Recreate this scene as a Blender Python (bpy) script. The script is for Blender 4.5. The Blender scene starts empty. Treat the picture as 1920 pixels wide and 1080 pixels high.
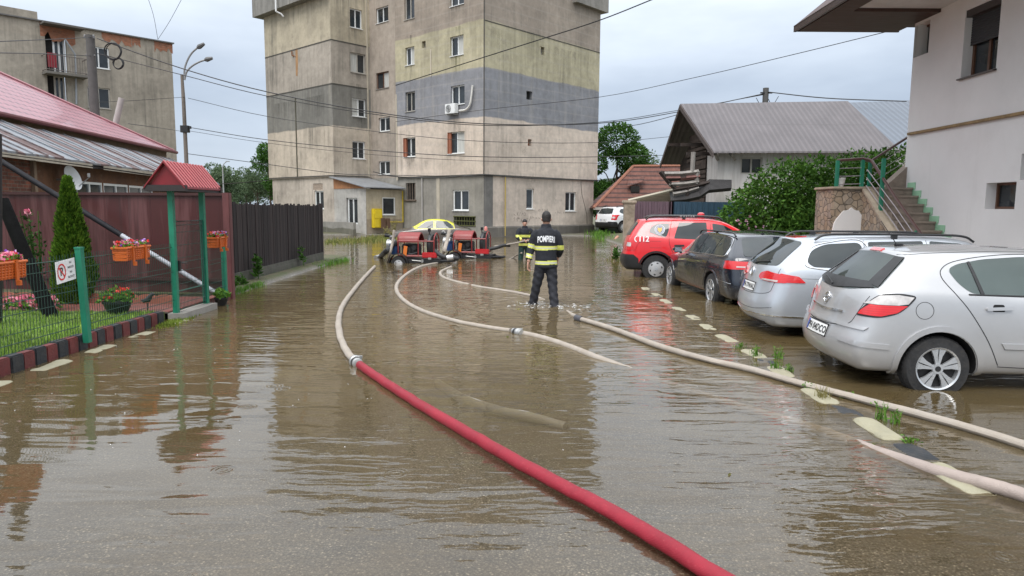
import bpy, bmesh, math, random
from mathutils import Vector, Matrix
from mathutils.bvhtree import BVHTree
from mathutils.geometry import delaunay_2d_cdt
R = math.radians
random.seed(7)
S = bpy.context.scene
COL = S.collection

# ------------------------------------------------------------------ camera model (1920 x 1080 photo pixels)
FPX, HZ, EYE, ROLL = 1300.0, 388.0, 1.756, R(0.4)
PITCH = math.atan((540 - HZ) / FPX)
_r0 = Vector((1, 0, 0)); _u0 = Vector((0, math.sin(PITCH), math.cos(PITCH))); FWD = Vector((0, math.cos(PITCH), -math.sin(PITCH)))
CR = _r0 * math.cos(ROLL) + _u0 * math.sin(ROLL)
CU = _u0 * math.cos(ROLL) - _r0 * math.sin(ROLL)
CAM = Vector((0, 0, EYE))
def ray(px, py): return FWD + CR * ((px - 960) / FPX) + CU * ((540 - py) / FPX)
def gz(px, py, z=0.0):
    d = ray(px, py); return CAM + d * ((z - EYE) / d.z)
def gy(px, py, y):
    d = ray(px, py); return CAM + d * (y / d.y)
def gx(px, py, x):
    d = ray(px, py); return CAM + d * (x / d.x)
def gp(px, py, P, D):
    """point of the pixel's ray on the vertical plane through P (xy) along D (xy)"""
    d = ray(px, py); n = (-D[1], D[0])
    t = (P[0] * n[0] + P[1] * n[1]) / (d.x * n[0] + d.y * n[1])
    return CAM + d * t
def lerp(a, b, t): return a + (b - a) * t
def ss(a, b, x):
    t = max(0, min(1, (x - a) / (b - a))); return t * t * (3 - 2 * t)

# ------------------------------------------------------------------ materials
MATS = {}
class NT:
    def __init__(s, name):
        s.m = bpy.data.materials.new(name); s.m.use_nodes = True
        s.t = s.m.node_tree; s.t.nodes.clear()
        s.out = s.t.nodes.new('ShaderNodeOutputMaterial')
    def n(s, typ, **kw):
        nd = s.t.nodes.new('ShaderNode' + typ)
        for k, v in kw.items(): setattr(nd, k, v)
        return nd
    def l(s, a, b): s.t.links.new(a, b)
    def noise(s, vec, scale, detail=4, rough=.6, dist=0.0):
        n = s.n('TexNoise'); n.inputs['Scale'].default_value = scale; n.inputs['Detail'].default_value = detail
        n.inputs['Roughness'].default_value = rough; n.inputs['Distortion'].default_value = dist
        if vec is not None: s.l(vec, n.inputs['Vector'])
        return n.outputs['Fac']
    def mapping(s, vec, scale=(1, 1, 1), rot=(0, 0, 0), loc=(0, 0, 0)):
        m = s.n('Mapping'); m.inputs['Scale'].default_value = scale; m.inputs['Rotation'].default_value = rot; m.inputs['Location'].default_value = loc
        s.l(vec, m.inputs['Vector']); return m.outputs[0]
    def math(s, op, a, b=None, c=None, clamp=False):
        m = s.n('Math', operation=op); m.use_clamp = clamp
        for i, v in enumerate((a, b, c)):
            if v is None: continue
            if isinstance(v, (int, float)): m.inputs[i].default_value = v
            else: s.l(v, m.inputs[i])
        return m.outputs[0]
    def ramp(s, fac, stops, interp='LINEAR'):
        r = s.n('ValToRGB'); r.color_ramp.interpolation = interp
        e = r.color_ramp.elements
        while len(e) < len(stops): e.new(0.5)
        for i, (p, c) in enumerate(stops):
            e[i].position = p
            e[i].color = (c, c, c, 1) if isinstance(c, (int, float)) else (*c[:3], 1)
        s.l(fac, r.inputs[0]); return r.outputs[0]
    def mix(s, fac, a, b, blend='MIX'):
        m = s.n('MixRGB', blend_type=blend)
        for i, v in enumerate((fac, a, b)):
            if isinstance(v, (int, float)):
                m.inputs[i].default_value = v if i == 0 else (v, v, v, 1)
            elif isinstance(v, tuple): m.inputs[i].default_value = (*v[:3], 1)
            else: s.l(v, m.inputs[i])
        return m.outputs[0]
    def pos(s): return s.n('NewGeometry').outputs['Position']
    def obj(s): return s.n('TexCoord').outputs['Object']
    def bump(s, h, strength=.3, dist=.02, normal=None):
        b = s.n('Bump'); b.inputs['Strength'].default_value = strength; b.inputs['Distance'].default_value = dist
        s.l(h, b.inputs['Height'])
        if normal is not None: s.l(normal, b.inputs['Normal'])
        return b.outputs[0]
    def bsdf(s, color, rough=.6, metal=0.0, normal=None, coat=0.0, spec=None, alpha=None, trans=0.0):
        p = s.n('BsdfPrincipled')
        for k, v in (('Base Color', color), ('Roughness', rough), ('Metallic', metal), ('Coat Weight', coat), ('Specular IOR Level', spec), ('Alpha', alpha), ('Transmission Weight', trans)):
            if v is None: continue
            if isinstance(v, (int, float)): p.inputs[k].default_value = v if k != 'Base Color' else (v, v, v, 1)
            elif isinstance(v, tuple): p.inputs[k].default_value = (*v[:3], 1)
            else: s.l(v, p.inputs[k])
        p.inputs['Coat Roughness'].default_value = .04
        if normal is not None: s.l(normal, p.inputs['Normal'])
        s.l(p.outputs[0], s.out.inputs[0]); return p

def mat(name, col, rough=.6, metal=0.0, var=.12, scale=3.0, bump=0.0, bscale=30.0, coat=0.0, spec=None, dirt=0.0, dirtcol=(.05, .04, .03), world=False, stretch=(1, 1, 1)):
    """plain procedural surface: base colour with tonal noise, roughness noise, fine bump, optional dirt blotches"""
    if name in MATS: return MATS[name]
    t = NT(name); v = t.pos() if world else t.obj()
    v2 = t.mapping(v, stretch)
    c = t.mix(1.0, col, t.ramp(t.noise(v2, scale, 5), [(.25, 1 - var), (.75, 1 + var)]), 'MULTIPLY')
    if dirt > 0:
        c = t.mix(t.math('MULTIPLY', t.ramp(t.noise(v2, scale * 1.7, 6, .65), [(.45, 0), (.7, 1)]), dirt), c, dirtcol)
    rr = t.ramp(t.noise(v2, scale * 2.3, 3), [(.3, max(0.02, rough - .07)), (.7, min(1, rough + .07))])
    nrm = t.bump(t.noise(v, bscale, 3), bump, .02) if bump > 0 else None
    t.bsdf(c, rr, metal, nrm, coat, spec)
    MATS[name] = t.m; return t.m

def glass_mat(name, col=(.012, .015, .017), rough=.03, spec=.6):
    if name in MATS: return MATS[name]
    t = NT(name)
    n = t.noise(t.obj(), 1.3, 2)
    c = t.mix(t.ramp(n, [(.35, 0), (.65, 1)]), col, tuple(x * 1.8 for x in col))
    t.bsdf(c, rough, 0, None, 0, spec); MATS[name] = t.m; return t.m

# ------------------------------------------------------------------ scene objects
def tag(o, label=None, cat=None, group=None, kind=None):
    if label: o['label'] = label
    if cat: o['category'] = cat
    if group: o['group'] = group
    if kind: o['kind'] = kind
    return o
def empty(name, loc=(0, 0, 0), rz=0.0, label=None, cat=None, group=None):
    o = bpy.data.objects.new(name, None); COL.objects.link(o)
    o.location = loc; o.rotation_euler = (0, 0, rz); o.empty_display_size = .1
    return tag(o, label, cat, group)
def wloc(o):
    v = Vector((0, 0, 0))
    while o is not None: v += Vector(o.location); o = o.parent
    return v
def copy_tree(o, parent=None):
    c = o.copy(); COL.objects.link(c)
    if parent is not None: c.parent = parent
    for ch in list(o.children): copy_tree(ch, c)
    return c

class MB:
    """collects vertices and faces; build() links them as ONE mesh object"""
    def __init__(s): s.v = []; s.f = []; s.mi = []; s.sm = []; s.cur = 0; s.smooth = False
    def add(s, vs, fs, smooth=None):
        b = len(s.v); s.v.extend(Vector(p) for p in vs)
        for f in fs:
            s.f.append([b + i for i in f]); s.mi.append(s.cur); s.sm.append(s.smooth if smooth is None else smooth)
        return s
    def quad(s, a, b, c, d): return s.add([a, b, c, d], [(0, 1, 2, 3)], False)
    def box(s, c, size, rz=0.0, m=None, bev=0.0):
        x, y, z = (k / 2 for k in size)
        if bev > 0:
            return s.bevbox(c, size, rz, bev, m)
        vs = [Vector((i * x, j * y, k * z)) for i in (-1, 1) for j in (-1, 1) for k in (-1, 1)]
        M4 = m if m is not None else Matrix.Rotation(rz, 3, 'Z')
        vs = [Vector(c) + M4 @ v for v in vs]
        return s.add(vs, [(0, 1, 3, 2), (4, 6, 7, 5), (0, 4, 5, 1), (2, 3, 7, 6), (0, 2, 6, 4), (1, 5, 7, 3)], False)
    def bevbox(s, c, size, rz, b, m=None):
        bm = bmesh.new(); bmesh.ops.create_cube(bm, size=1.0)
        for v in bm.verts: v.co = Vector((v.co.x * size[0], v.co.y * size[1], v.co.z * size[2]))
        bmesh.ops.bevel(bm, geom=bm.edges[:], offset=b, segments=2, affect='EDGES')
        M4 = m if m is not None else Matrix.Rotation(rz, 3, 'Z')
        return s.bm(bm, lambda v: Vector(c) + M4 @ v, False)
    def bm(s, bm, fn=None, smooth=None):
        bm.verts.index_update()
        vs = [fn(v.co.copy()) if fn else v.co.copy() for v in bm.verts]
        fs = [[v.index for v in f.verts] for f in bm.faces]; bm.free()
        return s.add(vs, fs, smooth)
    def tube(s, pts, r, n=8, cap=True, closed=False):
        pts = [Vector(p) for p in pts]; m = len(pts)
        rs = r if isinstance(r, list) else [r] * m
        rings = []; up = None
        for i, p in enumerate(pts):
            if closed: t = pts[(i + 1) % m] - pts[i - 1]
            else: t = pts[min(i + 1, m - 1)] - pts[max(i - 1, 0)]
            t.normalize()
            if up is None: up = Vector((0, 0, 1)) if abs(t.z) < .9 else Vector((1, 0, 0))
            a = t.cross(up)
            if a.length < 1e-4: a = t.cross(Vector((1, 0, 0)))
            a.normalize(); b = t.cross(a); up = -b if b.length else up
            up = up.normalized()
            rr = rs[i]; ra, rb = rr if isinstance(rr, tuple) else (rr, rr)
            rings.append([p + a * ra * math.cos(2 * math.pi * k / n) + b * rb * math.sin(2 * math.pi * k / n) for k in range(n)])
        return s.loft(rings, cap=cap, closed=closed)
    def loft(s, rings, cap=True, closed=False, smooth=True):
        n = len(rings[0]); vs = [p for r_ in rings for p in r_]; fs = []
        m = len(rings)
        for i in range(m if closed else m - 1):
            for k in range(n):
                j = (i + 1) % m
                fs.append((i * n + k, i * n + (k + 1) % n, j * n + (k + 1) % n, j * n + k))
        b0 = len(s.v); s.add(vs, fs, smooth)
        if cap and not closed:
            s.f.append([b0 + k for k in reversed(range(n))]); s.mi.append(s.cur); s.sm.append(False)
            s.f.append([b0 + (m - 1) * n + k for k in range(n)]); s.mi.append(s.cur); s.sm.append(False)
        return s
    def cyl(s, c, r, h, n=16, r2=None, axis='Z'):
        r2 = r if r2 is None else r2; c = Vector(c)
        ax = {'X': Vector((1, 0, 0)), 'Y': Vector((0, 1, 0)), 'Z': Vector((0, 0, 1))}[axis]
        return s.tube([c, c + ax * h], [r, r2], n)
    def lathe(s, c, prof, n=20, axis=None, cap=True):
        c = Vector(c); ax = Vector(axis or (0, 0, 1)).normalized()
        a = ax.orthogonal().normalized(); b = ax.cross(a)
        rings = [[c + ax * z + (a * math.cos(2 * math.pi * k / n) + b * math.sin(2 * math.pi * k / n)) * r for k in range(n)] for r, z in prof]
        return s.loft(rings, cap=cap)
    def prism(s, poly, d):
        """extrude a 3D polygon by vector d"""
        n = len(poly); p = [Vector(q) for q in poly]; d = Vector(d)
        fs = [tuple(reversed(range(n))), tuple(range(n, 2 * n))] + [(k, (k + 1) % n, n + (k + 1) % n, n + k) for k in range(n)]
        return s.add(p + [q + d for q in p], fs, False)
    def wall(s, p0, d, L, z0, z1, ops=(), n=None, rev=.14):
        """vertical wall from p0 (xy) along d, openings (s0,s1,za,zb); reveals run against outward normal n"""
        d = Vector((d[0], d[1], 0)).normalized(); n = Vector((n[0], n[1], 0)).normalized(); p0 = Vector((p0[0], p0[1], 0))
        xs = sorted({0.0, L, *[o[0] for o in ops], *[o[1] for o in ops]}); zs = sorted({z0, z1, *[o[2] for o in ops], *[o[3] for o in ops]})
        P = lambda a, z, k=0: p0 + d * a + Vector((0, 0, z)) - n * k
        for i in range(len(xs) - 1):
            for j in range(len(zs) - 1):
                cx, cz = (xs[i] + xs[i + 1]) / 2, (zs[j] + zs[j + 1]) / 2
                if any(o[0] < cx < o[1] and o[2] < cz < o[3] for o in ops): continue
                s.quad(P(xs[i], zs[j]), P(xs[i + 1], zs[j]), P(xs[i + 1], zs[j + 1]), P(xs[i], zs[j + 1]))
        for a, b, c, e in ops:
            s.quad(P(a, c), P(a, c, rev), P(a, e, rev), P(a, e)); s.quad(P(b, c), P(b, e), P(b, e, rev), P(b, c, rev))
            s.quad(P(a, c), P(b, c), P(b, c, rev), P(a, c, rev)); s.quad(P(a, e), P(a, e, rev), P(b, e, rev), P(b, e))
        return s
    def build(s, name, mats, parent=None, world=False, sharp=40, fixn=True):
        me = bpy.data.meshes.new(name)
        off = wloc(parent) if (parent is not None and world) else Vector((0, 0, 0))
        me.from_pydata([tuple(v - off) for v in s.v], [], s.f)
        if not isinstance(mats, (list, tuple)): mats = [mats]
        for m in mats: me.materials.append(m)
        me.polygons.foreach_set('material_index', s.mi); me.polygons.foreach_set('use_smooth', s.sm)
        if fixn:
            bm = bmesh.new(); bm.from_mesh(me); bmesh.ops.recalc_face_normals(bm, faces=bm.faces[:]); bm.to_mesh(me); bm.free()
        me.validate(); me.update()
        if sharp and any(s.sm): me.set_sharp_from_angle(angle=R(sharp))
        o = bpy.data.objects.new(name, me); COL.objects.link(o)
        if parent is not None: o.parent = parent
        return o

def evald(o, name=None):
    """apply modifiers of o in place"""
    dg = bpy.context.evaluated_depsgraph_get(); dg.update()
    me = bpy.data.meshes.new_from_object(o.evaluated_get(dg), depsgraph=dg)
    o.modifiers.clear(); old = o.data; o.data = me; me.name = name or o.name
    return o

def cr(pts, n=8, closed=False):
    """Catmull-Rom through points"""
    P = [Vector(p) for p in pts]; m = len(P); out = []
    for i in range(m if closed else m - 1):
        p0 = P[i - 1] if (i > 0 or closed) else P[0] * 2 - P[1]
        p1 = P[i]; p2 = P[(i + 1) % m]
        p3 = P[(i + 2) % m] if (closed or i + 2 < m) else P[-1] * 2 - P[-2]
        for k in range(n):
            t = k / n
            out.append(.5 * ((2 * p1) + (p2 - p0) * t + (2 * p0 - 5 * p1 + 4 * p2 - p3) * t * t + (3 * p1 - p0 - 3 * p2 + p3) * t ** 3))
    if not closed: out.append(P[-1])
    return out
def rounded(poly, r=.1, n=4):
    """2D polygon with rounded corners"""
    P = [Vector((p[0], p[1])) for p in poly]; m = len(P); out = []
    for i in range(m):
        a, b, c = P[i - 1], P[i], P[(i + 1) % m]
        d1 = (a - b); d2 = (c - b); k = min(r, d1.length * .45, d2.length * .45)
        s_ = b + d1.normalized() * k; e = b + d2.normalized() * k
        for j in range(n + 1):
            t = j / n; out.append(s_ * (1 - t) ** 2 + b * 2 * t * (1 - t) + e * t * t)
    return [(p.x, p.y) for p in out]
def text_mesh(txt, size=1.0, bold=0.0, spacing=1.0, extrude=0.0):
    """flat triangulated lettering: list of 2D verts, faces, centred on x"""
    cu = bpy.data.curves.new('t', 'FONT'); cu.body = txt; cu.size = size; cu.align_x = 'CENTER'; cu.align_y = 'CENTER'; cu.offset = bold; cu.space_character = spacing
    cu.fill_mode = 'FRONT'; cu.resolution_u = 3
    o = bpy.data.objects.new('t', cu); COL.objects.link(o)
    dg = bpy.context.evaluated_depsgraph_get(); dg.update()
    me = bpy.data.meshes.new_from_object(o.evaluated_get(dg), depsgraph=dg)
    vs = [v.co.copy() for v in me.vertices]; fs = [list(p.vertices) for p in me.polygons]
    bpy.data.objects.remove(o); bpy.data.curves.remove(cu); bpy.data.meshes.remove(me)
    return vs, fs
# ------------------------------------------------------------------ ground (one sheet), water, lawn
def gh(x, y):
    road = lerp(-.010, -.055, ss(2.0, 4.4, y)); road = lerp(road, -.125, ss(4.0, 7.0, y)); road = lerp(road, -.17, ss(8, 13, y)); road = lerp(road, -.30, ss(13, 20, y)); road = lerp(road, -.44, ss(24, 30, y))
    road = lerp(road, .06, ss(40.5, 44, y + .5 * abs(x + 3) * .2))
    z = road
    z = lerp(z, .10, ss(-5.15, -5.5, x) if y < 24 else ss(-6.0, -10.0, x) * ss(41, 44, y + max(0, -x - 8) * .3))
    if x > 3.2: z = lerp(z, -.12, ss(3.2, 4.0, x) * (1 - ss(15, 20, y)))
    z = lerp(z, .12, ss(4.4, 5.4, x) * ss(18.2, 20, y))
    z = lerp(z, .25, ss(31, 38, y) * ss(4.5, 8, x))
    z = lerp(z, .30, ss(60, 120, y))
    return z
def axis(parts):
    out = [parts[0][0]]
    for a, b, st in parts:
        n = max(1, round((b - a) / st)); out += [a + (b - a) * (i + 1) / n for i in range(n)]
    return out
gxs = axis([(-900, -120, 120), (-120, -30, 15), (-30, -8, 2), (-8, 8, .4), (8, 30, 2), (30, 120, 15), (120, 900, 120)])
gys = axis([(-60, -6, 6), (-6, 24, .5), (24, 60, 1.0), (60, 140, 10), (140, 1400, 180)])
g = MB(); nx = len(gxs)
g.add([(x, y, gh(x, y)) for y in gys for x in gxs], [(j * nx + i, j * nx + i + 1, (j + 1) * nx + i + 1, (j + 1) * nx + i) for j in range(len(gys) - 1) for i in range(nx - 1)], True)
t = NT('wet_asphalt'); p = t.pos()
spk = t.n('TexVoronoi'); spk.inputs['Scale'].default_value = 85; t.l(p, spk.inputs['Vector'])
stone = t.ramp(spk.outputs['Distance'], [(.0, (.36, .345, .32)), (.35, (.215, .205, .188)), (.75, (.11, .105, .095))])
rnd = t.n('TexWhiteNoise'); t.l(spk.outputs['Position'], rnd.inputs['Vector'])
stone = t.mix(.8, stone, t.ramp(rnd.outputs['Value'], [(0, .45), (.8, 1.0), (.93, 1.5), (1, 2.6)]), 'MULTIPLY')
stone = t.mix(1, stone, t.ramp(t.noise(p, .9, 5), [(.3, .75), (.7, 1.2)]), 'MULTIPLY')
silt = t.mix(t.ramp(t.noise(p, 1.2, 6, .7), [(.4, 0), (.75, .75)]), stone, (.17, .14, .095))
sy = t.n('SeparateXYZ'); t.l(p, sy.inputs[0])
earth = t.mix(t.ramp(t.noise(p, 2.5, 6, .7), [(.4, 0), (.6, 1)]), (.10, .085, .05), (.06, .075, .025))
c = t.mix(t.math('MULTIPLY', t.math('ADD', sy.outputs['Z'], -.02), 14, clamp=True), silt, earth)
t.bsdf(c, .75, 0, t.bump(spk.outputs['Distance'], .5, .006))
ground = g.build('ground', t.m); tag(ground, kind='structure')

# flood water: thin and clear in front, deep and brown further in
t = NT('flood_water'); p = t.pos(); sp = t.n('SeparateXYZ'); t.l(p, sp.inputs[0]); X, Y = sp.outputs['X'], sp.outputs['Y']
P1 = gz(1022, 574)
def ring(cx, cy, freq, ext, amp):
    d = t.math('SQRT', t.math('ADD', t.math('POWER', t.math('ADD', X, -cx), 2), t.math('POWER', t.math('ADD', Y, -cy), 2)))
    wob = t.math('MULTIPLY', t.noise(t.mapping(p, (1.6, 1.6, 1)), 1.0, 2), 1.2)
    wv = t.math('SINE', t.math('MULTIPLY', t.math('ADD', d, wob), freq))
    return t.math('MULTIPLY', wv, t.math('MULTIPLY', t.math('POWER', 2.718, t.math('MULTIPLY', d, -1 / ext)), amp))
big = t.noise(t.mapping(p, (.45, 1.5, 1), (0, 0, R(8))), 1.5, 2, .45, .6)
mid = t.noise(t.mapping(p, (1.1, 3.9, 1), (0, 0, R(-6))), 2.0, 2, .4, .7)
fine = t.noise(t.mapping(p, (3, 8, 1)), 3.6, 1, .4)
ph = t.math('SINE', t.math('MULTIPLY', t.math('ADD', t.math('ADD', Y, t.math('MULTIPLY', X, -.28)), t.math('MULTIPLY', t.noise(t.mapping(p, (.5, .5, 1)), 1.0, 2), 1.5)), 17.0))
lm = t.math('MULTIPLY', t.ramp(t.noise(t.mapping(p, (.25, .3, 1)), 1.1, 2), [(.45, 0), (.62, 1)]), .35)
patch = t.ramp(t.noise(t.mapping(p, (.22, .35, 1), (0, 0, 0), (3.1, 1.7, 0)), 1.0, 2), [(.36, .12), (.62, 1.0)])
h = t.math('ADD', t.math('MULTIPLY', big, 1.1), t.math('MULTIPLY', t.math('MULTIPLY', mid, .85), patch))
h = t.math('ADD', h, t.math('MULTIPLY', t.math('MULTIPLY', fine, .13), patch))
h = t.math('ADD', h, t.math('MULTIPLY', t.math('MULTIPLY', ph, lm), .11))
h = t.math('ADD', h, ring(P1.x, P1.y, 15, 1.3, .42))
h = t.math('ADD', h, ring(P1.x + .7, P1.y - 1.2, 11, 2.2, .16))
# rain rings
for sc, off, thr in ((1.3, 0, .36), (2.1, 5.3, .40)):
    v = t.n('TexVoronoi'); v.inputs['Scale'].default_value = sc; t.l(t.mapping(p, (1, 1, 0.001), (0, 0, 0), (off, off, 0)), v.inputs['Vector'])
    wn_ = t.n('TexWhiteNoise'); t.l(v.outputs['Position'], wn_.inputs['Vector'])
    on = t.math('GREATER_THAN', wn_.outputs['Value'], .72)
    fade = t.ramp(v.outputs['Distance'], [(0, 1), (.12, 1), (thr * .55, 0)])
    h = t.math('ADD', h, t.math('MULTIPLY', t.math('MULTIPLY', t.math('SINE', t.math('MULTIPLY', v.outputs['Distance'], 95)), fade), t.math('MULTIPLY', on, .05)))
bumpd = t.n('Bump'); bumpd.inputs['Strength'].default_value = 1.0; bumpd.inputs['Distance'].default_value = .0138; t.l(h, bumpd.inputs['Height'])
nrm = bumpd.outputs[0]
fr = t.n('Fresnel'); fr.inputs['IOR'].default_value = 1.54; t.l(nrm, fr.inputs['Normal'])
gl = t.n('BsdfGlossy'); gl.inputs['Roughness'].default_value = .035; gl.inputs['Color'].default_value = (1, 1, 1, 1); t.l(nrm, gl.inputs['Normal'])
df = t.n('BsdfDiffuse'); t.l(t.mix(t.ramp(t.noise(t.mapping(p, (.5, .8, 1)), 1, 4), [(.3, 0), (.7, 1)]), (.100, .069, .028), (.130, .098, .050)), df.inputs['Color'])
tr = t.n('BsdfTransparent'); tr.inputs['Color'].default_value = (.86, .80, .69, 1)
depth = t.n('MapRange', interpolation_type='SMOOTHSTEP'); depth.inputs['From Min'].default_value = 2.6; depth.inputs['From Max'].default_value = 9.5; depth.inputs['To Min'].default_value = .06; depth.inputs['To Max'].default_value = .82
t.l(t.math('ADD', t.math('ADD', Y, t.math('MULTIPLY', t.math('ABSOLUTE', t.math('ADD', X, -.3)), .35)), t.math('MULTIPLY', t.math('ADD', t.noise(t.mapping(p, (.6, .6, 1)), 1, 3), -.5), 3.0)), depth.inputs['Value'])
m1 = t.n('MixShader'); t.l(depth.outputs[0], m1.inputs[0]); t.l(tr.outputs[0], m1.inputs[1]); t.l(df.outputs[0], m1.inputs[2])
m2 = t.n('MixShader'); t.l(fr.outputs[0], m2.inputs[0]); t.l(m1.outputs[0], m2.inputs[1]); t.l(gl.outputs[0], m2.inputs[2]); t.l(m2.outputs[0], t.out.inputs[0])
wmat = t.m
b = MB(); b.quad((-40, -12, 0), (40, -12, 0), (40, 60, 0), (-40, 60, 0))
water = b.build('water', wmat); tag(water, kind='structure')

# ------------------------------------------------------------------ grass and leaves
def leaf_mat(name, c1, c2, c3, rough=.7, trans=.25):
    if name in MATS: return MATS[name]
    t = NT(name); gm = t.n('NewGeometry')
    c = t.ramp(gm.outputs['Random Per Island'], [(0, c1), (.5, c2), (1, c3)])
    c = t.mix(1, c, t.ramp(t.noise(gm.outputs['Position'], 1.6, 4), [(.3, .65), (.7, 1.3)]), 'MULTIPLY')
    pb = t.n('BsdfPrincipled'); t.l(c, pb.inputs['Base Color']); pb.inputs['Roughness'].default_value = rough; pb.inputs['Specular IOR Level'].default_value = .18
    tl = t.n('BsdfTranslucent'); t.l(c, tl.inputs['Color'])
    ms = t.n('MixShader'); ms.inputs[0].default_value = trans; t.l(pb.outputs[0], ms.inputs[1]); t.l(tl.outputs[0], ms.inputs[2]); t.l(ms.outputs[0], t.out.inputs[0])
    MATS[name] = t.m; return t.m
GREEN = leaf_mat('leaf_green', (.020, .055, .010), (.045, .115, .018), (.085, .18, .03))
BRIGHT = leaf_mat('leaf_bright', (.06, .14, .02), (.10, .22, .03), (.16, .30, .05))
DARKLEAF = leaf_mat('leaf_dark', (.014, .036, .010), (.030, .072, .016), (.06, .125, .028))
THUJA = leaf_mat('leaf_thuja', (.028, .075, .008), (.075, .16, .014), (.14, .24, .025))
FARLEAF = leaf_mat('leaf_far', (.06, .10, .05), (.10, .145, .075), (.14, .19, .10))  # leaf greens lightened, distance haze put into the colour
GRASSM = leaf_mat('grass_blade', (.11, .20, .025), (.19, .31, .05), (.29, .40, .10))
STRAW = leaf_mat('grass_straw', (.16, .15, .05), (.25, .22, .08), (.32, .28, .12))
PINKP = leaf_mat('petal_pink', (.55, .05, .16), (.75, .25, .34), (.85, .5, .55))
REDP = leaf_mat('petal_red', (.55, .02, .02), (.7, .06, .05), (.75, .15, .1))
PURP = leaf_mat('petal_purple', (.18, .05, .35), (.30, .12, .5), (.8, .6, .75))
BARK = mat('bark', (.09, .065, .045), .9, var=.3, scale=6, bump=.5, bscale=25)
rg = random.Random(11)
def rvec(r=rg):
    z = r.uniform(-1, 1); a = r.uniform(0, 2 * math.pi); q = math.sqrt(1 - z * z)
    return Vector((q * math.cos(a), q * math.sin(a), z))
def leaf(b, p, s, r=rg, d=None, asp=.5):
    """one leaf: a folded pair of triangles/quads"""
    d = (d or rvec(r)).normalized(); a = d.cross(rvec(r))
    if a.length < 1e-3: return
    a.normalize(); nn = d.cross(a)
    w_ = s * asp * .5
    b.add([p, p + d * s * .5 + a * w_ + nn * s * .08, p + d * s, p + d * s * .5 - a * w_ + nn * s * .08], [(0, 1, 2), (0, 2, 3)], False)
def blades(b, x, y, z, h, n, spread, r=rg, w_=.012):
    for _ in range(n):
        px_, py_ = x + r.gauss(0, spread), y + r.gauss(0, spread); a = r.uniform(0, 6.28); hh = h * r.uniform(.5, 1.2); ln = r.uniform(.1, .5) * hh
        dx, dy = math.cos(a), math.sin(a); sx, sy_ = -dy * w_ / 2, dx * w_ / 2
        b.add([(px_ - sx, py_ - sy_, z), (px_ + sx, py_ + sy_, z), (px_ + dx * ln * .4 + sx * .7, py_ + dy * ln * .4 + sy_ * .7, z + hh * .6), (px_ + dx * ln * .4 - sx * .7, py_ + dy * ln * .4 - sy_ * .7, z + hh * .6), (px_ + dx * ln, py_ + dy * ln, z + hh)], [(0, 1, 2, 3), (3, 2, 4)], False)
def clump(b, c, rad, n, s, r=rg, sq=(1, 1, 1), out=.55):
    for _ in range(n):
        v = rvec(r); k = rad * r.uniform(.45, 1.0) ** .5
        p = Vector(c) + Vector((v.x * sq[0], v.y * sq[1], v.z * sq[2])) * k
        leaf(b, p, s * r.uniform(.6, 1.3), r, v * out + rvec(r) * .7)
def weed(name, x, y, z, h, n, s, label, cat='weed', group=None, m=None, w_=.12, stem=True):
    r = random.Random(hash((round(x, 2), round(y, 2))) & 0xffff)
    root = empty(name, (x, y, z), 0, label, cat, group)
    st = MB(); lf = MB()
    for k in range(max(1, n)):
        a = r.uniform(0, 6.28); tip = Vector((math.cos(a) * w_ * r.random(), math.sin(a) * w_ * r.random(), h * r.uniform(.6, 1)))
        st.tube([(0, 0, -.05), tip * .5 + Vector((0, 0, .02)), tip], [.006, .005, .003], 5)
        for q in range(int(8 + h * 26)):
            u = r.uniform(.12, 1); v = rvec(r); v.z = abs(v.z) * .5 + .1
            leaf(lf, tip * u + Vector((0, 0, .0)), s * r.uniform(.6, 1.3) * (1.15 - .5 * u), r, v)
    st.build('stem', m or GREEN, root); lf.build('foliage', m or GREEN, root)
    return root

# lawn behind the kerb, with real blades
b = MB(); b.box((-9.72, 7.35, .06), (8.9, 6.1, .16)); lawn = b.build('lawn', mat('lawn_soil', (.10, .16, .035), .95, var=.3, scale=8, bump=.6, bscale=60, dirt=.5, dirtcol=(.08, .06, .03))); tag(lawn, kind='structure')
b = MB()
for _ in range(15000):
    y = rg.uniform(6.2, 10.3); x = -5.34 - rg.random() ** 1.3 * min(4.2, y * .75 - 4.6 + 1.0) if y * .75 - 4.2 > 0 else -5.6
    blades(b, x, y, .14, .055, 1, .01, w_=.011)
tag(b.build('grass', GRASSM), 'short wet green lawn grass', kind='stuff')
# brick-paved garden walk and soil behind the lawn
t = NT('red_paving'); p = t.pos(); br = t.n('TexBrick'); br.inputs['Scale'].default_value = 1.0
br.inputs['Brick Width'].default_value = .21; br.inputs['Row Height'].default_value = .105; br.inputs['Mortar Size'].default_value = .008
br.inputs['Color1'].default_value = (.20, .045, .035, 1); br.inputs['Color2'].default_value = (.13, .035, .03, 1); br.inputs['Mortar'].default_value = (.14, .11, .09, 1); t.l(p, br.inputs['Vector'])
t.bsdf(t.mix(1, br.outputs['Color'], t.ramp(t.noise(p, 3, 4), [(.3, .7), (.7, 1.25)]), 'MULTIPLY'), .45, 0, t.bump(br.outputs['Fac'], .3, .006))
b = MB(); b.box((-9.72, 11.4, .05), (8.9, 1.8, .15)); b.box((-9.72, 12.6, .035), (8.9, .6, .13)); tag(b.build('garden_path', t.m), kind='structure')
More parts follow.
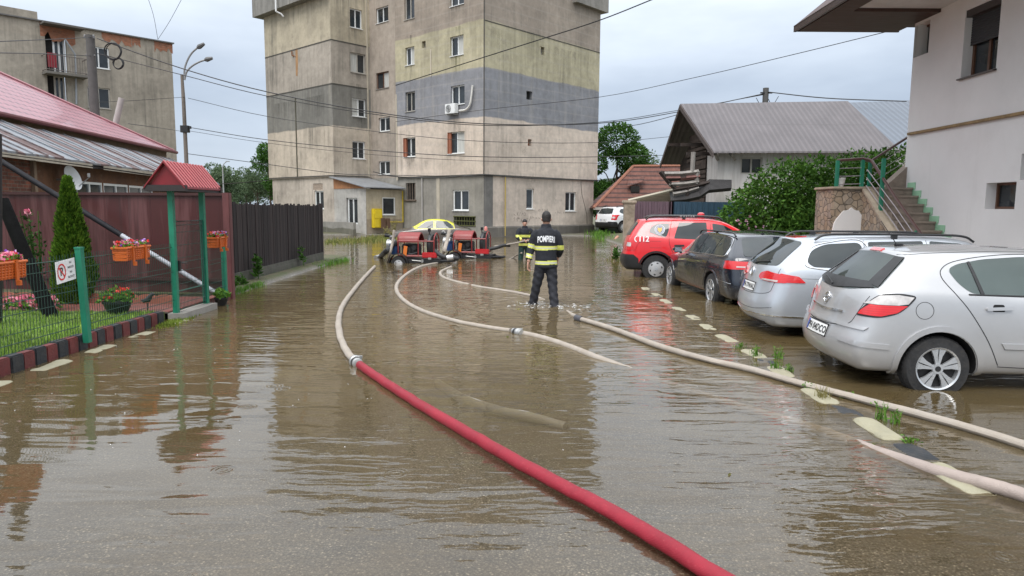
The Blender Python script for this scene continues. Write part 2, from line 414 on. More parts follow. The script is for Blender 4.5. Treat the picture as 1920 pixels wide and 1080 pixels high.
# distant hill line
b = MB(); hp = []
for i in range(41):
    x = -300 + i * 22; hp.append((x, 900 + 40 * math.sin(i), 12 + 30 * math.exp(-((x - 190) / 150) ** 2) + 4 * math.sin(i * 1.7)))
b.add([(x, y, -1) for x, y, z in hp] + hp + [(x, y + 260, z * .6) for x, y, z in hp] + [(x, y + 400, -1) for x, y, z in hp], [(k * 41 + i, k * 41 + i + 1, (k + 1) * 41 + i + 1, (k + 1) * 41 + i) for k in range(3) for i in range(40)], True)
tag(b.build('hills', mat('hill_green', (.10, .14, .10), 1, var=.3, scale=.02)), kind='structure')
# ------------------------------------------------------------------ helpers for house walls
class Pl:
    def __init__(s, P, D, n): s.P = Vector((P[0], P[1])); s.D = Vector((D[0], D[1])).normalized(); s.n = Vector((n[0], n[1])).normalized()
    def at(s, px, py): return gp(px, py, s.P, s.D)
    def s_(s, px, py): q = s.at(px, py); return (Vector((q.x, q.y)) - s.P).dot(s.D)
    def rect(s, x0, y0, x1, y1):
        mx, my = (x0 + x1) / 2, (y0 + y1) / 2
        a, b = s.s_(x0, my), s.s_(x1, my)
        return (min(a, b), max(a, b), s.at(mx, y1).z, s.at(mx, y0).z)
    def pt(s, a, z, out=0.0): q = s.P + s.D * a + s.n * out; return Vector((q.x, q.y, z))
WHITEP = mat('white_plastic_frame', (.72, .73, .72), .35, var=.05)
BROWNF = mat('brown_wood_frame', (.11, .05, .028), .5, var=.2)
GREYF = mat('weathered_frame', (.38, .36, .32), .6, var=.15)
GLASS = glass_mat('window_glass', (.020, .024, .027), .04, .55)
CURT = mat('net_curtain', (.45, .45, .42), .8, var=.25, scale=3, stretch=(8, 8, .4))
CONC = mat('concrete', (.27, .255, .23), .85, var=.2, scale=1.5, bump=.35, bscale=18, dirt=.45, dirtcol=(.11, .10, .085))
def window(root, pl, r, rev=.14, frame=WHITEP, fw=.055, mull=1, curtain=False, label=None, sill=True, open_=False, name='window'):
    s0, s1, z0, z1 = r; b = MB(); dep = -rev
    def bar(a0, a1, b0, b1, th=.06, o=0.0):
        c = pl.pt((a0 + a1) / 2, (b0 + b1) / 2, dep + th / 2 - .02 + o)
        b.box(c, (abs(a1 - a0), th, abs(b1 - b0)), math.atan2(pl.D.y, pl.D.x))
    bar(s0, s1, z0, z0 + fw); bar(s0, s1, z1 - fw, z1); bar(s0, s0 + fw, z0 + fw, z1 - fw); bar(s1 - fw, s1, z0 + fw, z1 - fw)
    for k in range(mull):
        m_ = s0 + (s1 - s0) * (k + 1) / (mull + 1); bar(m_ - fw * .5, m_ + fw * .5, z0 + fw, z1 - fw, .06, .004)
    f = b.build(name, frame, root, world=True)
    if label: f['label'] = label
    for k in range(mull + 1):
        a0 = s0 + (s1 - s0) * k / (mull + 1) + fw * .5; a1 = s0 + (s1 - s0) * (k + 1) / (mull + 1) - fw * .5
        g_ = MB(); g_.box(pl.pt((a0 + a1) / 2, (z0 + z1) / 2, dep - .005), (a1 - a0, .012, z1 - z0 - fw), math.atan2(pl.D.y, pl.D.x))
        g_.build('pane', CURT if (curtain and k % 2 == 0) else GLASS, f, world=True)
    if sill:
        q = MB(); q.box(pl.pt((s0 + s1) / 2, z0 - .012, .0), (s1 - s0 + .06, 2 * .05, .03), math.atan2(pl.D.y, pl.D.x)); q.build('sill', frame if frame is not BROWNF else CONC, f, world=True)
    return f

def facade(name, bands, streak=.5, yel=.0, grid=0.0):
    """stained plaster: paint bands by height (wavy edges), rain streaks, blotches, moss. bands = [(z_top, colour) ...] from below"""
    t = NT(name); p = t.pos(); sp = t.n('SeparateXYZ'); t.l(p, sp.inputs[0])
    zz = t.math('ADD', sp.outputs['Z'], t.math('MULTIPLY', t.math('ADD', t.noise(p, .7, 4, .6), -.5), .30))
    c = bands[0][1]
    for i in range(len(bands) - 1):
        k = t.math('MULTIPLY', t.math('ADD', zz, -bands[i][0]), 14, clamp=True)
        c = t.mix(k, c, bands[i + 1][1])
    c = t.mix(1, c, t.ramp(t.noise(p, .35, 6, .65), [(.22, .62), (.5, 1.0), (.78, 1.25)]), 'MULTIPLY')
    c = t.mix(1, c, t.ramp(t.noise(p, 3.0, 6, .7), [(.3, .84), (.7, 1.14)]), 'MULTIPLY')
    st = t.noise(t.mapping(p, (2.6, 2.6, .10)), 1.3, 6, .65)
    amt = t.ramp(t.noise(t.mapping(p, (.5, .5, .9)), .7, 3), [(.38, 0), (.68, 1)])
    c = t.mix(t.math('MULTIPLY', t.math('MULTIPLY', t.ramp(st, [(.46, 0), (.66, 1)]), amt), streak), c, (.085, .08, .065))
    lt = t.noise(t.mapping(p, (3.5, 3.5, .2), (0, 0, 0), (9, 4, 2)), 1.0, 5, .6)
    c = t.mix(t.math('MULTIPLY', t.ramp(lt, [(.55, 0), (.75, 1)]), .25), c, (.5, .45, .37))
    blot = t.noise(t.mapping(p, (1, 1, 1), (0, 0, 0), (5, 2, 7)), .9, 7, .72)
    c = t.mix(t.math('MULTIPLY', t.ramp(blot, [(.58, 0), (.66, 1)]), .30), c, (.16, .14, .115))
    if grid:
        hl = t.n('TexWave', wave_type='BANDS', bands_direction='Z'); hl.inputs['Scale'].default_value = .55; hl.inputs['Distortion'].default_value = .6; t.l(p, hl.inputs['Vector'])
        c = t.mix(t.math('MULTIPLY', t.ramp(hl.outputs['Fac'], [(.9, 0), (1, 1)]), grid), c, (.4, .37, .33))
    t.bsdf(c, .9, 0, t.bump(t.noise(p, 9, 5, .7), .25, .02)); return t.m

# ------------------------------------------------------------------ the big stained apartment block
dR = Vector((.678, .735)).normalized(); dL = Vector((-.735, .678)).normalized(); nR = Vector((dR.y, -dR.x)); nL = Vector((-dL.y, dL.x)) * 1
if nL.y > 0: nL = -nL
qc = gy(907, 300, 39.5); C0 = Vector((qc.x, qc.y))
PLF = Pl(C0, dL, nL)                       # long front, running back to the corner on the far side
PRG = Pl(C0, dR, nR)                       # gable wall towards the lane
tin = PLF.s_(691, 200); inner = C0 + dL * tin
wingL = 2.75; WC = inner - dR * wingL       # convex corner of the projecting wing
PWR = Pl(WC, dR, nR); PWL = Pl(WC, dL, nL)
root = empty('apartment_block', (C0.x, C0.y, 0), 0, 'tall stained beige and grey apartment block with unfinished insulation patches', 'apartment block')
zC = lambda y: PRG.at(907, y).z
zW = lambda y: PWR.at(626, y).z
TOP = zC(36) + 5.4
beige, pinkb, greyb, yelw = (.40, .34, .265), (.56, .475, .395), (.22, .223, .238), (.41, .37, .25)
MR = facade('facade_main', [(zC(327), (.56, .48, .40)), (zC(219), pinkb), (zC(126), greyb), (zC(37), yelw), (99, (.31, .26, .21))], .45, grid=.18)
MGF = facade('facade_grey', [(99, (.26, .245, .215))], .5)
MW = facade('facade_wing', [(zW(329), (.42, .37, .315)), (zW(236), (.47, .405, .325)), (zW(158), (.185, .178, .158)), (zW(76), (.345, .305, .255)), (99, (.43, .375, .275))], .75)
MS = facade('facade_stair', [(zC(327), (.30, .275, .235)), (99, (.34, .29, .24))], .55)
zg = zC(327)
# window rectangles in photo pixels -> openings on each wall plane
lw = [(758, -10, 777, 36), (844, -14, 870, 10), (760, 88, 777, 122), (844, 67, 869, 104), (760, 172, 778, 209), (845, 160, 871, 196), (757, 258, 779, 294), (840, 247, 871, 288)]
lr = [PLF.rect(*q) for q in lw]
vent1 = PLF.rect(791, 77, 798, 90)
s742 = PLF.s_(743, 250)
b = MB(); b.wall(C0, dL, s742, zg, TOP, lr + [vent1], nL, .2); front_wall = b.build('wall', MR, root, world=True)
gr = [PRG.rect(*q) for q in [(1014, 88, 1021, 103), (987, 171, 998, 187), (990, 261, 997, 274)]]
LR = PRG.s_(1123, 180)
b = MB(); b.wall(C0, dR, LR, zg, TOP, gr, nR, .25); b.build('wall', MR, root, world=True)
# ground floor, set a hand's breadth back
gin = .12
PLG = Pl(C0 - nL * gin - nR * gin, dL, nL); PRGG = Pl(C0 - nR * gin - nL * gin, dR, nR)
gw = PLG.rect(849, 356, 879, 395); gop = PLG.rect(761, 343, 779, 375); glat = PLG.rect(852, 406, 891, 423)
b = MB(); b.wall(PLG.P, dL, tin, -.4, zg, [gw, gop, glat], nL, .22); b.build('wall', MGF, root, world=True)
g2 = [PRGG.rect(987, 354, 1001, 392), PRGG.rect(1060, 360, 1080, 396)]
b = MB(); b.wall(PRGG.P, dR, LR - .35, .62, zg, g2, nR, .2); b.build('wall', facade('facade_ground', [(99, (.57, .49, .415))], .4, grid=.1), root, world=True)
b = MB(); b.wall(PRGG.P + nR * .003, dR, .75, .62, zg, [], nR, .1); b.build('corner_patch', facade('facade_patch', [(99, (.17, .165, .155))], .5), root, world=True)
b = MB(); b.wall(PRGG.P + nR * .10 + nL * .0, dR, LR - .3, -.5, .55, [], nR, .1)
q0 = PRGG.P + nR * .10
b.quad(*[Vector((q.x, q.y, z)) for q, z in ((q0, .55), (q0 + dR * (LR - .3), .55), (PRGG.P + dR * (LR - .3), .63), (PRGG.P, .63))]); b.build('plinth', facade('facade_plinth', [(99, (.13, .12, .105))], .6), root, world=True)
b = MB()   # soffit of the upper floors
for A, D, L_, n_ in ((C0, dL, s742, nL), (C0, dR, LR, nR)):
    c = [A, A + D * L_, A + D * L_ - n_ * .4, A - n_ * .4]; b.quad(*[Vector((q.x, q.y, zg)) for q in c])
e_ = C0 + dR * LR; b.quad(*[Vector((q.x, q.y, z)) for q, z in ((e_, zg), (e_ - nR * 10, zg), (e_ - nR * 10, TOP), (e_, TOP))])
b.quad(*[Vector((q.x, q.y, z)) for q, z in ((e_ - dR * .35 - nR * .12, -.4), (e_ - dR * .35 - nR * 8, -.4), (e_ - dR * .35 - nR * 8, zg), (e_ - dR * .35 - nR * .12, zg))])
b.build('wall', MS, root, world=True)
# stair bay between the wings (slightly behind the front) and projecting wing
PST = Pl(C0 - nL * .18, dL, nL)
sr = [PST.rect(*q) for q in [(705, 13, 728, 42), (705, 135, 729, 166), (710, 220, 731, 246), (710, 302, 731, 327)]]
b = MB(); b.wall(PST.P + dL * (s742 - .3), dL, tin - s742 + .3 + .2, zg - .2, TOP, [(a - (s742 - .3), c - (s742 - .3), d, e) for a, c, d, e in sr], nL, .2); b.build('wall', MS, root, world=True)
b = MB(); A = C0 + dL * s742; b.quad(*[Vector((q.x, q.y, z)) for q, z in ((A, zg), (A - nL * .3, zg), (A - nL * .3, TOP), (A, TOP))]); b.build('wall', MR, root, world=True)
wr = [PWR.rect(*q) for q in [(656, 17, 679, 53), (657, 100, 685, 137), (660, 185, 686, 219), (661, 265, 685, 298)]]
b = MB(); b.wall(WC, dR, wingL + .3, zW(331), TOP, wr, nR, .2); b.build('wall', MW, root, world=True)
LWL = PWL.s_(500, 200); wz = zW(331)
b = MB(); b.wall(WC, dL, LWL, wz, TOP, [], nL, .2)
e2 = WC + dL * LWL; b.quad(*[Vector((q.x, q.y, z)) for q, z in ((e2, wz), (e2 - nL * 9, wz), (e2 - nL * 9, TOP), (e2, TOP))])
b.build('wall', MW, root, world=True)
PWG = Pl(WC - nL * .12, dL, nL); wg = PWG.rect(590, 358, 607, 392); wgt = PWG.rect(587, 344, 605, 356)
b = MB(); b.wall(PWG.P, dL, LWL - .25, -.4, wz, [wg, wgt], nL, .18)
e3 = PWG.P + dL * (LWL - .25); b.quad(*[Vector((q.x, q.y, z)) for q, z in ((e3, -.4), (e3 - nL * 9, -.4), (e3 - nL * 9, wz), (e3, wz))])
b.build('wall', facade('facade_wing_ground', [(99, (.44, .385, .325))], .7), root, world=True)
b = MB()
for A, D, L_, n_ in ((WC, dL, LWL, nL),):
    c = [A, A + D * L_, A + D * L_ - n_ * .4, A - n_ * .4]; b.quad(*[Vector((q.x, q.y, wz)) for q in c])
b.build('wall', MS, root, world=True)
b = MB(); b.box(PWG.pt((wgt[0] + wgt[1]) / 2, (wgt[2] + wgt[3]) / 2, -.08), (wgt[1] - wgt[0], .1, wgt[3] - wgt[2]), math.atan2(dL.y, dL.x)); b.build('brick_infill', mat('brick_infill', (.30, .24, .19), .9, var=.4, scale=5, stretch=(1, 1, 3)), root, world=True)
# slab joints, corner strips
JM = mat('joint_dark', (.07, .065, .055), .9, var=.3)
b = MB()
def joint(pl, L, z, h):
    b = MB(); b.box(pl.pt(L / 2, z, .002), (L, .03, h), math.atan2(pl.D.y, pl.D.x)); b.build('slab_joint', JM, root, world=True)
for y in (75, 157, 329): joint(PWL, LWL, zW(y), .07); joint(PWR, wingL, zW(y), .07)
joint(PRG, LR, zC(37), .05); joint(PLF, s742, zC(327), .06); joint(PRG, LR, zC(327), .06)
LS = mat('corner_strip', (.47, .42, .33), .85, var=.15)
for pl, a, y0, y1 in ((PLF, s742 - .06, 333, 150), (PWR, wingL - .05, 330, -30), (PLF, PLF.s_(808, 100), 125, 70)):
    b = MB(); z0, z1 = pl.at(907 if pl is PLF else 660, y0).z, pl.at(907 if pl is PLF else 660, y1).z
    b.box(pl.pt(a, (z0 + z1) / 2, .01), (.09, .05, abs(z1 - z0)), math.atan2(pl.D.y, pl.D.x)); b.build('corner_strip', LS, root, world=True)
b = MB(); b.tube([PWL.pt(PWL.s_(556, 250), zW(329), .02), PWL.pt(PWL.s_(556, 250), zW(170), .02)], .05, 8); b.build('seam', mat('moss_seam', (.09, .085, .06), .9, var=.3), root, world=True)
b = MB(); b.tube([PRG.pt(.0, zg, .01), PRG.pt(.0, TOP, .01)], .035, 6); b.build('seam', JM, root, world=True)
# parapet
b = MB(); pz = PWL.at(484, 37).z
po = .55
pa = WC + nL * po + nR * po; b.prism([Vector((q.x, q.y, pz)) for q in (WC + nL * po - dR * 0, WC + dL * (LWL + po) + nL * po, WC + dL * (LWL + po) - nL * 8, WC - nL * 8 + dL * .2)], (0, 0, 1.6))
b.build('parapet', facade('facade_parapet', [(99, (.22, .21, .19))], .8), root, world=True)
b = MB(); pz2 = PRG.at(1127, 24).z; A = C0 + dR * (LR + .0)
b.prism([Vector((q.x, q.y, pz2)) for q in (A + nR * .35 - dR * 3, A + dR * .4 + nR * .35, A + dR * .4 - nR * 8, A - nR * 8 - dR * 3)], (0, 0, 3)); b.build('parapet', facade('facade_parapet2', [(99, (.25, .235, .21))], .8), root, world=True)
# windows
TERRA = mat('terracotta_reveal', (.27, .10, .055), .8)
for i, r_ in enumerate(lr):
    small = (r_[1] - r_[0]) < 1.0
    window(root, PLF, (r_[0], r_[1] - (0 if i < 6 else 0), r_[2], r_[3]), .16, WHITEP if i not in (0, 4) else GREYF, .06, 1 if i != 4 else 1, curtain=i in (3, 7, 2))
for i in (6, 7):
    r_ = lr[i]; b = MB(); b.box(PLF.pt(r_[1] + .012, (r_[2] + r_[3]) / 2, -.06), (.03, .16, r_[3] - r_[2]), math.atan2(dL.y, dL.x)); b.build('reveal', TERRA, root, world=True)
    b = MB(); b.box(PLF.pt(r_[1] - .1, (r_[2] + r_[3]) / 2, -.09), (.2, .10, r_[3] - r_[2] - .02), math.atan2(dL.y, dL.x)); b.build('reveal', TERRA, root, world=True)
for i, r_ in enumerate(wr): window(root, PWR, r_, .14, [WHITEP, GREYF, WHITEP, WHITEP][i], .07, 1, curtain=i in (1, 2))
for i, r_ in enumerate(sr): window(root, PST, r_, .14, [WHITEP, BROWNF, WHITEP, WHITEP][i], .06, 1 if i < 3 else 1, curtain=i == 1)
window(root, PLG, gw, .10, WHITEP, .08, 1); window(root, PWG, wg, .1, WHITEP, .08, 1)
for r_ in g2: window(root, PRGG, r_, .12, WHITEP, .07, 0 if r_ is g2[0] else 1)
DARK = mat('dark_interior', (.012, .011, .010), .9)
for pl, rr, m_ in ((PLF, vent1, CONC), (PRG, gr[0], CONC), (PRG, gr[1], DARK), (PRG, gr[2], TERRA), (PLG, gop, DARK), (PLG, glat, DARK)):
    b = MB(); b.box(pl.pt((rr[0] + rr[1]) / 2, (rr[2] + rr[3]) / 2, -.24), (rr[1] - rr[0] + .1, .04, rr[3] - rr[2] + .1), math.atan2(pl.D.y, pl.D.x)); b.build('vent_hole', m_, root, world=True)
b = MB()   # lattice over the cellar opening
for k in range(9):
    a = lerp(glat[0], glat[1], k / 8); b.tube([PLG.pt(a, glat[2], .02), PLG.pt(a, glat[3], .02)], .02, 5)
for k in range(3):
    z = lerp(glat[2], glat[3], k / 2); b.tube([PLG.pt(glat[0] - .05, z, .03), PLG.pt(glat[1] + .05, z, .03)], .03, 5)
b.build('cellar_grille', mat('mossy_iron', (.09, .095, .03), .9, var=.4, scale=8), root, world=True)
b = MB()   # battens in the dark ground-floor recess
for k in range(4):
    a = lerp(gop[0], gop[1], (k + .5) / 4); b.tube([PLG.pt(a, gop[2], -.05), PLG.pt(a, gop[3], -.05)], .03, 5)
b.tube([PLG.pt(gop[0] - .1, gop[2] - .03, .05), PLG.pt(gop[1] + .1, gop[2] - .03, .05)], .06, 6); b.build('batten', mat('old_wood', (.13, .10, .075), .85, var=.3, scale=6), root, world=True)
# pale drain stripe on the grey ground floor
b = MB(); a = PLG.s_(822, 380); b.box(PLG.pt(a, (zg + .1) / 2, .015), (.28, .03, zg - .2), math.atan2(dL.y, dL.x)); b.build('pale_strip', mat('pale_plaster', (.40, .36, .29), .9, var=.2, scale=2), root, world=True)
b = MB(); a = PLG.s_(793, 380); b.tube([PLG.pt(a, zg, .06), PLG.pt(a, 0, .06)], .05, 8); b.build('downpipe', mat('grey_pipe', (.33, .32, .30), .6), root, world=True)
# graffiti: illegible dark scrawl on the gable's ground floor
b = MB(); r = random.Random(5)
for cx, cy, w_, hh in ((975, 401, 22, 7), (978, 412, 30, 9), (1020, 394, 20, 5), (1050, 398, 20, 5), (1003, 408, 20, 6)):
    x = cx - w_ / 2
    while x < cx + w_ / 2:
        pts = [PRGG.at(x + r.uniform(-1, 3), cy + r.uniform(-hh / 2, hh / 2)) for _ in range(4)]
        b.tube([Vector((q.x + nR.x * .006, q.y + nR.y * .006, q.z)) for q in pts], .010, 4); x += r.uniform(3.5, 6)
b.build('graffiti', mat('graffiti_ink', (.20, .17, .145), .9), root, world=True)
b = MB(); cr0 = [(948, 432), (975, 433), (1010, 432), (1022, 428), (1040, 434), (1056, 432), (1066, 425), (1085, 432), (1100, 433)]
b.tube([PRGG.at(x, y) + Vector((nR.x * .0, nR.y * .0, 0)) for x, y in cr0], .02, 4); b.tube([PRGG.at(x, y) for x, y in ((1089, 341), (1091, 365), (1096, 385), (1100, 402), (1101, 430))], .018, 4); b.build('crack', mat('crack_dark', (.05, .045, .04), .9), root, world=True)

# porch in the nook (same plaster house, its own roof)
PA = Pl(WC, -dL, nL); a_len = PA.s_(687, 390); AC = WC - dL * a_len; PAR = Pl(AC, dR, nR); b_len = PAR.s_(755, 390)
pzt = PAR.at(690, 353).z
por = MB(); dr_ = PA.rect(650, 371, 671, 420)
por.wall(WC + nL * .02, -dL, a_len, -.4, pzt, [dr_], nL, .2); por.build('porch_wall', facade('facade_porch', [(99, (.44, .425, .395))], .5), root, world=True)
wn2 = PAR.rect(717, 370, 741, 403)
por = MB(); por.wall(AC, dR, b_len, -.4, pzt - .05, [wn2], nR, .12); por.build('porch_wall', facade('facade_porch2', [(.9, (.30, .25, .19)), (99, (.43, .375, .275))], .5), root, world=True)
window(root, PAR, wn2, .06, WHITEP, .07, 0); window(root, PA, (dr_[0] + .06, dr_[1], dr_[2], dr_[3]), .12, WHITEP, .09, 1, sill=False, name='door')
MGL = glass_mat('green_dark_glass', (.006, .028, .022), .05)
TIN = mat('grey_tin', (.30, .32, .345), .42, .35, var=.15, scale=2, dirt=.3, dirtcol=(.16, .13, .11))
hi = zW(331) - .06
def v3(q, z): return Vector((q.x, q.y, z))
o1 = WC + nL * .3 + dL * .1; o2 = AC + nL * .3 + nR * .3; o3 = AC + dR * b_len + nR * .35; o4 = WC + dR * wingL
b = MB(); b.prism([v3(o1, hi), v3(o2, pzt + .02), v3(o3, pzt + .02), v3(o4, hi - .02)], (0, 0, .05)); b.build('porch_roof', TIN, root, world=True)
b = MB(); b.prism([v3(WC + nL * .03, pzt), v3(AC + nL * .03, pzt), v3(WC + nL * .03, hi - .02)], (nL.x * .02, nL.y * .02, 0)); b.build('roof_gable', mat('orange_board', (.36, .17, .08), .8, var=.2, scale=3), root, world=True)

# rain and moss stains under and above openings
def stain_mat(name, col, amt=.8):
    t = NT(name); p = t.pos(); sp = t.n('SeparateXYZ'); t.l(t.n('TexCoord').outputs['Generated'], sp.inputs[0])
    st = t.ramp(t.noise(t.mapping(p, (5, 5, .12)), 1.2, 5, .65), [(.42, 0), (.75, 1)])
    edge = t.math('MULTIPLY', t.ramp(t.math('ADD', sp.outputs['X'], t.math('MULTIPLY', t.math('ADD', t.noise(p, 1.5, 3), -.5), .5)), [(.02, 0), (.5, 1), (.98, 0)]), t.ramp(sp.outputs['Z'], [(.05, 0), (.75, .8), (1, 1)]))
    a = t.math('MULTIPLY', t.math('MULTIPLY', st, edge), amt); b_ = t.bsdf(col, .95, alpha=a); return t.m
GRIME = stain_mat('grime_stain', (.07, .066, .055)); MOSS = stain_mat('moss_stain', (.085, .095, .028)); SOFT = stain_mat('soft_stain', (.11, .105, .08), .38)
for pl, x0, y0, x1, y1, m_ in ((PLF, 842, 50, 872, 68, MOSS), (PLF, 842, 104, 872, 150, MOSS), (PLF, 757, 66, 781, 88, GRIME), (PLF, 757, 122, 779, 152, GRIME), (PLF, 840, 10, 872, 30, GRIME), (PWR, 652, 53, 684, 84, GRIME), (PWR, 655, 158, 690, 186, GRIME), (PWR, 658, 219, 689, 246, GRIME), (PWR, 655, 137, 688, 157, GRIME), (PLF, 757, 294, 781, 326, GRIME), (PWL, 560, 180, 622, 236, GRIME), (PWL, 504, 192, 560, 240, GRIME), (PRG, 930, 60, 1060, 150, SOFT), (PRG, 1010, 95, 1121, 176, SOFT), (PRG, 984, 187, 1002, 222, stain_mat('pale_stain', (.42, .40, .37))), (PLG, 845, 395, 885, 407, GRIME), (PLF, 905, 40, 872, 128, SOFT), (PRG, 909, 52, 950, 125, SOFT)):
    r_ = pl.rect(x0, y0, x1, y1); b = MB(); b.quad(pl.pt(r_[0], r_[2], .012), pl.pt(r_[1], r_[2], .012), pl.pt(r_[1], r_[3], .012), pl.pt(r_[0], r_[3], .012)); b.build('rain_stain', m_, root, world=True)
# things fixed to the block
cA, zA = PLF.pt(PLF.s_(852, 204), PLF.at(852, 205).z, .22), 0
rzA = math.atan2(-dL.y, -dL.x)
ac = empty('air_conditioner', cA, rzA, 'white air conditioner unit below a window of the grey painted floor', 'air conditioner')
b = MB(); b.box((0, 0, 0), (.85, .30, .56), bev=.02); b.build('casing', WHITEP, ac)
b = MB()
for k in range(9): b.tube([(-.12 + .22 * (k + 1) / 9 * math.cos(q * .262), -.155, .22 * (k + 1) / 9 * math.sin(q * .262)) for q in range(24)], .005, 4, closed=True)
for k in range(6): b.box((-.12, -.152, 0), (.46, .006, .012), m=Matrix.Rotation(k * R(30), 3, 'Y'))
b.build('fan_grille', mat('grille_grey', (.16, .16, .16), .5), ac)
b = MB(); b.box((-.3, .1, -.31), (.05, .5, .05)); b.box((.3, .1, -.31), (.05, .5, .05)); b.build('bracket', mat('bracket_grey', (.4, .4, .38), .5), ac)
pp = [PLF.at(x, y) + Vector((nL.x, nL.y, 0)) * .12 for x, y in ((864, 208), (876, 206), (884, 196), (887, 178), (889, 160))]
b = MB(); b.tube(cr(pp, 6), .055, 8); tag(b.build('refrigerant_pipe', mat('white_insulation', (.62, .6, .56), .6)), 'white insulated pipe curving up from the air conditioner', 'pipe')
YEL = mat('yellow_paint', (.62, .47, .015), .45, var=.15, dirt=.3, dirtcol=(.25, .17, .03)); BRN = mat('brown_meter', (.12, .07, .045), .6)
gb = empty('gas_meter_box', PAR.pt(PAR.s_(704, 410), PAR.at(704, 427).z, .16), math.atan2(dR.y, dR.x), 'yellow gas meter cabinet with a brown box on the porch wall', 'meter box')
hg = PAR.at(704, 391).z - PAR.at(704, 427).z
b = MB(); b.box((0, 0, hg / 2), (.62, .3, hg), bev=.02); b.build('cabinet', YEL, gb)
b = MB(); b.box((0, -.158, hg * .72), (.5, .012, hg * .42)); b.box((-.12, -.158, hg * .25), (.3, .012, hg * .4)); b.build('door', mat('yellow_door', (.70, .53, .03), .4), gb)
b = MB(); b.box((.30, -.22, hg * .24), (.30, .13, .62), bev=.01); b.box((.66, -.22, hg * .24), (.26, .13, .6), bev=.01); b.build('meter', BRN, gb)
b = MB(); q = [PAR.pt(b_len - .05, pzt - .1, .08), PAR.pt(b_len - .05, .75, .08), PAR.pt(.9, .78, .1)]; b.tube(q, .035, 8); tag(b.build('gas_pipe', YEL), 'yellow gas pipe running down the porch corner', 'pipe')
b = MB(); s9 = PRGG.s_(945, 390); b.tube([PRGG.pt(s9, zg, .1), PRGG.pt(s9, 1.4, .1), PRGG.pt(s9, .05, .1)], .035, 8); tag(b.build('gas_pipe', mat('mustard_pipe', (.42, .31, .08), .6)), 'mustard gas pipe on the gable ground floor beside the grey corner', 'pipe')
b = MB(); q = PWL.at(537, 26) + Vector((nL.x, nL.y, 0)) * .75; b.tube([q, q + Vector((0, 0, 4)) ], .06, 8); b.tube([q, q + Vector((.3, .1, -.12)), q + Vector((.45, .1, -.3))], .05, 6); tag(b.build('vent_pipe', mat('white_pipe', (.7, .7, .7), .5)), 'white vent pipe before the roof edge', 'pipe')
b = MB(); q = PWL.at(550, 104) + Vector((nL.x, nL.y, 0)) * .1; b.tube([q + Vector((0, 0, .25)), q, q + Vector((.3, 0, -.1)), q + Vector((.3, -.15, -.14))], .05, 6); tag(b.build('vent_pipe', mat('rust', (.20, .09, .04), .85, var=.4, scale=6)), 'rusty elbow pipe with a rust stain below on the wing', 'pipe')
b = MB(); b.add([PWL.at(x, y) + Vector((nL.x, nL.y, 0)) * .006 for x, y in ((554, 92), (558, 92), (559, 118), (558, 143), (555, 142))], [(0, 1, 2, 3, 4)]); b.build('rust_stain', mat('rust_stain', (.33, .19, .09), .9, var=.25, scale=2), root, world=True)
b = MB()
w0 = PA.pt(a_len - .1, 0, .9); 
PB = Pl(Vector((w0.x, w0.y)), dL, nL); b.wall(PB.P, dL, PB.s_(598, 430), -.4, PA.at(660, 416).z, [], nL, .2); L_ = PB.s_(598, 430)
b.wall(PB.P - nL * .2, dL, L_, -.4, PA.at(660, 416).z, [], -nL, .2); zt = PA.at(660, 416).z
b.quad(*[v3(k, zt) for k in (PB.P, PB.P + dL * L_, PB.P + dL * L_ - nL * .2, PB.P - nL * .2)]); b.quad(*[v3(k, z) for k, z in ((PB.P, -.4), (PB.P - nL * .2, -.4), (PB.P - nL * .2, zt), (PB.P, zt))])
tag(b.build('parapet_wall', facade('low_wall', [(.35, (.12, .115, .09)), (99, (.25, .24, .215))], .6)), 'low grey rendered wall in front of the apartment porch', 'wall')

# ------------------------------------------------------------------ grey block far behind the red roof
q = gy(190, 150, 48); PF = Pl((q.x, q.y), dR, nR); s0, s1 = PF.s_(-140, 60), PF.s_(326, 180)
root2 = empty('apartment_block', (q.x, q.y, 0), 0, 'drab grey brown apartment block with brick showing along its roof edge', 'apartment block')
P0 = PF.P + PF.D * s0; PF0 = Pl(P0, dR, nR)
zt2 = PF.at(322, 82).z; zstep = PF.at(75, 37).z + .0; ss75 = PF0.s_(75, 100)
ops = [PF0.rect(86, 58, 126, 138), PF0.rect(165, 88, 205, 128), PF0.rect(90, 141, 126, 195), PF0.rect(164, 164, 207, 203)]
M2 = facade('facade_far', [(zt2 - .95, (.32, .285, .235)), (zt2 - .0, (.335, .295, .24)), (99, (.31, .275, .225))], .65)
b = MB(); b.wall(P0, dR, s1 - s0, -.2, zt2, ops, nR, .35); b.wall(P0, dR, ss75, zt2, zt2 + .55, [], nR, .1)
e_ = P0 + dR * (s1 - s0); b.quad(*[v3(k, z) for k, z in ((e_, -.2), (e_ - nR * 9, -.2), (e_ - nR * 9, zt2), (e_, zt2))])
b.build('wall', M2, root2, world=True)
BRK = mat('bare_brick', (.30, .125, .07), .9, var=.4, scale=4, stretch=(1, 1, 3), dirt=.5, dirtcol=(.2, .17, .14))
for x0, x1, dy in ((75, 140, 26), (190, 245, 14), (288, 322, 16), (246, 262, 14)):
    b = MB(); a, c = PF0.s_(x0, 60), PF0.s_(x1, 60); z = .04 * dy
    r = random.Random(int(x0)); pts = [PF0.pt(a, zt2 - .03, .012)] + [PF0.pt(lerp(a, c, k / 9), zt2 - z * r.uniform(.5, 1.3), .012) for k in range(10)] + [PF0.pt(c, zt2 - .03, .012)]
    b.add(pts, [tuple(range(len(pts)))]); b.build('bare_brick', BRK, root2, world=True)
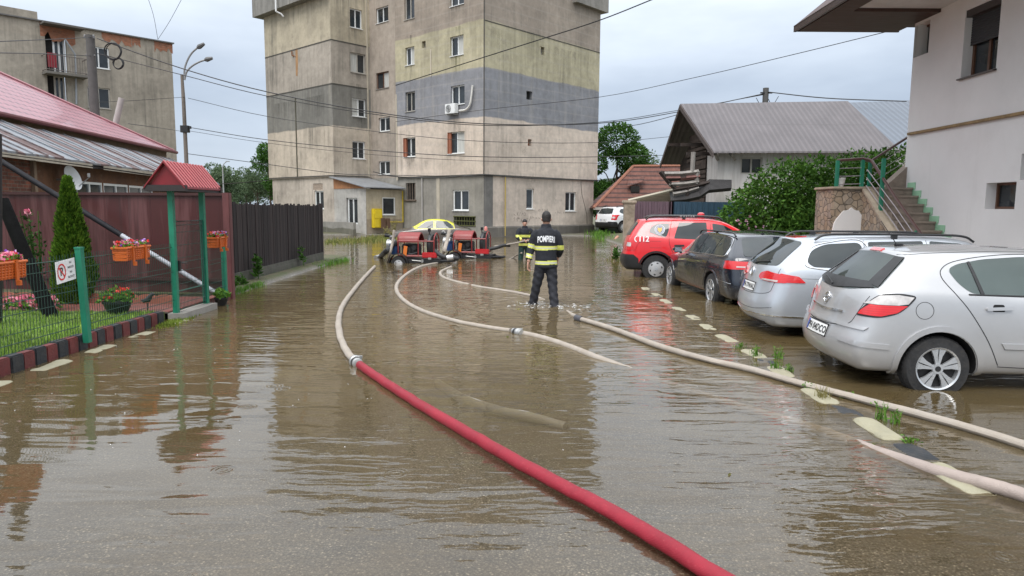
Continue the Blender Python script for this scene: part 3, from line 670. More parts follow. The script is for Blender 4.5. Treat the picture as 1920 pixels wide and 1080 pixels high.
b = MB(); b.box(PF0.pt((s1 - s0) / 2, zt2 + .03, -.1), (s1 - s0 + .3, .5, .08), math.atan2(dR.y, dR.x)); b.build('roof_edge', mat('roof_flash', (.12, .115, .11), .7), root2, world=True)
for i, r_ in enumerate(ops):
    if i in (1, 3): window(root2, PF0, r_, .12, [WHITEP, GREYF][i // 2], .08, 1)
    else:
        window(root2, PF0, (lerp(r_[0], r_[1], .38), r_[1] - .05, r_[2], r_[3]), .3, GREYF if i == 2 else WHITEP, .11, 1, sill=False, name='balcony_door')
        b = MB(); b.box(PF0.pt(lerp(r_[0], r_[1], .2), (r_[2] + r_[3]) / 2, -.33), ((r_[1] - r_[0]) * .4, .05, r_[3] - r_[2]), math.atan2(dR.y, dR.x)); b.build('recess', DARK, root2, world=True)
r_ = ops[0]; b = MB(); b.box(PF0.pt((r_[0] + r_[1]) / 2 + .3, r_[2] - .1, .5), (r_[1] - r_[0] + 1.2, 1.0, .16), math.atan2(dR.y, dR.x)); bal = b.build('balcony', mat('balcony_slab', (.14, .13, .115), .9, var=.3), root2, world=True)
b = MB()
a0, a1 = r_[0] - .25, r_[1] + .85
for z in (r_[2] + 1.0, r_[2] + .08): b.tube([PF0.pt(a0, z, .0), PF0.pt(a0, z, .95), PF0.pt(a1, z, .95), PF0.pt(a1, z, 0)], .025, 6)
for k in range(17): a = lerp(a0, a1, k / 16); b.tube([PF0.pt(a, r_[2], .95), PF0.pt(a, r_[2] + 1.0, .95)], .014, 4)
b.build('balcony_rail', mat('rail_rust', (.13, .11, .10), .8), bal, world=True)
b = MB(); b.box(PF0.pt((a0 + a1) / 2, r_[3] + .25, .45), (a1 - a0, 1.0, .1), math.atan2(dR.y, dR.x)); b.build('canopy', mat('canopy_dark', (.10, .09, .08), .8), root2, world=True)
b = MB(); b.box(PF0.pt(lerp(r_[0], r_[1], .2), r_[2] + .75, .35), (.5, .06, .9), math.atan2(dR.y, dR.x)); tag(b.build('hanging_cloth', mat('red_cloth', (.22, .02, .03), .9)), 'dark red cloth drying in the balcony of the far grey block', 'cloth')
b = MB(); q = PF0.at(143, 80) + Vector((nR.x, nR.y, 0)) * .15; b.tube([PF0.at(118, 75) + Vector((nR.x, nR.y, 0)) * .4, PF0.at(138, 103) + Vector((nR.x, nR.y, 0)) * .3, PF0.at(141, 140) + Vector((nR.x, nR.y, 0)) * .15, PF0.at(142, 196) + Vector((nR.x, nR.y, 0)) * .15], .06, 8); b.build('downpipe', mat('zinc', (.33, .35, .37), .5, .3), root2, world=True)
# ------------------------------------------------------------------ house with pink metal-tile roof behind the garden fence
hd = Vector((-.185, 1)).normalized(); hn = Vector((hd.y, -hd.x))
PE = Pl((-10.8, 14.6), hd, hn)                    # plane of the low tin eave
PWH = Pl(PE.P - hn * .45, hd, hn); PUP = Pl(PE.P - hn * 2.3, hd, hn); PRD = Pl(PE.P - hn * 6.5, hd, hn)
hroot = empty('house', (-11.5, 15, 0), 0, 'low brick house with a pink metal tile roof above a rusty tin lean-to roof', 'house')
t = NT('brown_render'); p = t.pos()
c = t.mix(t.ramp(t.noise(p, 1.4, 6, .7), [(.42, 0), (.6, 1)]), (.15, .065, .03), (.105, .05, .028)); c = t.mix(t.ramp(t.noise(p, 5, 5, .7), [(.55, 0), (.7, .6)]), c, (.22, .16, .11))
t.bsdf(c, .9, 0, t.bump(t.noise(p, 14, 5), .4, .02)); RENDERB = t.m
t = NT('rough_brick'); p = t.pos(); br = t.n('TexBrick'); br.inputs['Scale'].default_value = 1.0; br.inputs['Brick Width'].default_value = .26; br.inputs['Row Height'].default_value = .085; br.inputs['Mortar Size'].default_value = .009; br.inputs['Bias'].default_value = -.2
br.inputs['Color1'].default_value = (.20, .062, .035, 1); br.inputs['Color2'].default_value = (.075, .03, .02, 1); br.inputs['Mortar'].default_value = (.14, .11, .085, 1)
mv = t.n('CombineXYZ'); sp = t.n('SeparateXYZ'); t.l(p, sp.inputs[0]); t.l(sp.outputs['Y'], mv.inputs[0]); t.l(sp.outputs['Z'], mv.inputs[1]); t.l(mv.outputs[0], br.inputs['Vector'])
t.bsdf(t.mix(1, br.outputs['Color'], t.ramp(t.noise(p, 4, 5, .7), [(.3, .5), (.7, 1.4)]), 'MULTIPLY'), .9, 0, t.bump(br.outputs['Fac'], -.5, .01)); BRICKM = t.m
sA, sB = PWH.s_(-160, 320), PWH.s_(402, 350); s61 = PWH.s_(62, 320)
def tinz(px_): return PE.at(px_, 280 + px_ * .1415 if px_ < 300 else 322.5 + (px_ - 300) * .2).z
wz1 = 2.80
wv = [(PWH.s_(143, 350), PWH.s_(192, 350), 1.5, PWH.at(168, 341).z), (PWH.s_(194, 350), PWH.s_(240, 352), 1.5, PWH.at(216, 345).z), (PWH.s_(242, 352), PWH.s_(286, 354), 1.5, PWH.at(262, 349).z)]
b = MB(); P1_ = PWH.P + hd * s61; b.wall(P1_, hd, sB - s61, 0, wz1, [(a - s61, c - s61, d, e) for a, c, d, e in wv], hn, .1)
e_ = PWH.P + hd * sB; b.quad(*[v3(k, z) for k, z in ((e_, 0), (e_ - hn * 5, 0), (e_ - hn * 5, 3.2), (e_, wz1))]); b.build('wall', RENDERB, hroot, world=True)
b = MB(); b.wall(PWH.P + hd * sA, hd, s61 - sA - .12, 0, wz1, [], hn, .1); b.build('brick_wall', BRICKM, hroot, world=True)
b = MB(); b.box(PWH.pt(s61 - .06, wz1 / 2, .02), (.14, .12, wz1), math.atan2(hd.y, hd.x)); b.build('corner_post', mat('old_board', (.22, .15, .10), .85, var=.3, scale=5, stretch=(4, 4, .5)), hroot, world=True)
for r_ in wv: window(hroot, PWH, r_, .05, WHITEP, .07, 1)
# tin lean-to roof with standing seams, sagging lower edge
t = NT('old_tin_roof'); p = t.pos(); sp = t.n('SeparateXYZ'); t.l(p, sp.inputs[0])
al = t.math('ADD', t.math('MULTIPLY', sp.outputs['X'], hd.x), t.math('MULTIPLY', sp.outputs['Y'], hd.y))
band = t.noise(None, 1); wv_ = t.n('TexNoise'); wv_.noise_dimensions = '1D'; wv_.inputs['Scale'].default_value = 1.1; wv_.inputs['Detail'].default_value = 2; t.l(al, wv_.inputs['W'])
rst = t.math('ADD', t.math('MULTIPLY', wv_.outputs['Fac'], .75), t.math('MULTIPLY', t.noise(t.mapping(p, (1.2, .5, 1)), 1.5, 6, .7), .35))
c = t.mix(t.ramp(rst, [(.53, 0), (.60, 1)]), (.215, .23, .25), (.125, .08, .074))
t.bsdf(t.mix(1, c, t.ramp(t.noise(p, 3, 5), [(.3, .8), (.7, 1.2)]), 'MULTIPLY'), t.ramp(rst, [(.5, .35), (.62, .75)]), .25, t.bump(t.noise(p, 6, 3), .3, .02)); OLDTIN = t.m
b = MB(); rr = random.Random(3); N = 40; low = []; up = []
for i in range(N + 1):
    px_ = lerp(-170, 410, i / N) if i < N else 412
    yl = (280 + px_ * .1415) if px_ < 300 else lerp(322.5, 346, (px_ - 300) / 110)
    q = PE.at(px_, yl); q.z += rr.uniform(-.012, .012); low.append(q)
    q2 = PUP.P + hd * ((Vector((q.x, q.y)) - PE.P).dot(hd)); up.append(Vector((q2.x, q2.y, PUP.at(0, 226).z + .0)))
vs = low + up + [v - Vector((0, 0, .05)) for v in low]
b.add(vs, [(i, i + 1, N + 2 + i, N + 1 + i) for i in range(N)] + [(i, i + 1, 2 * N + 3 + i, 2 * N + 2 + i) for i in range(N)], False)
for i in range(0, N + 1):
    if i % 2 == 0: b.tube([low[i] + Vector((0, 0, .02)), up[i] + Vector((0, 0, .02))], .018, 5)
for k in range(3): b.add([low[N], up[N], up[N] - Vector((0, 0, .3)), low[N] - Vector((0, 0, .06))], [(0, 1, 2, 3)])
b.build('tin_roof', OLDTIN, hroot, world=True)
b = MB(); b.add([low[0] - Vector((0, 0, .06)), low[N] - Vector((0, 0, .06)), v3(PWH.P + hd * sB, wz1 + .05), v3(PWH.P + hd * sA, wz1 + .05)], [(0, 1, 2, 3)]); b.build('soffit', mat('dark_soffit', (.045, .03, .022), .9), hroot, world=True)
# pink metal tile roof
t = NT('pink_metal_tile'); p = t.pos(); sp = t.n('SeparateXYZ'); t.l(p, sp.inputs[0])
al = t.math('ADD', t.math('MULTIPLY', sp.outputs['X'], hd.x), t.math('MULTIPLY', sp.outputs['Y'], hd.y))
E1 = PUP.at(326, 283); E0 = PUP.at(-170, 210 - .225 * 170); RG = PRD.at(-170, 137 - .443 * 170)
vz = t.math('DIVIDE', t.math('ADD', sp.outputs['Z'], -E1.z), (RG.z - E1.z) / 5.5)
uu = t.math('FRACT', t.math('DIVIDE', al, .42)); vv = t.math('FRACT', t.math('DIVIDE', vz, .42))
wave = t.math('SINE', t.math('MULTIPLY', uu, math.pi))
step = t.ramp(vv, [(0, 0), (.14, 0), (.22, 1), (1, .75)])
hgt = t.math('ADD', t.math('MULTIPLY', wave, .6), step)
shade_dots = t.math('MULTIPLY', t.math('LESS_THAN', vv, .42), t.math('GREATER_THAN', wave, .66))  # dark spots: shade at the tile steps painted into the colour
c = t.mix(t.math('MULTIPLY', shade_dots, .75), (.33, .125, .15), (.10, .035, .05)); c = t.mix(1, c, t.ramp(t.noise(p, .8, 4), [(.3, .88), (.7, 1.12)]), 'MULTIPLY')
t.bsdf(c, .38, 0, t.bump(hgt, .6, .02), .15); PINKT = t.m
b = MB(); BK = v3(PRD.P - hn * 3 + hd * ((Vector((E1.x, E1.y)) - PUP.P).dot(hd)), E1.z)
b.add([E0, E1, RG, BK], [(0, 1, 2), (1, 3, 2)], False); roofp = b.build('roof', PINKT, hroot, world=True)
MAROON = mat('maroon_trim', (.12, .022, .028), .45)
b = MB(); d3 = (E1 - E0).normalized(); b.tube([E0 + Vector((0, 0, -.05)), E1 + Vector((0, 0, -.05)) + d3 * .5], .075, 8); b.build('gutter', MAROON, roofp, world=True)
b = MB(); b.tube([E1 + Vector((0, 0, .03)), RG + Vector((0, 0, .03))], .05, 6); b.build('hip_cap', mat('pink_cap', (.5, .24, .26), .4), roofp, world=True)
b = MB(); u0, u1 = E0 + Vector((0, 0, -.08)), E1 + Vector((0, 0, -.08)); off = Vector((hn.x, hn.y, 0)) * .35
b.add([u0 - off, u1 - off, u1 - off - Vector((0, 0, .5)), u0 - off - Vector((0, 0, .5))], [(0, 1, 2, 3)]); b.add([u0, u1, u1 - off, u0 - off], [(0, 1, 2, 3)]); b.build('wall', mat('ochre_board', (.20, .15, .10), .85, var=.25, scale=3), hroot, world=True)
# dish on the wall
q = PWH.at(106, 334); dd = Vector((.97, .0, .25)).normalized()
dish = empty('satellite_dish', q + Vector((hn.x, hn.y, 0)) * .35, 0, 'pale satellite dish on the brown house wall above the red fence', 'satellite dish')
b = MB(); a = dd.orthogonal().normalized(); c2 = dd.cross(a)
rings = [[dd * (.16 * (k / 6) ** 2 - .1) + (a * math.cos(w_ * .2618) * 1.0 + c2 * math.sin(w_ * .2618) * 1.1) * (.31 * k / 6 + .001) for w_ in range(24)] for k in range(7)]
b.loft(rings, cap=False); b.loft([[v - dd * .012 for v in r_] for r_ in rings], cap=False); b.build('reflector', mat('dish_grey', (.50, .50, .50), .5), dish)
b = MB(); b.tube([-c2 * .3 + dd * .0, -c2 * .1 + dd * .45], .012, 6); b.cyl(-c2 * .1 + dd * .42, .035, .1, 10); b.tube([dd * -.1, Vector((-hn.x, -hn.y, -.1)) * .38], .025, 6); b.build('arm', mat('dish_arm', (.3, .3, .3), .5, .5), dish)

# ------------------------------------------------------------------ fences
t = NT('oxblood_sheet'); p = t.pos(); sp = t.n('SeparateXYZ'); t.l(p, sp.inputs[0])
st = t.noise(t.mapping(p, (3.4, 3.4, .25)), 1.0, 5, .6)
c = t.mix(t.ramp(st, [(.50, 0), (.60, .8)]), (.060, .014, .014), (.125, .050, .050))
c = t.mix(t.ramp(t.noise(t.mapping(p, (9, 9, .3)), 1, 3), [(.58, 0), (.66, .5)]), c, (.035, .014, .014))
pl_ = t.math('FRACT', t.math('MULTIPLY', sp.outputs['X'], 2.2)); gr_ = t.ramp(pl_, [(0, 0), (.03, 1), (.97, 1), (1, 0)])
t.bsdf(c, .42, 0, t.bump(gr_, .5, .01)); OXB = t.m
fr = empty('sheet_fence', (-5.35, 13.0, 0), 0, 'tall oxblood red board fence with pale rain streaks behind the garden', 'fence')
b = MB(); A, B = Vector((-5.35, 13.0)), Vector((-15.0, 13.9)); d_ = (B - A).normalized(); nf = Vector((d_.y, -d_.x)); nf = nf if nf.y < 0 else -nf
L_ = (B - A).length; b.wall(A, d_, L_, .02, 1.93, [], nf, .03); b.wall(A - nf * .04, d_, L_, .02, 1.93, [], -nf, .03); b.build('sheet', OXB, fr, world=True)
b = MB(); b.box(v3((A + B) / 2, 1.95), (L_ + .1, .10, .05), math.atan2(d_.y, d_.x)); b.box(v3((A + B) / 2 + nf * .02, .35), (L_, .05, .06), math.atan2(d_.y, d_.x)); b.build('rail', mat('oxblood_rail', (.05, .016, .015), .5), fr, world=True)
b = MB(); b.box((-5.30, 12.96, .98), (.13, .13, 2.0), bev=.01); b.build('end_post', mat('oxblood_post', (.11, .035, .035), .5, var=.3, scale=4, stretch=(3, 3, .5)), fr, world=True)
t = NT('dark_fence_wood'); gm = t.n('NewGeometry'); p = gm.outputs['Position']
c = t.ramp(gm.outputs['Random Per Island'], [(0, (.010, .006, .006)), (.6, (.017, .0105, .0105)), (1, (.029, .019, .018))])
c = t.mix(t.ramp(t.noise(t.mapping(p, (20, 20, .7)), 1, 5, .65), [(.55, 0), (.72, .55)]), c, (.055, .044, .042))
t.bsdf(c, .85, 0, t.bump(t.noise(t.mapping(p, (30, 30, 1.2)), 1, 4), .5, .01)); FW = t.m
wf = empty('wooden_fence', (-5.95, 13.2, 0), 0, 'dark weathered vertical plank fence on a concrete footing beside the flooded road', 'fence')
b = MB(); y = 13.12; rr = random.Random(9)
while y < 21.5:
    w_ = rr.uniform(.085, .115); zt = 1.80 + rr.uniform(-.03, .03) - .004 * (y - 13)
    b.box((-5.93 + rr.uniform(-.008, .008), y + w_ / 2, (zt + .30) / 2), (.022, w_ - .006, zt - .30), m=Matrix.Rotation(rr.uniform(-.006, .006), 3, 'X')); y += w_
b.build('boards', FW, wf, world=True)
b = MB(); b.box((-5.965, 17.3, .5), (.04, 8.4, .09)); b.box((-5.965, 17.3, 1.45), (.04, 8.4, .09)); b.build('rail', FW, wf, world=True)
b = MB(); b.box((-5.96, 17.3, .02), (.2, 8.45, .42)); b.box((-5.91, 17.3, .26), (.06, 8.5, .1)); b.build('footing', mat('wet_footing', (.085, .08, .068), .8, var=.35, scale=2, bump=.4, dirt=.5, dirtcol=(.03, .05, .015), world=True), wf, world=True)
b = MB(); b.box((-5.95, 21.62, .95), (.10, .12, 1.75)); b.build('end_post', FW, wf, world=True)

GP = mat('green_paint', (.012, .17, .10), .4, var=.2, scale=3, dirt=.15, dirtcol=(.01, .05, .03)); GWIRE = mat('green_wire', (.008, .042, .028), .45)
def mesh_panel(b, x0, y0, x1, y1, zb, zt, stepv=.05):
    L = math.hypot(x1 - x0, y1 - y0); n = int(L / stepv)
    for k in range(n + 1):
        u = k / n; b.tube([(lerp(x0, x1, u), lerp(y0, y1, u), zb), (lerp(x0, x1, u), lerp(y0, y1, u), zt)], .0034, 4, cap=False)
    z = zb
    while z <= zt + .01:
        b.tube([(x0, y0, z), (x1, y1, z)], .0038, 4, cap=False)
        z += .2
    for zz in (zb + .1, (zb + zt) / 2 + .05, zt - .06): b.tube([(x0 + .02, y0, zz), (x1 + .02, y1, zz)], .005, 4, cap=False)
gf = empty('mesh_fence', (-5.42, 8.4, .1), 0, 'low green wire mesh fence panels on a green post along the lawn', 'fence')
b = MB(); mesh_panel(b, -5.22, 5.9, -5.20, 8.2, .2, 1.17); b.build('mesh_panel', GWIRE, gf, world=True)
b = MB(); mesh_panel(b, -5.20, 8.3, -5.19, 10.52, .2, 1.17); b.build('mesh_panel', GWIRE, gf, world=True)
b = MB(); b.box((-5.15, 8.26, .66), (.07, .07, 1.14), m=Matrix.Rotation(R(-1.5), 3, 'Y') , bev=0); b.box((-5.165, 8.26, 1.235), (.08, .08, .02)); b.build('post', GP, gf, world=True)
gf2 = empty('mesh_fence', (-5.35, 12.7, 0), 0, 'short green mesh fence piece between the roofed gate and the oxblood fence', 'fence')
b = MB(); mesh_panel(b, -5.2, 11.68, -5.25, 12.56, .2, 1.17); b.build('mesh_panel', GWIRE, gf2, world=True)
b = MB(); b.box((-5.25, 12.6, .66), (.07, .07, 1.2)); b.build('post', GP, gf2, world=True)

gt = empty('garden_gate', (-5.32, 11.4, 0), 0, 'green garden gate under a small red gabled tin roof', 'gate')
for y in (10.57, 11.62):
    b = MB(); b.box((-5.17, y, 1.02), (.075, .075, 2.0)); b.build('post', GP, gt, world=True)
b = MB(); z0, z1 = .13, 1.5
b.tube([(-5.17, 10.64, z0), (-5.17, 11.56, z0), (-5.17, 11.56, z1), (-5.17, 10.64, z1)], .018, 6, closed=True); b.tube([(-5.17, 10.64, .42), (-5.17, 11.56, .42)], .012, 6); lf_ = b.build('leaf_frame', mat('dark_green_paint', (.01, .075, .05), .45), gt, world=True)
b = MB(); mesh_panel(b, -5.17, 10.66, -5.17, 11.54, z0, z1, .045); b.build('mesh_panel', GWIRE, gt, world=True)
b = MB(); b.box((-5.13, 10.65, .82), (.04, .05, .16)); b.tube([(-5.10, 10.67, .86), (-5.06, 10.69, .86), (-5.06, 10.77, .85)], .01, 6); b.build('lock', mat('black_metal', (.02, .02, .02), .4), gt, world=True)
REDT = mat('red_sheet', (.20, .014, .02), .4, var=.15, scale=2, dirt=.3, dirtcol=(.1, .02, .02)); RIB = mat('red_rib', (.42, .11, .115), .38, var=.15)
rx, ry0, ry1, ze, zr_ = -5.16, 10.42, 11.62, 2.03, 2.37; hw = .245
b = MB()
for sgn in (-1, 1): b.prism([(rx, ry0 - .06, zr_), (rx, ry1 + .06, zr_), (rx + sgn * (hw + .06), ry1 + .06, ze - .04), (rx + sgn * (hw + .06), ry0 - .06, ze - .04)], (0, 0, .025))
b.cur = 1
for k in range(13):
    y = lerp(ry0 - .02, ry1 + .02, k / 12)
    for sgn in (-1, 1): b.tube([(rx, y, zr_ + .03), (rx + sgn * (hw + .06), y, ze - .01)], .016, 5)
b.build('roof', [REDT, RIB], gt, world=True)
b = MB(); b.prism([(rx - hw, ry0, ze), (rx + hw, ry0, ze), (rx, ry0, zr_ - .02)], (0, .02, 0)); b.build('gable', REDT, gt, world=True)
b = MB(); b.prism([(rx - hw, ry1, ze), (rx + hw, ry1, ze), (rx, ry1, zr_ - .02)], (0, .02, 0)); b.build('gable', REDT, gt, world=True)
b = MB(); b.box((rx, ry0 - .02, ze - .03), (2 * hw + .14, .06, .09)); b.box((rx, ry1 + .03, ze - .03), (2 * hw + .14, .06, .09)); b.box((rx - hw - .02, (ry0 + ry1) / 2, ze - .035), (.05, ry1 - ry0, .09)); b.box((rx + hw + .02, (ry0 + ry1) / 2, ze - .035), (.05, ry1 - ry0, .09)); b.build('fascia', mat('dark_fascia', (.025, .018, .018), .6), gt, world=True)
b = MB(); b.box((-5.17, 11.1, .03), (.3, 1.2, .14)); tag(b.build('doorstep', CONC), 'grey concrete doorstep under the garden gate', 'step')

# no-parking board
sg = empty('no_parking_sign', (-5.14, 7.95, .99), R(90) + R(8), 'white no-parking board with red ring tied to the mesh fence', 'sign')
b = MB(); b.box((0, 0, 0), (.44, .006, .25), m=Matrix.Rotation(R(-3), 3, 'Y')); b.build('board', mat('sign_white', (.74, .74, .74), .4), sg)
SGR = mat('sign_red', (.6, .02, .02), .5); INK = mat('ink_black', (.02, .02, .02), .6)
tl = Matrix.Rotation(R(-3), 3, 'Y')
def ringmesh(b, cx, cz, r0, r1, y, n=32):
    vs = [tl @ Vector((cx + r_ * math.cos(k * 2 * math.pi / n), y, cz + r_ * math.sin(k * 2 * math.pi / n))) for k in range(n) for r_ in (r0, r1)]
    b.add(vs, [(2 * k, 2 * k + 1, (2 * k + 3) % (2 * n), (2 * k + 2) % (2 * n)) for k in range(n)], False)
b = MB(); ringmesh(b, -.105, 0, .078, .096, -.0065); b.box(tl @ Vector((-.105, -.0068, 0)), (.165, .001, .018), m=tl @ Matrix.Rotation(R(45), 3, 'Y')); b.build('ring', SGR, sg)
def put_text(parent, txt, size, fn, m, name='lettering', bold=0.0, spacing=1.0):
    vs, fs = text_mesh(txt, size, bold, spacing); b = MB(); b.add([fn(v.x, v.y) for v in vs], fs, False); return b.build(name, m, parent, fixn=False)
put_text(sg, 'P', .13, lambda x, y: tl @ Vector((-.105 + x, -.005, y)), INK, 'letter', .004)
for k, s_ in enumerate(('NU', 'PARCAȚI', 'NU', 'BLOCAȚI')): put_text(sg, s_, .036, lambda x, y, k=k: tl @ Vector((.11 + x, -.005, .085 - k * .055 + y)), INK, 'lettering', .0006)

# ------------------------------------------------------------------ kerbs and edgings
KR = mat('kerb_red', (.13, .024, .022), .7, var=.35, scale=5, bump=.4, bscale=40, dirt=.4, dirtcol=(.05, .03, .025), world=True); KB = mat('kerb_black', (.017, .020, .024), .65, var=.35, scale=5, bump=.4, bscale=40, dirt=.35, dirtcol=(.07, .06, .05), world=True)
KY = mat('kerb_yellow', (.285, .265, .185), .7, var=.15, scale=6, bump=.5, bscale=60, dirt=.45, dirtcol=(.30, .27, .17), world=True)
y = 6.3; k = 0; rr = random.Random(2)
proto = {}
while y < 10.05:
    nm = 'red' if k % 2 else 'black'
    if nm not in proto:
        b = MB(); b.box((0, .093, .06), (.13, .182, .24), bev=.012); o = b.build('kerb_block', KR if nm == 'red' else KB)
        tag(o, f'{nm} painted block in the red and black border of the lawn', 'kerb block', f'{nm} border blocks of the lawn'); proto[nm] = o
    else: o = proto[nm].copy(); COL.objects.link(o)
    o.location = (-5.25 + rr.uniform(-.006, .006), y, rr.uniform(-.006, .006)); o.rotation_euler = (0, rr.uniform(-.02, .02), rr.uniform(-.03, .03)); y += .187; k += 1
def kerbstone(x, y, z, L, w_, col, lab, grp, key):
    if key not in proto:
        bm = bmesh.new(); bmesh.ops.create_cube(bm, size=1)
        for v in bm.verts: v.co = Vector((v.co.x * w_, v.co.y * L, v.co.z * .22))
        bmesh.ops.subdivide_edges(bm, edges=bm.edges[:], cuts=9, use_grid_fill=True); r2 = random.Random(hash(key) if False else sum(map(ord, key)))
        lump = [(r2.uniform(-w_ / 2, w_ / 2), r2.uniform(-L / 2, L / 2), r2.uniform(-.014, .008)) for _ in range(14)]
        for v in bm.verts:
            ex_, ey_ = abs(v.co.x) / (w_ / 2), abs(v.co.y) / (L / 2); up_ = v.co.z > .1
            dz_ = -.030 * (ex_ ** 6 + ey_ ** 8) + sum(q_[2] * math.exp(-((v.co.x - q_[0]) ** 2 + (v.co.y - q_[1]) ** 2) / .0035) for q_ in lump)
            v.co += Vector((r2.gauss(0, .003) - math.copysign(.018 * ey_ ** 6, v.co.x) * ex_ ** 4, r2.gauss(0, .003) - math.copysign(.02 * ex_ ** 6, v.co.y) * ey_ ** 4, dz_ if up_ else 0))
        b = MB(); b.bm(bm, lambda v: v + Vector((0, 0, -.11)), True); proto[key] = b.build('kerb_stone', col)
        o = proto[key]
    else: o = proto[key].copy(); COL.objects.link(o)
    o.location = (x, y, z); o.rotation_euler = (rr.uniform(-.008, .008), rr.uniform(-.012, .012), rr.uniform(-.06, .06)); tag(o, lab, 'kerb stone', grp)
ys = [4.40, 5.42, 6.40, 7.36, 8.30, 9.28, 10.2, 11.1, 12.0, 13.0, 14.0, 15.1]
for i, y in enumerate(ys):
    kerbstone(2.93 + .02 * math.sin(i * 2), y, lerp(.026, .010, ss(4, 12, y)), .56, .21, KY, 'cream yellow kerb stone beside the parked cars, just above the flood', 'cream kerb stones beside the parked cars', 'yr%d' % (i % 4))
    kerbstone(2.95, y + .5, lerp(.012, -.012, ss(4, 11, y)), .40, .22, KB, 'black kerb stone beside the parked cars, awash between cream ones', 'black kerb stones beside the parked cars', 'br%d' % (i % 3))
for i, y in enumerate((6.5, 7.42, 8.33, 9.28, 10.3)):
    kerbstone(-5.02, y, .018 - .003 * i, .5, .22, KY, 'cream yellow kerb stone at the water edge below the lawn border', 'cream kerb stones below the lawn', 'yr%d' % (i % 4))
SC = mat('scallop_terracotta', (.23, .075, .045), .75, var=.25, scale=4, bump=.3)
b = MB(); pr = [(-.15, 0), (.15, 0), (.15, .12)] + [(.15 * math.cos(a * math.pi / 8), .12 + .06 * math.sin(a * math.pi / 8)) for a in range(1, 8)] + [(-.15, .12)]
b.prism([(x, 0, z) for x, z in pr], (0, .05, 0)); sc0 = b.build('edging_tile', SC)
for i in range(13):
    o = sc0 if i == 0 else sc0.copy()
    if i: COL.objects.link(o)
    o.location = (-5.75 - .305 * i, 11.35 + .02 * i, .10); o.rotation_euler = (R(-6), 0, rr.uniform(-.03, .03)); tag(o, 'scalloped terracotta edging tile along the brick garden walk', 'edging tile', 'scalloped edging tiles of the garden walk')

# ------------------------------------------------------------------ plants and pots of the garden
def flowers(lf, fl, c, sx, sy, h, n, cols, s=.05, r=random.Random(21)):
    for _ in range(n):
        x, y = c[0] + r.uniform(-sx, sx), c[1] + r.uniform(-sy, sy); hh = h * r.uniform(.3, 1)
        leaf(lf, Vector((x, y, c[2] + hh * .7)), s * 1.3, r, rvec(r) + Vector((0, 0, .4)), .7)
        if r.random() < .55:
            q = Vector((x, y, c[2] + hh)); b = fl[r.randrange(len(fl))]
            for _k in range(5): leaf(b, q, s * .75, r, rvec(r) + Vector((.2, -.4, .5)), .9)
ORG = mat('orange_plastic', (.50, .105, .015), .45, var=.15)
def flower_box(loc, rz, L, label):
    root = empty('flower_box', loc, rz, label, 'flower box', 'orange flower boxes on the garden fence'); root.scale = (.92, .9, .84); b = MB()
    w0, h0 = .17, .2
    b.prism([(-L / 2, -w0 / 2, 0), (L / 2, -w0 / 2, 0), (L / 2, w0 / 2, 0), (-L / 2, w0 / 2, 0)], (0, 0, .02))
    for k in range(6):   # woven rows
        z = .03 + k * .032
        b.tube([(-L / 2 - .01 * (k % 2), -w0 / 2 - .002 * k, z), (L / 2, -w0 / 2 - .002 * k, z), (L / 2, w0 / 2 + .002 * k, z), (-L / 2, w0 / 2 + .002 * k, z)], .015, 6, closed=True)
    n = int(L / .05)
    for k in range(n + 1):
        x = lerp(-L / 2, L / 2, k / n); b.tube([(x, -w0 / 2 - .012, .01), (x, -w0 / 2 - .022, h0)], .008, 5); b.tube([(x, w0 / 2 + .012, .01), (x, w0 / 2 + .022, h0)], .008, 5)
    b.build('basket', ORG, root)
    b = MB(); b.tube([(-L / 2 - .02, -w0 / 2 - .02, h0), (L / 2 + .02, -w0 / 2 - .02, h0), (L / 2 + .02, w0 / 2 + .02, h0), (-L / 2 - .02, w0 / 2 + .02, h0)], .02, 6, closed=True); b.build('rim', ORG, root)
    for x in (-L * .28, L * .28):
        b = MB(); b.box((x, -w0 / 2 - .035, .09), (.035, .02, .25)); b.box((x, 0, h0 + .015), (.035, w0 + .1, .02)); b.box((x, -w0 / 2 - .05, -.05), (.03, .05, .06)); b.build('hanger', ORG, root)
    lf, f1, f2, f3 = MB(), MB(), MB(), MB(); flowers(lf, [f1, f1, f2, f3], (0, 0, h0 - .03), L / 2, .1, .14, int(170 * L), None, .055)
    lf.build('foliage', BRIGHT, root); f1.build('blossom', PINKP, root); f2.build('blossom', REDP, root); f3.build('blossom', PURP, root); return root
flower_box((-5.12, 6.80, 1.0), R(90), .72, 'orange woven flower box with purple and red petunias, cut by the photo edge')
flower_box((-5.10, 9.28, 1.02), R(90), .60, 'orange woven flower box with pink petunias over the black flower pot')
flower_box((-5.16, 12.12, 1.02), R(90), .44, 'small orange flower box beyond the roofed gate, before the oxblood fence')
def pot(loc, r_, h_, m, label, kind, lm, fm=None, n=260, fh=.18):
    root = empty('flower_pot', loc, 0, label, 'flower pot'); b = MB()
    b.lathe((0, 0, 0), [(r_ * .55, 0), (r_ * .75, h_ * .3), (r_ * .95, h_ * .8), (r_ * 1.02, h_ * .86), (r_ * 1.02, h_), (r_ * .92, h_), (r_ * .9, h_ * .9)], 24); b.build('pot', m, root)
    lf, fl = MB(), MB(); r = random.Random(int(abs(loc[0] * 100)))
    for _ in range(n):
        a = r.uniform(0, 6.28); k = r_ * 1.15 * math.sqrt(r.random()); q = Vector((k * math.cos(a), k * math.sin(a), h_ + fh * r.random() * (1.2 - k / r_ * .6)))
        leaf(lf, q, .07, r, rvec(r) + Vector((0, 0, .5)), .6)
        if fm and r.random() < .1:
            for _k in range(6): leaf(fl, q + Vector((0, 0, .06)), .035, r, None, .9)
    lf.build('foliage', lm, root)
    if fm and fl.v: fl.build('blossom', fm, root)
    return root
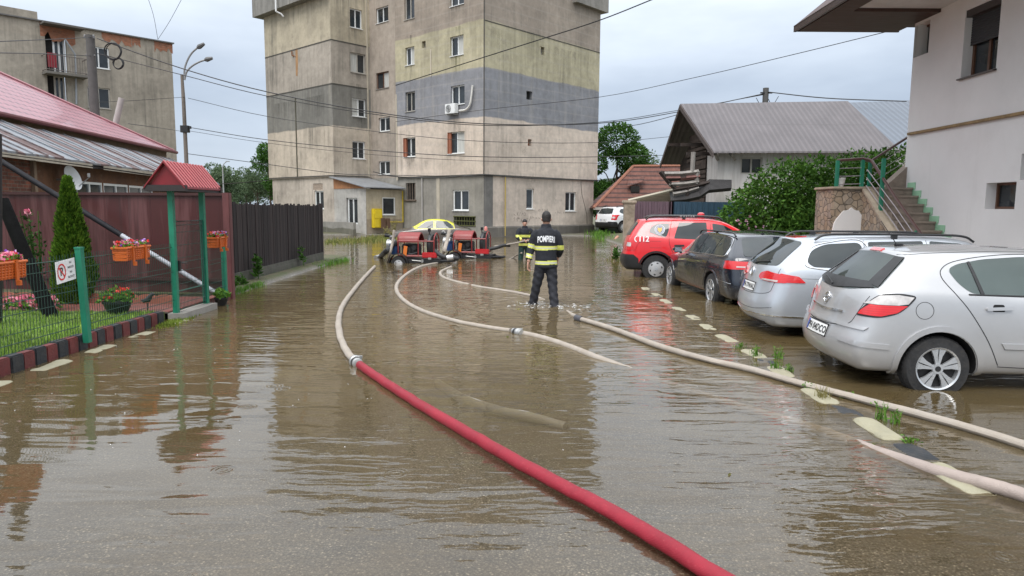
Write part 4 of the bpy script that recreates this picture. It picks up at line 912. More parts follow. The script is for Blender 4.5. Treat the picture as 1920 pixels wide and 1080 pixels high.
BLKP = mat('black_plastic', (.012, .012, .013), .4)
pot((-5.86, 10.2, .13), .2, .2, BLKP, 'round black flower pot with bright leaves and red blooms on the lawn edge', 'pot', BRIGHT, REDP)
pot((-5.12, 12.1, -.02), .12, .16, BLKP, 'small black pot with fresh green leaves beside the gate post', 'pot', BRIGHT, None, 160, .14)
pot((-6.35, 8.1, .14), .17, .42, BLKP, 'tall black planter with light leaves at the photo edge below the flower box', 'pot', GREEN, None, 160)
# thuja
th = empty('thuja_tree', (-7.28, 11.45, .12), 0, 'slim conical thuja tree before the oxblood fence', 'tree'); H_ = 2.04
b = MB(); r = random.Random(4)
def thr(u): return .275 * (min(1, (1 - u) * 1.35) ** .75) * (.75 + .25 * min(1, u / .15))
for _ in range(15000):
    u = r.random() ** 1.25; a = r.uniform(0, 6.28); rad = thr(u) * (r.uniform(.5, 1.0) ** .4) * (1 + .16 * math.sin(a * 5 + u * 21) + .08 * math.sin(a * 11 - u * 37))
    q = Vector((rad * math.cos(a), rad * math.sin(a), u * H_)); leaf(b, q, r.uniform(.045, .10), r, Vector((math.cos(a) * .7, math.sin(a) * .7, r.uniform(.5, 1.6))), .42)
b.build('crown', THUJA, th)
b = MB(); b.tube([(0, 0, -.1), (0, 0, H_ * .85)], [.05, .012], 8); b.build('trunk', BARK, th)
# rose bush with one pink bloom, flower bed
rb = empty('rose_bush', (-8.05, 11.6, .1), 0, 'thin rose bush with a single pink bloom beside the thuja', 'rose bush'); b, lf, fl = MB(), MB(), MB(); r = random.Random(8)
for k in range(9):
    a = r.uniform(0, 6.28); tip = Vector((.28 * math.cos(a) * r.random(), .2 * math.sin(a), r.uniform(.7, 1.55))) if k else Vector((.06, -.1, 1.52))
    b.tube([(0, 0, 0), tip * .5 + Vector((.05, 0, 0)), tip], [.012, .009, .005], 6)
    for _ in range(34): leaf(lf, tip * r.uniform(.25, 1) + rvec(r) * .08, .07, r, None, .6)
    if k == 0:
        for _ in range(26): leaf(fl, tip + rvec(r) * .02, .06, r, None, .9)
b.build('stem', GREEN, rb); lf.build('foliage', DARKLEAF, rb); fl.build('blossom', PINKP, rb)
fb = empty('flower_bed', (-7.55, 10.5, .13), 0, 'low bed of pink and yellow-green bedding flowers at the lawn end', 'flower bed'); lf, f1 = MB(), MB()
flowers(lf, [f1], (0, 0, 0), .55, .16, .2, 330, None, .07); lf.build('foliage', BRIGHT, fb); f1.build('blossom', PINKP, fb)
# poles and pipes in the garden
b = MB(); b.tube([gy(98, 598, 9.9), gy(52, 490, 10.0), gy(4, 375, 10.1)], [.095, .09, .085], 14); tag(b.build('leaning_pole', mat('tarred_pole', (.005, .005, .005), .8, var=.3, bump=.3, spec=.1)), 'thick black tarred stub leaning behind the flower box', 'pole')
b = MB(); b.tube([gy(-10, 640, 9.2), gy(-12, 250, 9.2)], .09, 12); tag(b.build('pole', mat('dark_pole', (.02, .018, .018), .6)), 'dark upright pole at the very edge of the photo', 'pole')
dp = empty('drain_pipe', gy(412, 553, 12.72), 0, 'long slanting drain hose, black above and ribbed grey below, against the oxblood fence', 'pipe'); base = Vector(dp.location)
pA, pB, pC = gy(412, 553, 12.72), gy(226, 440, 12.85), gy(-60, 264, 13.0)
b = MB(); n = 90
b.tube([lerp(pA, pB, k / n) for k in range(n + 1)], [.046 if k % 2 else .040 for k in range(n + 1)], 12); b.build('ribbed_section', mat('ribbed_grey', (.36, .38, .42), .4), dp, world=True)
b = MB(); b.tube([pB - (pB - pA) * .01, pC], .05, 12); b.build('black_section', mat('black_hose', (.010, .010, .013), .6, spec=.2), dp, world=True)
orn = empty('garden_ornament', (-5.5, 10.35, .14), 0, 'small dark bird figurine on the lawn corner by the gate', 'ornament')
b = MB(); b.tube([(0, 0, 0), (.01, 0, .14)], .008, 6); b.tube([(-.09, 0, .19), (-.05, 0, .17), (.02, 0, .19), (.06, 0, .25), (.09, 0, .28), (.12, 0, .275)], [.006, .03, .045, .03, .028, .006], 10); b.build('figure', mat('bird_dark', (.03, .028, .03), .5), orn)
# weeds and grass at the waterline
weed('weed', -5.72, 15.55, .1, .62, 3, .16, 'tall leafy weed at the middle of the plank fence')
weed('weed', -5.72, 19.0, .1, .55, 2, .13, 'slim leafy weed near the far end of the plank fence')
weed('weed', -5.65, 13.9, .06, .3, 4, .12, 'low bushy weed where the plank fence meets the oxblood fence', w_=.3)
weed('weed', -5.62, 14.45, .06, .28, 4, .11, 'small bushy weed at the fence footing', w_=.22)
b = MB(); r = random.Random(31)
for _ in range(900):
    y = r.uniform(12.9, 15.2); blades(b, -5.42 - r.random() * .3 + (y - 13) * -.02, y, 0, .11, 2, .03, r, .014)
for _ in range(260): y = r.uniform(19.5, 22.4); blades(b, -5.6 + r.gauss(0, .12) + (y - 20) * .1, y, 0, .14, 2, .06, r, .016)
tag(b.build('grass', BRIGHT), 'bright grass along the fence footing', kind='stuff')
b = MB()
for _ in range(1500):
    u = r.random(); blades(b, -4.9 - .22 * u - r.random() * .22, 9.9 + u * 1.6 + r.gauss(0, .1), -.01, .05, 1, .03, r, .014)
tag(b.build('grass', leaf_mat('moss_grass', (.10, .15, .02), (.17, .23, .03), (.24, .30, .06))), 'flooded yellow-green grass patch before the gate', kind='stuff')
# ------------------------------------------------------------------ pale rendered house on the near lane side
wx = 10.0
t = NT('pale_render'); p = t.pos()
c = t.mix(1, (.70, .675, .66), t.ramp(t.noise(p, .5, 5), [(.3, .93), (.7, 1.05)]), 'MULTIPLY'); c = t.mix(t.math('MULTIPLY', t.ramp(t.noise(t.mapping(p, (2, 2, .15)), 1, 5), [(.6, 0), (.8, 1)]), .25), c, (.42, .39, .36))
spz = t.n('SeparateXYZ'); t.l(p, spz.inputs[0]); dmp = t.ramp(t.math('ADD', spz.outputs['Z'], t.math('MULTIPLY', t.noise(p, 2.0, 5, .7), .9)), [(.55, 1), (1.25, 0)])
c = t.mix(t.math('MULTIPLY', dmp, .45), c, (.30, .26, .22)); c = t.mix(t.math('MULTIPLY', t.ramp(t.noise(p, .7, 6, .7), [(.5, 0), (.75, 1)]), .16), c, (.45, .41, .37))
t.bsdf(c, .85, 0, t.bump(t.noise(p, 60, 4, .7), .25, .006)); RENDER = t.m
hw_ = empty('house', (wx, 17.8, 0), 0, 'pale cream rendered two storey house with brown eaves and small recessed windows', 'house')
PWX = Pl((wx, 17.8), (0, -1), (-1, 0))
ops = [PWX.rect(1807, 8, 1872, 137), PWX.rect(1714, 44, 1742, 103), PWX.rect(1848, 342, 1904, 392), (PWX.s_(1914, 310), PWX.s_(1914, 310) + .9, PWX.at(1920, 337).z, PWX.at(1920, 288).z)]
ops[0] = (ops[0][0], ops[0][1], ops[0][2], ops[0][3] + .0)
b = MB(); b.wall((wx, 17.8), (0, -1), 9.8, -.3, 8.2, ops, (-1, 0), .32); b.quad((wx, 17.8, -.3), (wx + 8, 17.8, -.3), (wx + 8, 17.8, 8.2), (wx, 17.8, 8.2)); b.quad((wx, 8, -.3), (wx + 8, 8, -.3), (wx + 8, 8, 8.2), (wx, 8, 8.2)); b.build('wall', RENDER, hw_, world=True)
SHUT = mat('roller_shutter', (.035, .033, .036), .5, stretch=(1, 1, 40), var=.35)
r_ = ops[0]; window(hw_, PWX, (r_[0], r_[1], r_[2], r_[3]), .26, BROWNF, .07, 1)
b = MB(); hs = (r_[3] - r_[2])
for k in range(14): z = r_[3] - .03 - k * hs * .5 / 14; b.box(PWX.pt((r_[0] + r_[1]) / 2, z - .02, -.17), (.03, r_[1] - r_[0] - .02, hs * .5 / 14 - .008))
b.build('roller_shutter', SHUT, hw_, world=True)
b = MB(); b.box(PWX.pt((r_[0] + r_[1]) / 2, r_[3] - .05, -.12), (.2, r_[1] - r_[0] - .01, .2)); b.build('shutter_box', mat('shutter_box', (.05, .04, .038), .5), hw_, world=True)
b = MB(); b.box(PWX.pt((r_[0] + r_[1]) / 2, r_[2] - .02, -.1), (.36, r_[1] - r_[0] + .06, .03)); b.build('sill', mat('dark_sill', (.09, .075, .07), .5), hw_, world=True)
for r_ in ops[1:]: window(hw_, PWX, r_, .26, BROWNF, .05, 0, sill=False)
b = MB(); zc = (PWX.at(1700, 254).z + PWX.at(1900, 214).z) / 2; b.box((wx - .04, 12.9, zc), (.07, 9.82, .06)); b.build('cornice', mat('ochre_cornice', (.26, .17, .075), .7, var=.3, scale=5, dirt=.4, dirtcol=(.08, .05, .03), world=True), hw_, world=True)
BRS = mat('brown_board', (.055, .024, .016), .6, var=.35, scale=2, stretch=(.6, 8, 1), world=True)
ez = 6.35; q0 = gz(1497, 60, ez); q1 = gz(1703, 56, ez); ex, ey = q0.x, q0.y
b = MB(); b.box(((ex + wx) / 2, ey - .95, ez + .06), (wx - ex, 1.9, .10)); b.box((ex + .25, ey - 6.0, ez + .06), (.5, 8.2, .10)); b.build('eave_boards', BRS, hw_, world=True)
b = MB(); b.box(((ex + wx) / 2 + .25, ey - 6, ez + .12), (wx - ex - .5, 8.2, .06)); b.build('soffit', mat('white_soffit', (.58, .58, .57), .8), hw_, world=True)
b = MB(); b.prism([(ex - .08, ey + .06, ez + .02), (wx + 8, ey + .06, ez + .02), (wx + 8, ey - 10, ez + .02), (ex - .08, ey - 10, ez + .02)], (0, 0, .22)) ; b2 = MB()
b2.box((ex - .06, ey - 4.9, ez + .10), (.06, 10, .16)); b2.box(((ex + wx) / 2, ey + .04, ez + .10), (wx - ex + .16, .06, .16)); b2.build('gutter', mat('gutter_brown', (.045, .025, .02), .4), hw_, world=True)
b = MB(); b.prism([(ex - .1, ey + .1, ez + .16), (wx + 8, ey + .1, ez + .16), (wx + 8, ey - 10, ez + .16), (ex - .1, ey - 10, ez + .16)], (1.6, -1, 1.4)); b.build('roof', mat('dark_roof', (.06, .03, .025), .6), hw_, world=True)
q = gx(1692, 8, wx - .12); cam_ = empty('security_camera', q, 0, 'small dome security camera beneath the brown eaves', 'camera'); b = MB(); b.lathe((0, 0, .06), [(.06, 0), (.065, -.04), (.05, -.08)], 14); b.build('mount', WHITEP, cam_); b = MB(); b.lathe((0, 0, -.02), [(.05, 0), (.045, -.03), (.02, -.055), (.003, -.06)], 14); b.build('dome', BLKP, cam_)
# outer staircase with stone cladding
stc = empty('outdoor_staircase', (9.4, 16.2, 0), 0, 'concrete outdoor staircase with stone clad side and green posts beside the pale house', 'staircase')
STEP = mat('step_concrete', (.255, .205, .165), .85, var=.25, scale=3, bump=.3, dirt=.35, dirtcol=(.12, .09, .07), world=True)
zt = PWX.at(1690, 356).z; rise, run = .205, .262; nst = int((zt + .1) / rise)
b = MB()
for k in range(nst):
    y0 = 17.75 - k * run; z = zt - k * rise
    b.box((9.53, y0 - run / 2 + .0, (z - .3) / 2), (.90, run, z + .3)); b.box((9.53, y0 - run / 2 - .02, z + .02), (.90, run + .03, .045))
b.build('steps', STEP, stc, world=True)
b = MB()
for k in range(nst):
    y0 = 17.75 - k * run; z = zt - k * rise; b.box((9.99, y0 - run / 2 - .06, z + .09), (.012, run + .08, .16)); b.box((9.99, y0 - run + .0, z - rise * .4), (.0125, .12, rise))
b.build('painted_skirting', mat('mint_paint', (.30, .52, .34), .7), stc, world=True)
t = NT('stone_cladding'); p = t.pos(); v = t.n('TexVoronoi', feature='DISTANCE_TO_EDGE'); v.inputs['Scale'].default_value = 5.6; dv = t.n('MixRGB'); t.l(t.mapping(p, (1, 1, 1.15)), v.inputs['Vector'])
vc = t.n('TexVoronoi'); vc.inputs['Scale'].default_value = 5.6; t.l(t.mapping(p, (1, 1, 1.15)), vc.inputs['Vector']); wn2_ = t.n('TexWhiteNoise'); t.l(vc.outputs['Position'], wn2_.inputs['Vector'])
c = t.mix(t.ramp(v.outputs['Distance'], [(.0, 0), (.035, 0), (.06, 1)]), (.13, .105, .08), t.ramp(wn2_.outputs['Value'], [(0, (.27, .20, .135)), (.5, (.36, .28, .20)), (1, (.25, .21, .17))]))
c = t.mix(1, c, t.ramp(t.noise(p, 7, 5), [(.3, .75), (.7, 1.2)]), 'MULTIPLY'); t.bsdf(c, .8, 0, t.bump(t.ramp(v.outputs['Distance'], [(0, 0), (.07, 1)]), .7, .02)); STONE = t.m
lx0, lx1, ly = 8.12, 9.06, 17.75
b = MB(); b.box(((lx0 + lx1) / 2, ly + .5, (zt + .0 - .3) / 2), (lx1 - lx0, 1.0, zt + .3 - .0), bev=.03)
pr = [(ly, zt), (ly, -.3), (ly - nst * run, -.3), (ly - nst * run, .05)]
b.prism([(8.86, y, z) for y, z in pr], (.20, 0, 0)); b.build('stone_cladding', STONE, stc, world=True)
b = MB(); b.box(((lx0 + lx1) / 2, ly + .48, zt + .03), (lx1 - lx0 + .1, 1.1, .07), bev=.02); b.prism([(8.83, ly, zt + .0), (8.83, ly, zt + .07), (8.83, ly - nst * run, .12), (8.83, ly - nst * run, .05)], (.25, 0, 0)); b.build('coping', mat('stone_coping', (.34, .28, .21), .8, var=.3, scale=4, bump=.5, bscale=20, world=True), stc, world=True)
b = MB(); r = random.Random(3); ar = [(lx0 + .02, -.2), (lx0 + .02, 1.15)]
for k in range(13): u = k / 12; ar.append((lerp(lx0 + .06, 8.9, u) , .95 + .83 * math.sin(math.pi * (.16 + u * .60)) ** .8 + r.uniform(-.03, .03)))
ar += [(9.0, .8), (9.04, -.2)]
b.prism([(x, ly - .05, z) for x, z in ar], (0, .06, 0)); b.build('arch_panel', RENDER, stc, world=True)
rail = [gx(1566, 305, 8.22), Vector((8.82, ly, 3.0))]
for x, y, za, zb in ((8.22, ly + .05, zt, 2.98), (8.84, ly + .02, zt, 3.0), (8.96, 17.0, 1.4, 2.98), (8.96, 15.4, .3, 1.3)):
    b = MB(); b.box((x, y, (za + zb) / 2), (.075, .075, zb - za)); b.build('rail_post', GP, stc, world=True)
b = MB(); HR = mat('brown_handrail', (.075, .035, .03), .4)
b.tube([(8.2, ly + .05, 2.98), (8.84, ly + .02, 3.03), (8.96, 17.0 + .6, 2.98), (8.96, 17.0 - .65, 2.02), (8.96, 14.9, .98)], .036, 8); b.build('handrail', HR, stc, world=True)
b = MB(); b.tube([(8.84, ly + .1, 3.0), (9.45, 18.6, 3.02), (10.6, 18.75, 3.75)], .034, 8); b.build('handrail', HR, stc, world=True)
b = MB()
for k in range(3):
    dz = .2 + k * .2; b.tube([(8.2, ly + .05, 2.98 - dz), (8.84, ly, 3.0 - dz)], .01, 5); b.tube([(8.9, ly - .1, 2.95 - dz), (8.96, 16.35, 2.02 - dz), (8.96, 14.9, .98 - dz)], .012, 5); b.tube([(9.45, 18.6, 3.0 - dz), (10.6, 18.75, 3.73 - dz)], .01, 5)
b.build('rail_bars', mat('grey_bars', (.28, .25, .26), .5), stc, world=True)
b = MB(); b.box((9.45, 18.6, 2.5), (.07, .07, 1.05)); b.build('rail_post', GP, stc, world=True)
b = MB(); b.prism([(9.0, 17.82, zt - .4), (10.4, 17.82, zt - .4), (10.4, 17.82, zt + .95), (9.5, 17.82, zt + .1)], (0, .3, 0)); b.build('upper_flight', STEP, stc, world=True)
pot((8.36, ly + .12, zt + .07), .11, .22, mat('white_pot', (.6, .58, .55), .5), 'small white flower pot on the stone landing of the staircase', 'pot', DARKLEAF, None, 60, .1)

# ------------------------------------------------------------------ big green bush
def bushmass(name, label, cat, blobs, lm, n, s, seed, stems=True, group=None, floor=0.0, loc=None):
    r = random.Random(seed); loc = loc or blobs[0][0]; base = Vector((loc[0], loc[1], floor)); root = empty(name, base, 0, label, cat, group); lf = MB(); tot = sum(q[1] ** 2 for q in blobs)
    for c, rad, sq in blobs:
        m = int(n * rad * rad / tot); lumps = [(rvec(r), r.uniform(.1, .28)) for _ in range(10)]
        for _ in range(m):
            v = rvec(r); k = r.uniform(.62, 1.0) ** .6 if r.random() < .68 else r.uniform(.2, .75)
            bump_ = 1 + sum(a * max(0, v.dot(d) - .75) * 2.2 for d, a in lumps) + r.gauss(0, .03)
            q = Vector(c) + Vector((v.x * sq[0], v.y * sq[1], v.z * sq[2])) * rad * k * bump_
            if q.z < floor: continue
            leaf(lf, q - base, s * r.uniform(.6, 1.35), r, v * .5 + rvec(r) * .8 + Vector((0, -.1, -.15)), .55)
    lf.build('foliage', lm, root)
    if stems:
        b = MB()
        for c, rad, sq in blobs:
            for k in range(3): b.tube([Vector((c[0] + r.uniform(-.2, .2), c[1] + r.uniform(-.2, .2), floor - .1)) - base, Vector(c) + rvec(r) * rad * .3 - base], [.05, .02], 6)
        b.build('branches', BARK, root)
    return root
HEDGE = leaf_mat('leaf_hedge', (.022, .062, .008), (.05, .125, .016), (.095, .20, .03))
bushmass('bush', 'big dense green bush between the corrugated fence and the stone staircase', 'bush',
         [((7.3, 20.6, 1.2), 1.25, (1, .8, 1.05)), ((8.2, 20.4, 1.7), 1.35, (1, .8, 1.1)), ((9.2, 20.5, 2.0), 1.25, (1.1, .8, 1.05)), ((10.2, 20.6, 2.1), 1.2, (1.1, .8, 1.1)), ((8.6, 20.0, .8), 1.3, (1.2, .7, .9)), ((9.9, 20.0, .9), 1.2, (1.1, .7, .9)), ((11.3, 20.8, 2.2), 1.2, (1.1, .8, 1.1)), ((6.95, 20.4, .6), .9, (1, .7, .9)), ((8.9, 19.3, 1.0), 1.0, (1.1, .6, 1.1)), ((7.9, 19.6, .6), .9, (1.1, .7, .9))], HEDGE, 46000, .122, 5, floor=.1)
bp = MB(); r = random.Random(12)
for _ in range(26):
    x, z = r.uniform(6.3, 7.4), r.uniform(.6, 1.6); q = Vector((x, 19.55 + (x - 6.9) ** 2 * .25, z))
    for _k in range(7): leaf(bp, q, .06, r, None, .9)
tag(bp.build('blossom', leaf_mat('petal_mauve', (.35, .18, .28), (.45, .28, .36), (.5, .36, .4))), 'small mauve blossoms at the lane end of the big bush', kind='stuff')

# ------------------------------------------------------------------ corrugated fence and concrete gate post
fc = empty('corrugated_fence', (5.6, 23.6, 0), 0, 'mauve and steel blue corrugated metal fence behind the red car', 'fence')
fp = [gy(1170, 379, 23.6), gy(1255, 379, 23.6), gy(1400, 379, 23.6)]
for i, m_ in enumerate((mat('mauve_sheet', (.155, .105, .125), .35, .3, var=.12), mat('blue_sheet', (.045, .085, .125), .35, .3, var=.15))):
    b = MB(); x0, x1, zt_ = fp[i].x, fp[i + 1].x, 1.97; n = int((x1 - x0) / .19) + 1; top, bot = [], []
    for k in range(n):
        for dx, dy in ((0, 0), (.06, 0), (.08, -.035), (.16, -.035), (.18, 0)):
            top.append(Vector((x0 + k * .19 + dx, 23.6 + dy, zt_))); bot.append(Vector((x0 + k * .19 + dx, 23.6 + dy, .1)))
    m = len(top); b.add(top + bot, [(j, j + 1, m + j + 1, m + j) for j in range(m - 1)], False); b.add([v + Vector((0, .05, 0)) for v in top + bot], [(j, j + 1, m + j + 1, m + j) for j in range(m - 1)], False); b.build('sheet', m_, fc, world=True)
b = MB(); b.box(((fp[0].x + fp[2].x) / 2, 23.64, 1.7), (fp[2].x - fp[0].x, .04, .06)); b.box(((fp[0].x + fp[2].x) / 2, 23.64, .5), (fp[2].x - fp[0].x, .04, .06)); b.build('rail', mat('rail_grey', (.2, .2, .2), .5), fc, world=True)
q = gz(1177, 488, 0.02); b = MB(); b.loft([[(q.x + sx * w_, q.y + sy * w_ * .8, z) for sx, sy in ((-1, -1), (1, -1), (1, 1), (-1, 1))] for z, w_ in ((-.3, .2), (.25, .185), (.9, .17), (1.5, .165), (1.86, .17), (1.93, .22), (2.0, .2))], smooth=False); tag(b.build('concrete_post', mat('mossy_concrete', (.30, .245, .19), .9, var=.35, scale=3, bump=.6, bscale=14, dirt=.5, dirtcol=(.13, .11, .06), world=True)), 'thick old concrete gate post behind the red car', 'post')
weed('weed', q.x - .45, q.y - .1, .0, .5, 7, .13, 'leafy weeds at the foot of the old concrete gate post', w_=.35)
b = MB(); r = random.Random(77)
for _ in range(420): blades(b, q.x + r.gauss(0, .35), q.y + r.gauss(-.1, .25), 0, .13, 1, .04, r, .016)
tag(b.build('grass', leaf_mat('muddy_grass', (.14, .15, .04), (.18, .19, .06), (.24, .22, .09))), 'muddy grass tuft round the concrete gate post', kind='stuff')

# ------------------------------------------------------------------ derelict house with grey sheet roof
t = NT('grey_sheet_roof'); p = t.pos(); sp = t.n('SeparateXYZ'); t.l(p, sp.inputs[0])
rib = t.math('SINE', t.math('MULTIPLY', t.math('ADD', sp.outputs['X'], 0), 2 * math.pi / .22))
rowz = t.math('FRACT', t.math('MULTIPLY', t.math('ADD', sp.outputs['Z'], -3.93), .82)); colx = t.math('FRACT', t.math('ADD', t.math('MULTIPLY', sp.outputs['X'], .72), t.math('MULTIPLY', t.math('FLOOR', t.math('MULTIPLY', t.math('ADD', sp.outputs['Z'], -3.93), .82)), .37)))
edge = t.math('MAXIMUM', t.math('LESS_THAN', rowz, .035), t.math('MULTIPLY', t.math('LESS_THAN', colx, .03), .7))
c = t.mix(t.math('MULTIPLY', t.ramp(rib, [(.0, 1), (.5, 0)]), .38), (.115, .101, .104), (.05, .045, .046)); c = t.mix(t.math('MULTIPLY', edge, .6), c, (.08, .07, .07)); c = t.mix(1, c, t.ramp(t.noise(p, .9, 5), [(.3, .85), (.7, 1.12)]), 'MULTIPLY')
t.bsdf(c, .5, .1, t.bump(rib, .4, .02)); SHEETR = t.m
rh = empty('derelict_house', (9, 28, 0), 0, 'derelict timber house with grey sheet roof and collapsed balcony behind the bush', 'house')
eA, eB = gy(1338, 287, 27), gy(1690, 286, 27); rA, rB = gy(1276, 197, 30.6), gy(1590, 192, 30.6); kA = Vector((rA.x, 34.3, eA.z))
b = MB(); b.prism([eA, eB, rB, rA], (0, .02, .06)); b.prism([rA, rB, Vector((rB.x, 34.3, eA.z)), kA], (0, .02, .06)); b.build('roof', SHEETR, rh, world=True)
TIM = mat('dark_timber', (.030, .021, .017), .9, var=.6, scale=2.5, bump=.4, stretch=(1, 1, 5), world=True); GREYW = mat('grey_timber', (.24, .22, .20), .85, var=.35, scale=3, stretch=(3, 3, .6), bump=.4, world=True)
b = MB(); fas = [(rA, eA), (rA, kA)]
for a_, c_ in fas: b.prism([a_ + Vector((-.04, 0, .02)), c_ + Vector((-.04, 0, .02)), c_ + Vector((-.04, 0, -.18)), a_ + Vector((-.04, 0, -.18))], (.05, 0, 0))
b.build('barge_board', mat('barge', (.07, .055, .05), .8), rh, world=True)
b = MB(); xw = eA.x + .35
WT = mat('white_board_wall', (.50, .48, .46), .8, var=.2, scale=1.5, stretch=(3, 3, .3), dirt=.4, dirtcol=(.25, .21, .18), world=True)
fwn = [(.9, 1.75, 3.1, 3.75)]
b.wall((xw, 27.6), (1, 0), 8.5, 1.9, eA.z + .25, fwn, (0, -1), .1); b.quad((xw, 27.6, 1.9), (xw, 29.1, 1.9), (xw, 29.1, 4.95), (xw, 27.6, 4.0)); b.build('wall', WT, rh, world=True)
window(rh, Pl((xw, 27.6), (1, 0), (0, -1)), fwn[0], .08, GREYF, .06, 1, sill=False)
b = MB(); b.prism([(xw + .05, 29.1, 1.2), (xw + .05, 34, 1.2), (xw + .05, 34, eA.z), (xw + .05, 30.6, rA.z - .75), (xw + .05, 29.1, rA.z - 1.5)], (.1, 0, 0)); b.build('gable', TIM, rh, world=True)
b = MB(); r = random.Random(6)
for k in range(16):
    z = 2.1 + k * .2; y0, y1 = 29.2, 29.2 + r.uniform(2.2, 4.4) * (1 - max(0, z - 4) / 3.2)
    b.box((xw - .02, (y0 + y1) / 2, z), (.03, y1 - y0, r.uniform(.12, .2)), m=Matrix.Rotation(r.uniform(-.02, .02), 3, 'X'))
b.build('boards', mat('charred_boards', (.055, .038, .030), .9, var=.6, scale=3, world=True), rh, world=True)
for k, (y, z) in enumerate(((28.6, 3.95), (31.9, 4.6), (33, 3.4), (29.6, 4.4))):
    b = MB(); b.box((xw - .45, y, z), (1.1, .12, .14)); b.build('beam', TIM, rh, world=True)
# ground storey behind the fence and the torn awning
b = MB(); b.box((xw + .35, 27.7, 1.0), (.7, .3, 1.9)); b.box((xw - .25, 27.75, 1.0), (.3, .25, 1.9)); b.build('pillar', mat('old_pillar', (.42, .37, .31), .9, var=.35, scale=3, dirt=.5, dirtcol=(.2, .15, .1), world=True), rh, world=True)
b = MB(); b.box((xw + 3.6, 28.2, .95), (7, .1, 2.0)); b.box((xw + 1.6, 27.7, 1.2), (1.4, .1, 1.4)); b.build('wall', WT, rh, world=True)
b = MB(); b.box((xw - .6, 29.5, .95), (2.2, .1, 2.0)); b.build('recess', DARK, rh, world=True)
b = MB(); g5 = lambda x, y, Y: gy(x, y, Y)
aw = [(1372, 337, 27.0), (1330, 336, 27.0), (1310, 350, 27.1), (1285, 358, 27.2), (1255, 360, 27.3)]
lo = [(1372, 352, 26.6), (1330, 356, 26.6), (1312, 368, 26.6), (1285, 374, 26.7), (1258, 376, 26.8)]
A_ = [g5(*k) for k in aw]; B_ = [g5(*k) for k in lo]; b.add(A_ + B_ + [v + Vector((0, .1, -.12)) for v in B_], [(i, i + 1, 6 + i, 5 + i) for i in range(4)] + [(5 + i, 6 + i, 11 + i, 10 + i) for i in range(4)], False); b.build('torn_awning', mat('tar_felt', (.018, .016, .016), .7, var=.5, scale=5, bump=.8, world=True), rh, world=True)
for x0, y0, x1, y1, m_ in ((1246, 326, 1310, 322, GREYW), (1250, 336, 1286, 332, TIM), (1248, 334, 1312, 331, mat('faded_red_wood', (.16, .075, .065), .85, var=.3)), (1254, 346, 1310, 341, GREYW), (1238, 322, 1268, 356, TIM), (1308, 320, 1306, 345, GREYW), (1262, 364, 1310, 352, GREYW), (1290, 350, 1288, 380, TIM), (1262, 356, 1330, 342, TIM), (1300, 285, 1298, 322, GREYW)):
    b = MB(); p0_, p1_ = gy(x0, y0, 26.9), gy(x1, y1, 26.9); b.tube([p0_, (p0_ + p1_) / 2 + Vector((0, 0, -.03)), p1_], .085, 4); b.build('broken_beam', m_, rh, world=True)
for x0, y0, x1, y1 in ((1341, 288, 1346, 300), (1369, 288, 1378, 299)):
    b = MB(); b.tube([gy(x0, y0, 27.2), gy(x1, y1, 27.45)], .07, 4); b.build('bracket', GREYW, rh, world=True)
# sloping shed of old boards beside it
b = MB(); sh = [gy(1190, 372, 27.5), gy(1262, 352, 27.5), gy(1268, 380, 27.5), gy(1188, 380, 27.5)]; b.prism(sh, (0, .12, 0)); tag(b.build('plank_shed', mat('shed_board', (.13, .105, .075), .9, var=.45, scale=4, stretch=(.5, 1, 10), bump=.5, world=True)), 'low grey plank shed against the derelict house, above the mauve fence', 'shed')
b = MB(); b.tube([gy(1178, 376, 27.3), gy(1275, 353, 27.3)], .06, 5); tag(b.build('pole', mat('pale_pole', (.42, .38, .30), .8)), 'pale sloping pole laid along the plank shed top', 'pole')
# second sheet-metal roof behind
BLR = mat('blue_grey_sheet', (.20, .225, .265), .45, .2, var=.12, scale=.8); bn = empty('sheet_metal_barn', (14, 36, 0), 0, 'large barn with blue grey corrugated roof behind the derelict house', 'barn')
t = NT('blue_corrugated'); p = t.pos(); sp = t.n('SeparateXYZ'); t.l(p, sp.inputs[0]); rib = t.math('SINE', t.math('MULTIPLY', sp.outputs['X'], 2 * math.pi / .3))
row = t.math('LESS_THAN', t.math('FRACT', t.math('MULTIPLY', sp.outputs['Z'], .62)), .04)
c = t.mix(t.math('MULTIPLY', t.ramp(rib, [(0, 1), (.5, 0)]), .4), (.125, .145, .175), (.06, .07, .085)); c = t.mix(t.math('MULTIPLY', row, .5), c, (.10, .11, .13)); t.bsdf(c, .5, .1, t.bump(rib, .4, .03))
f0, f1, f2, f3 = gy(1540, 197, 40), gy(1720, 190, 40), gy(1760, 285, 34), gy(1590, 290, 34); b = MB(); b.prism([f0, f1, f2, f3], (0, .02, .08)); b.build('roof', t.m, bn, world=True)
b = MB(); b.prism([(f3.x + .3, 34.4, 0), (f2.x, 34.4, 0), (f2.x, 34.4, f3.z), (f3.x + .3, 34.4, f3.z)], (0, 5, 0)); b.build('wall', GREYW, bn, world=True)

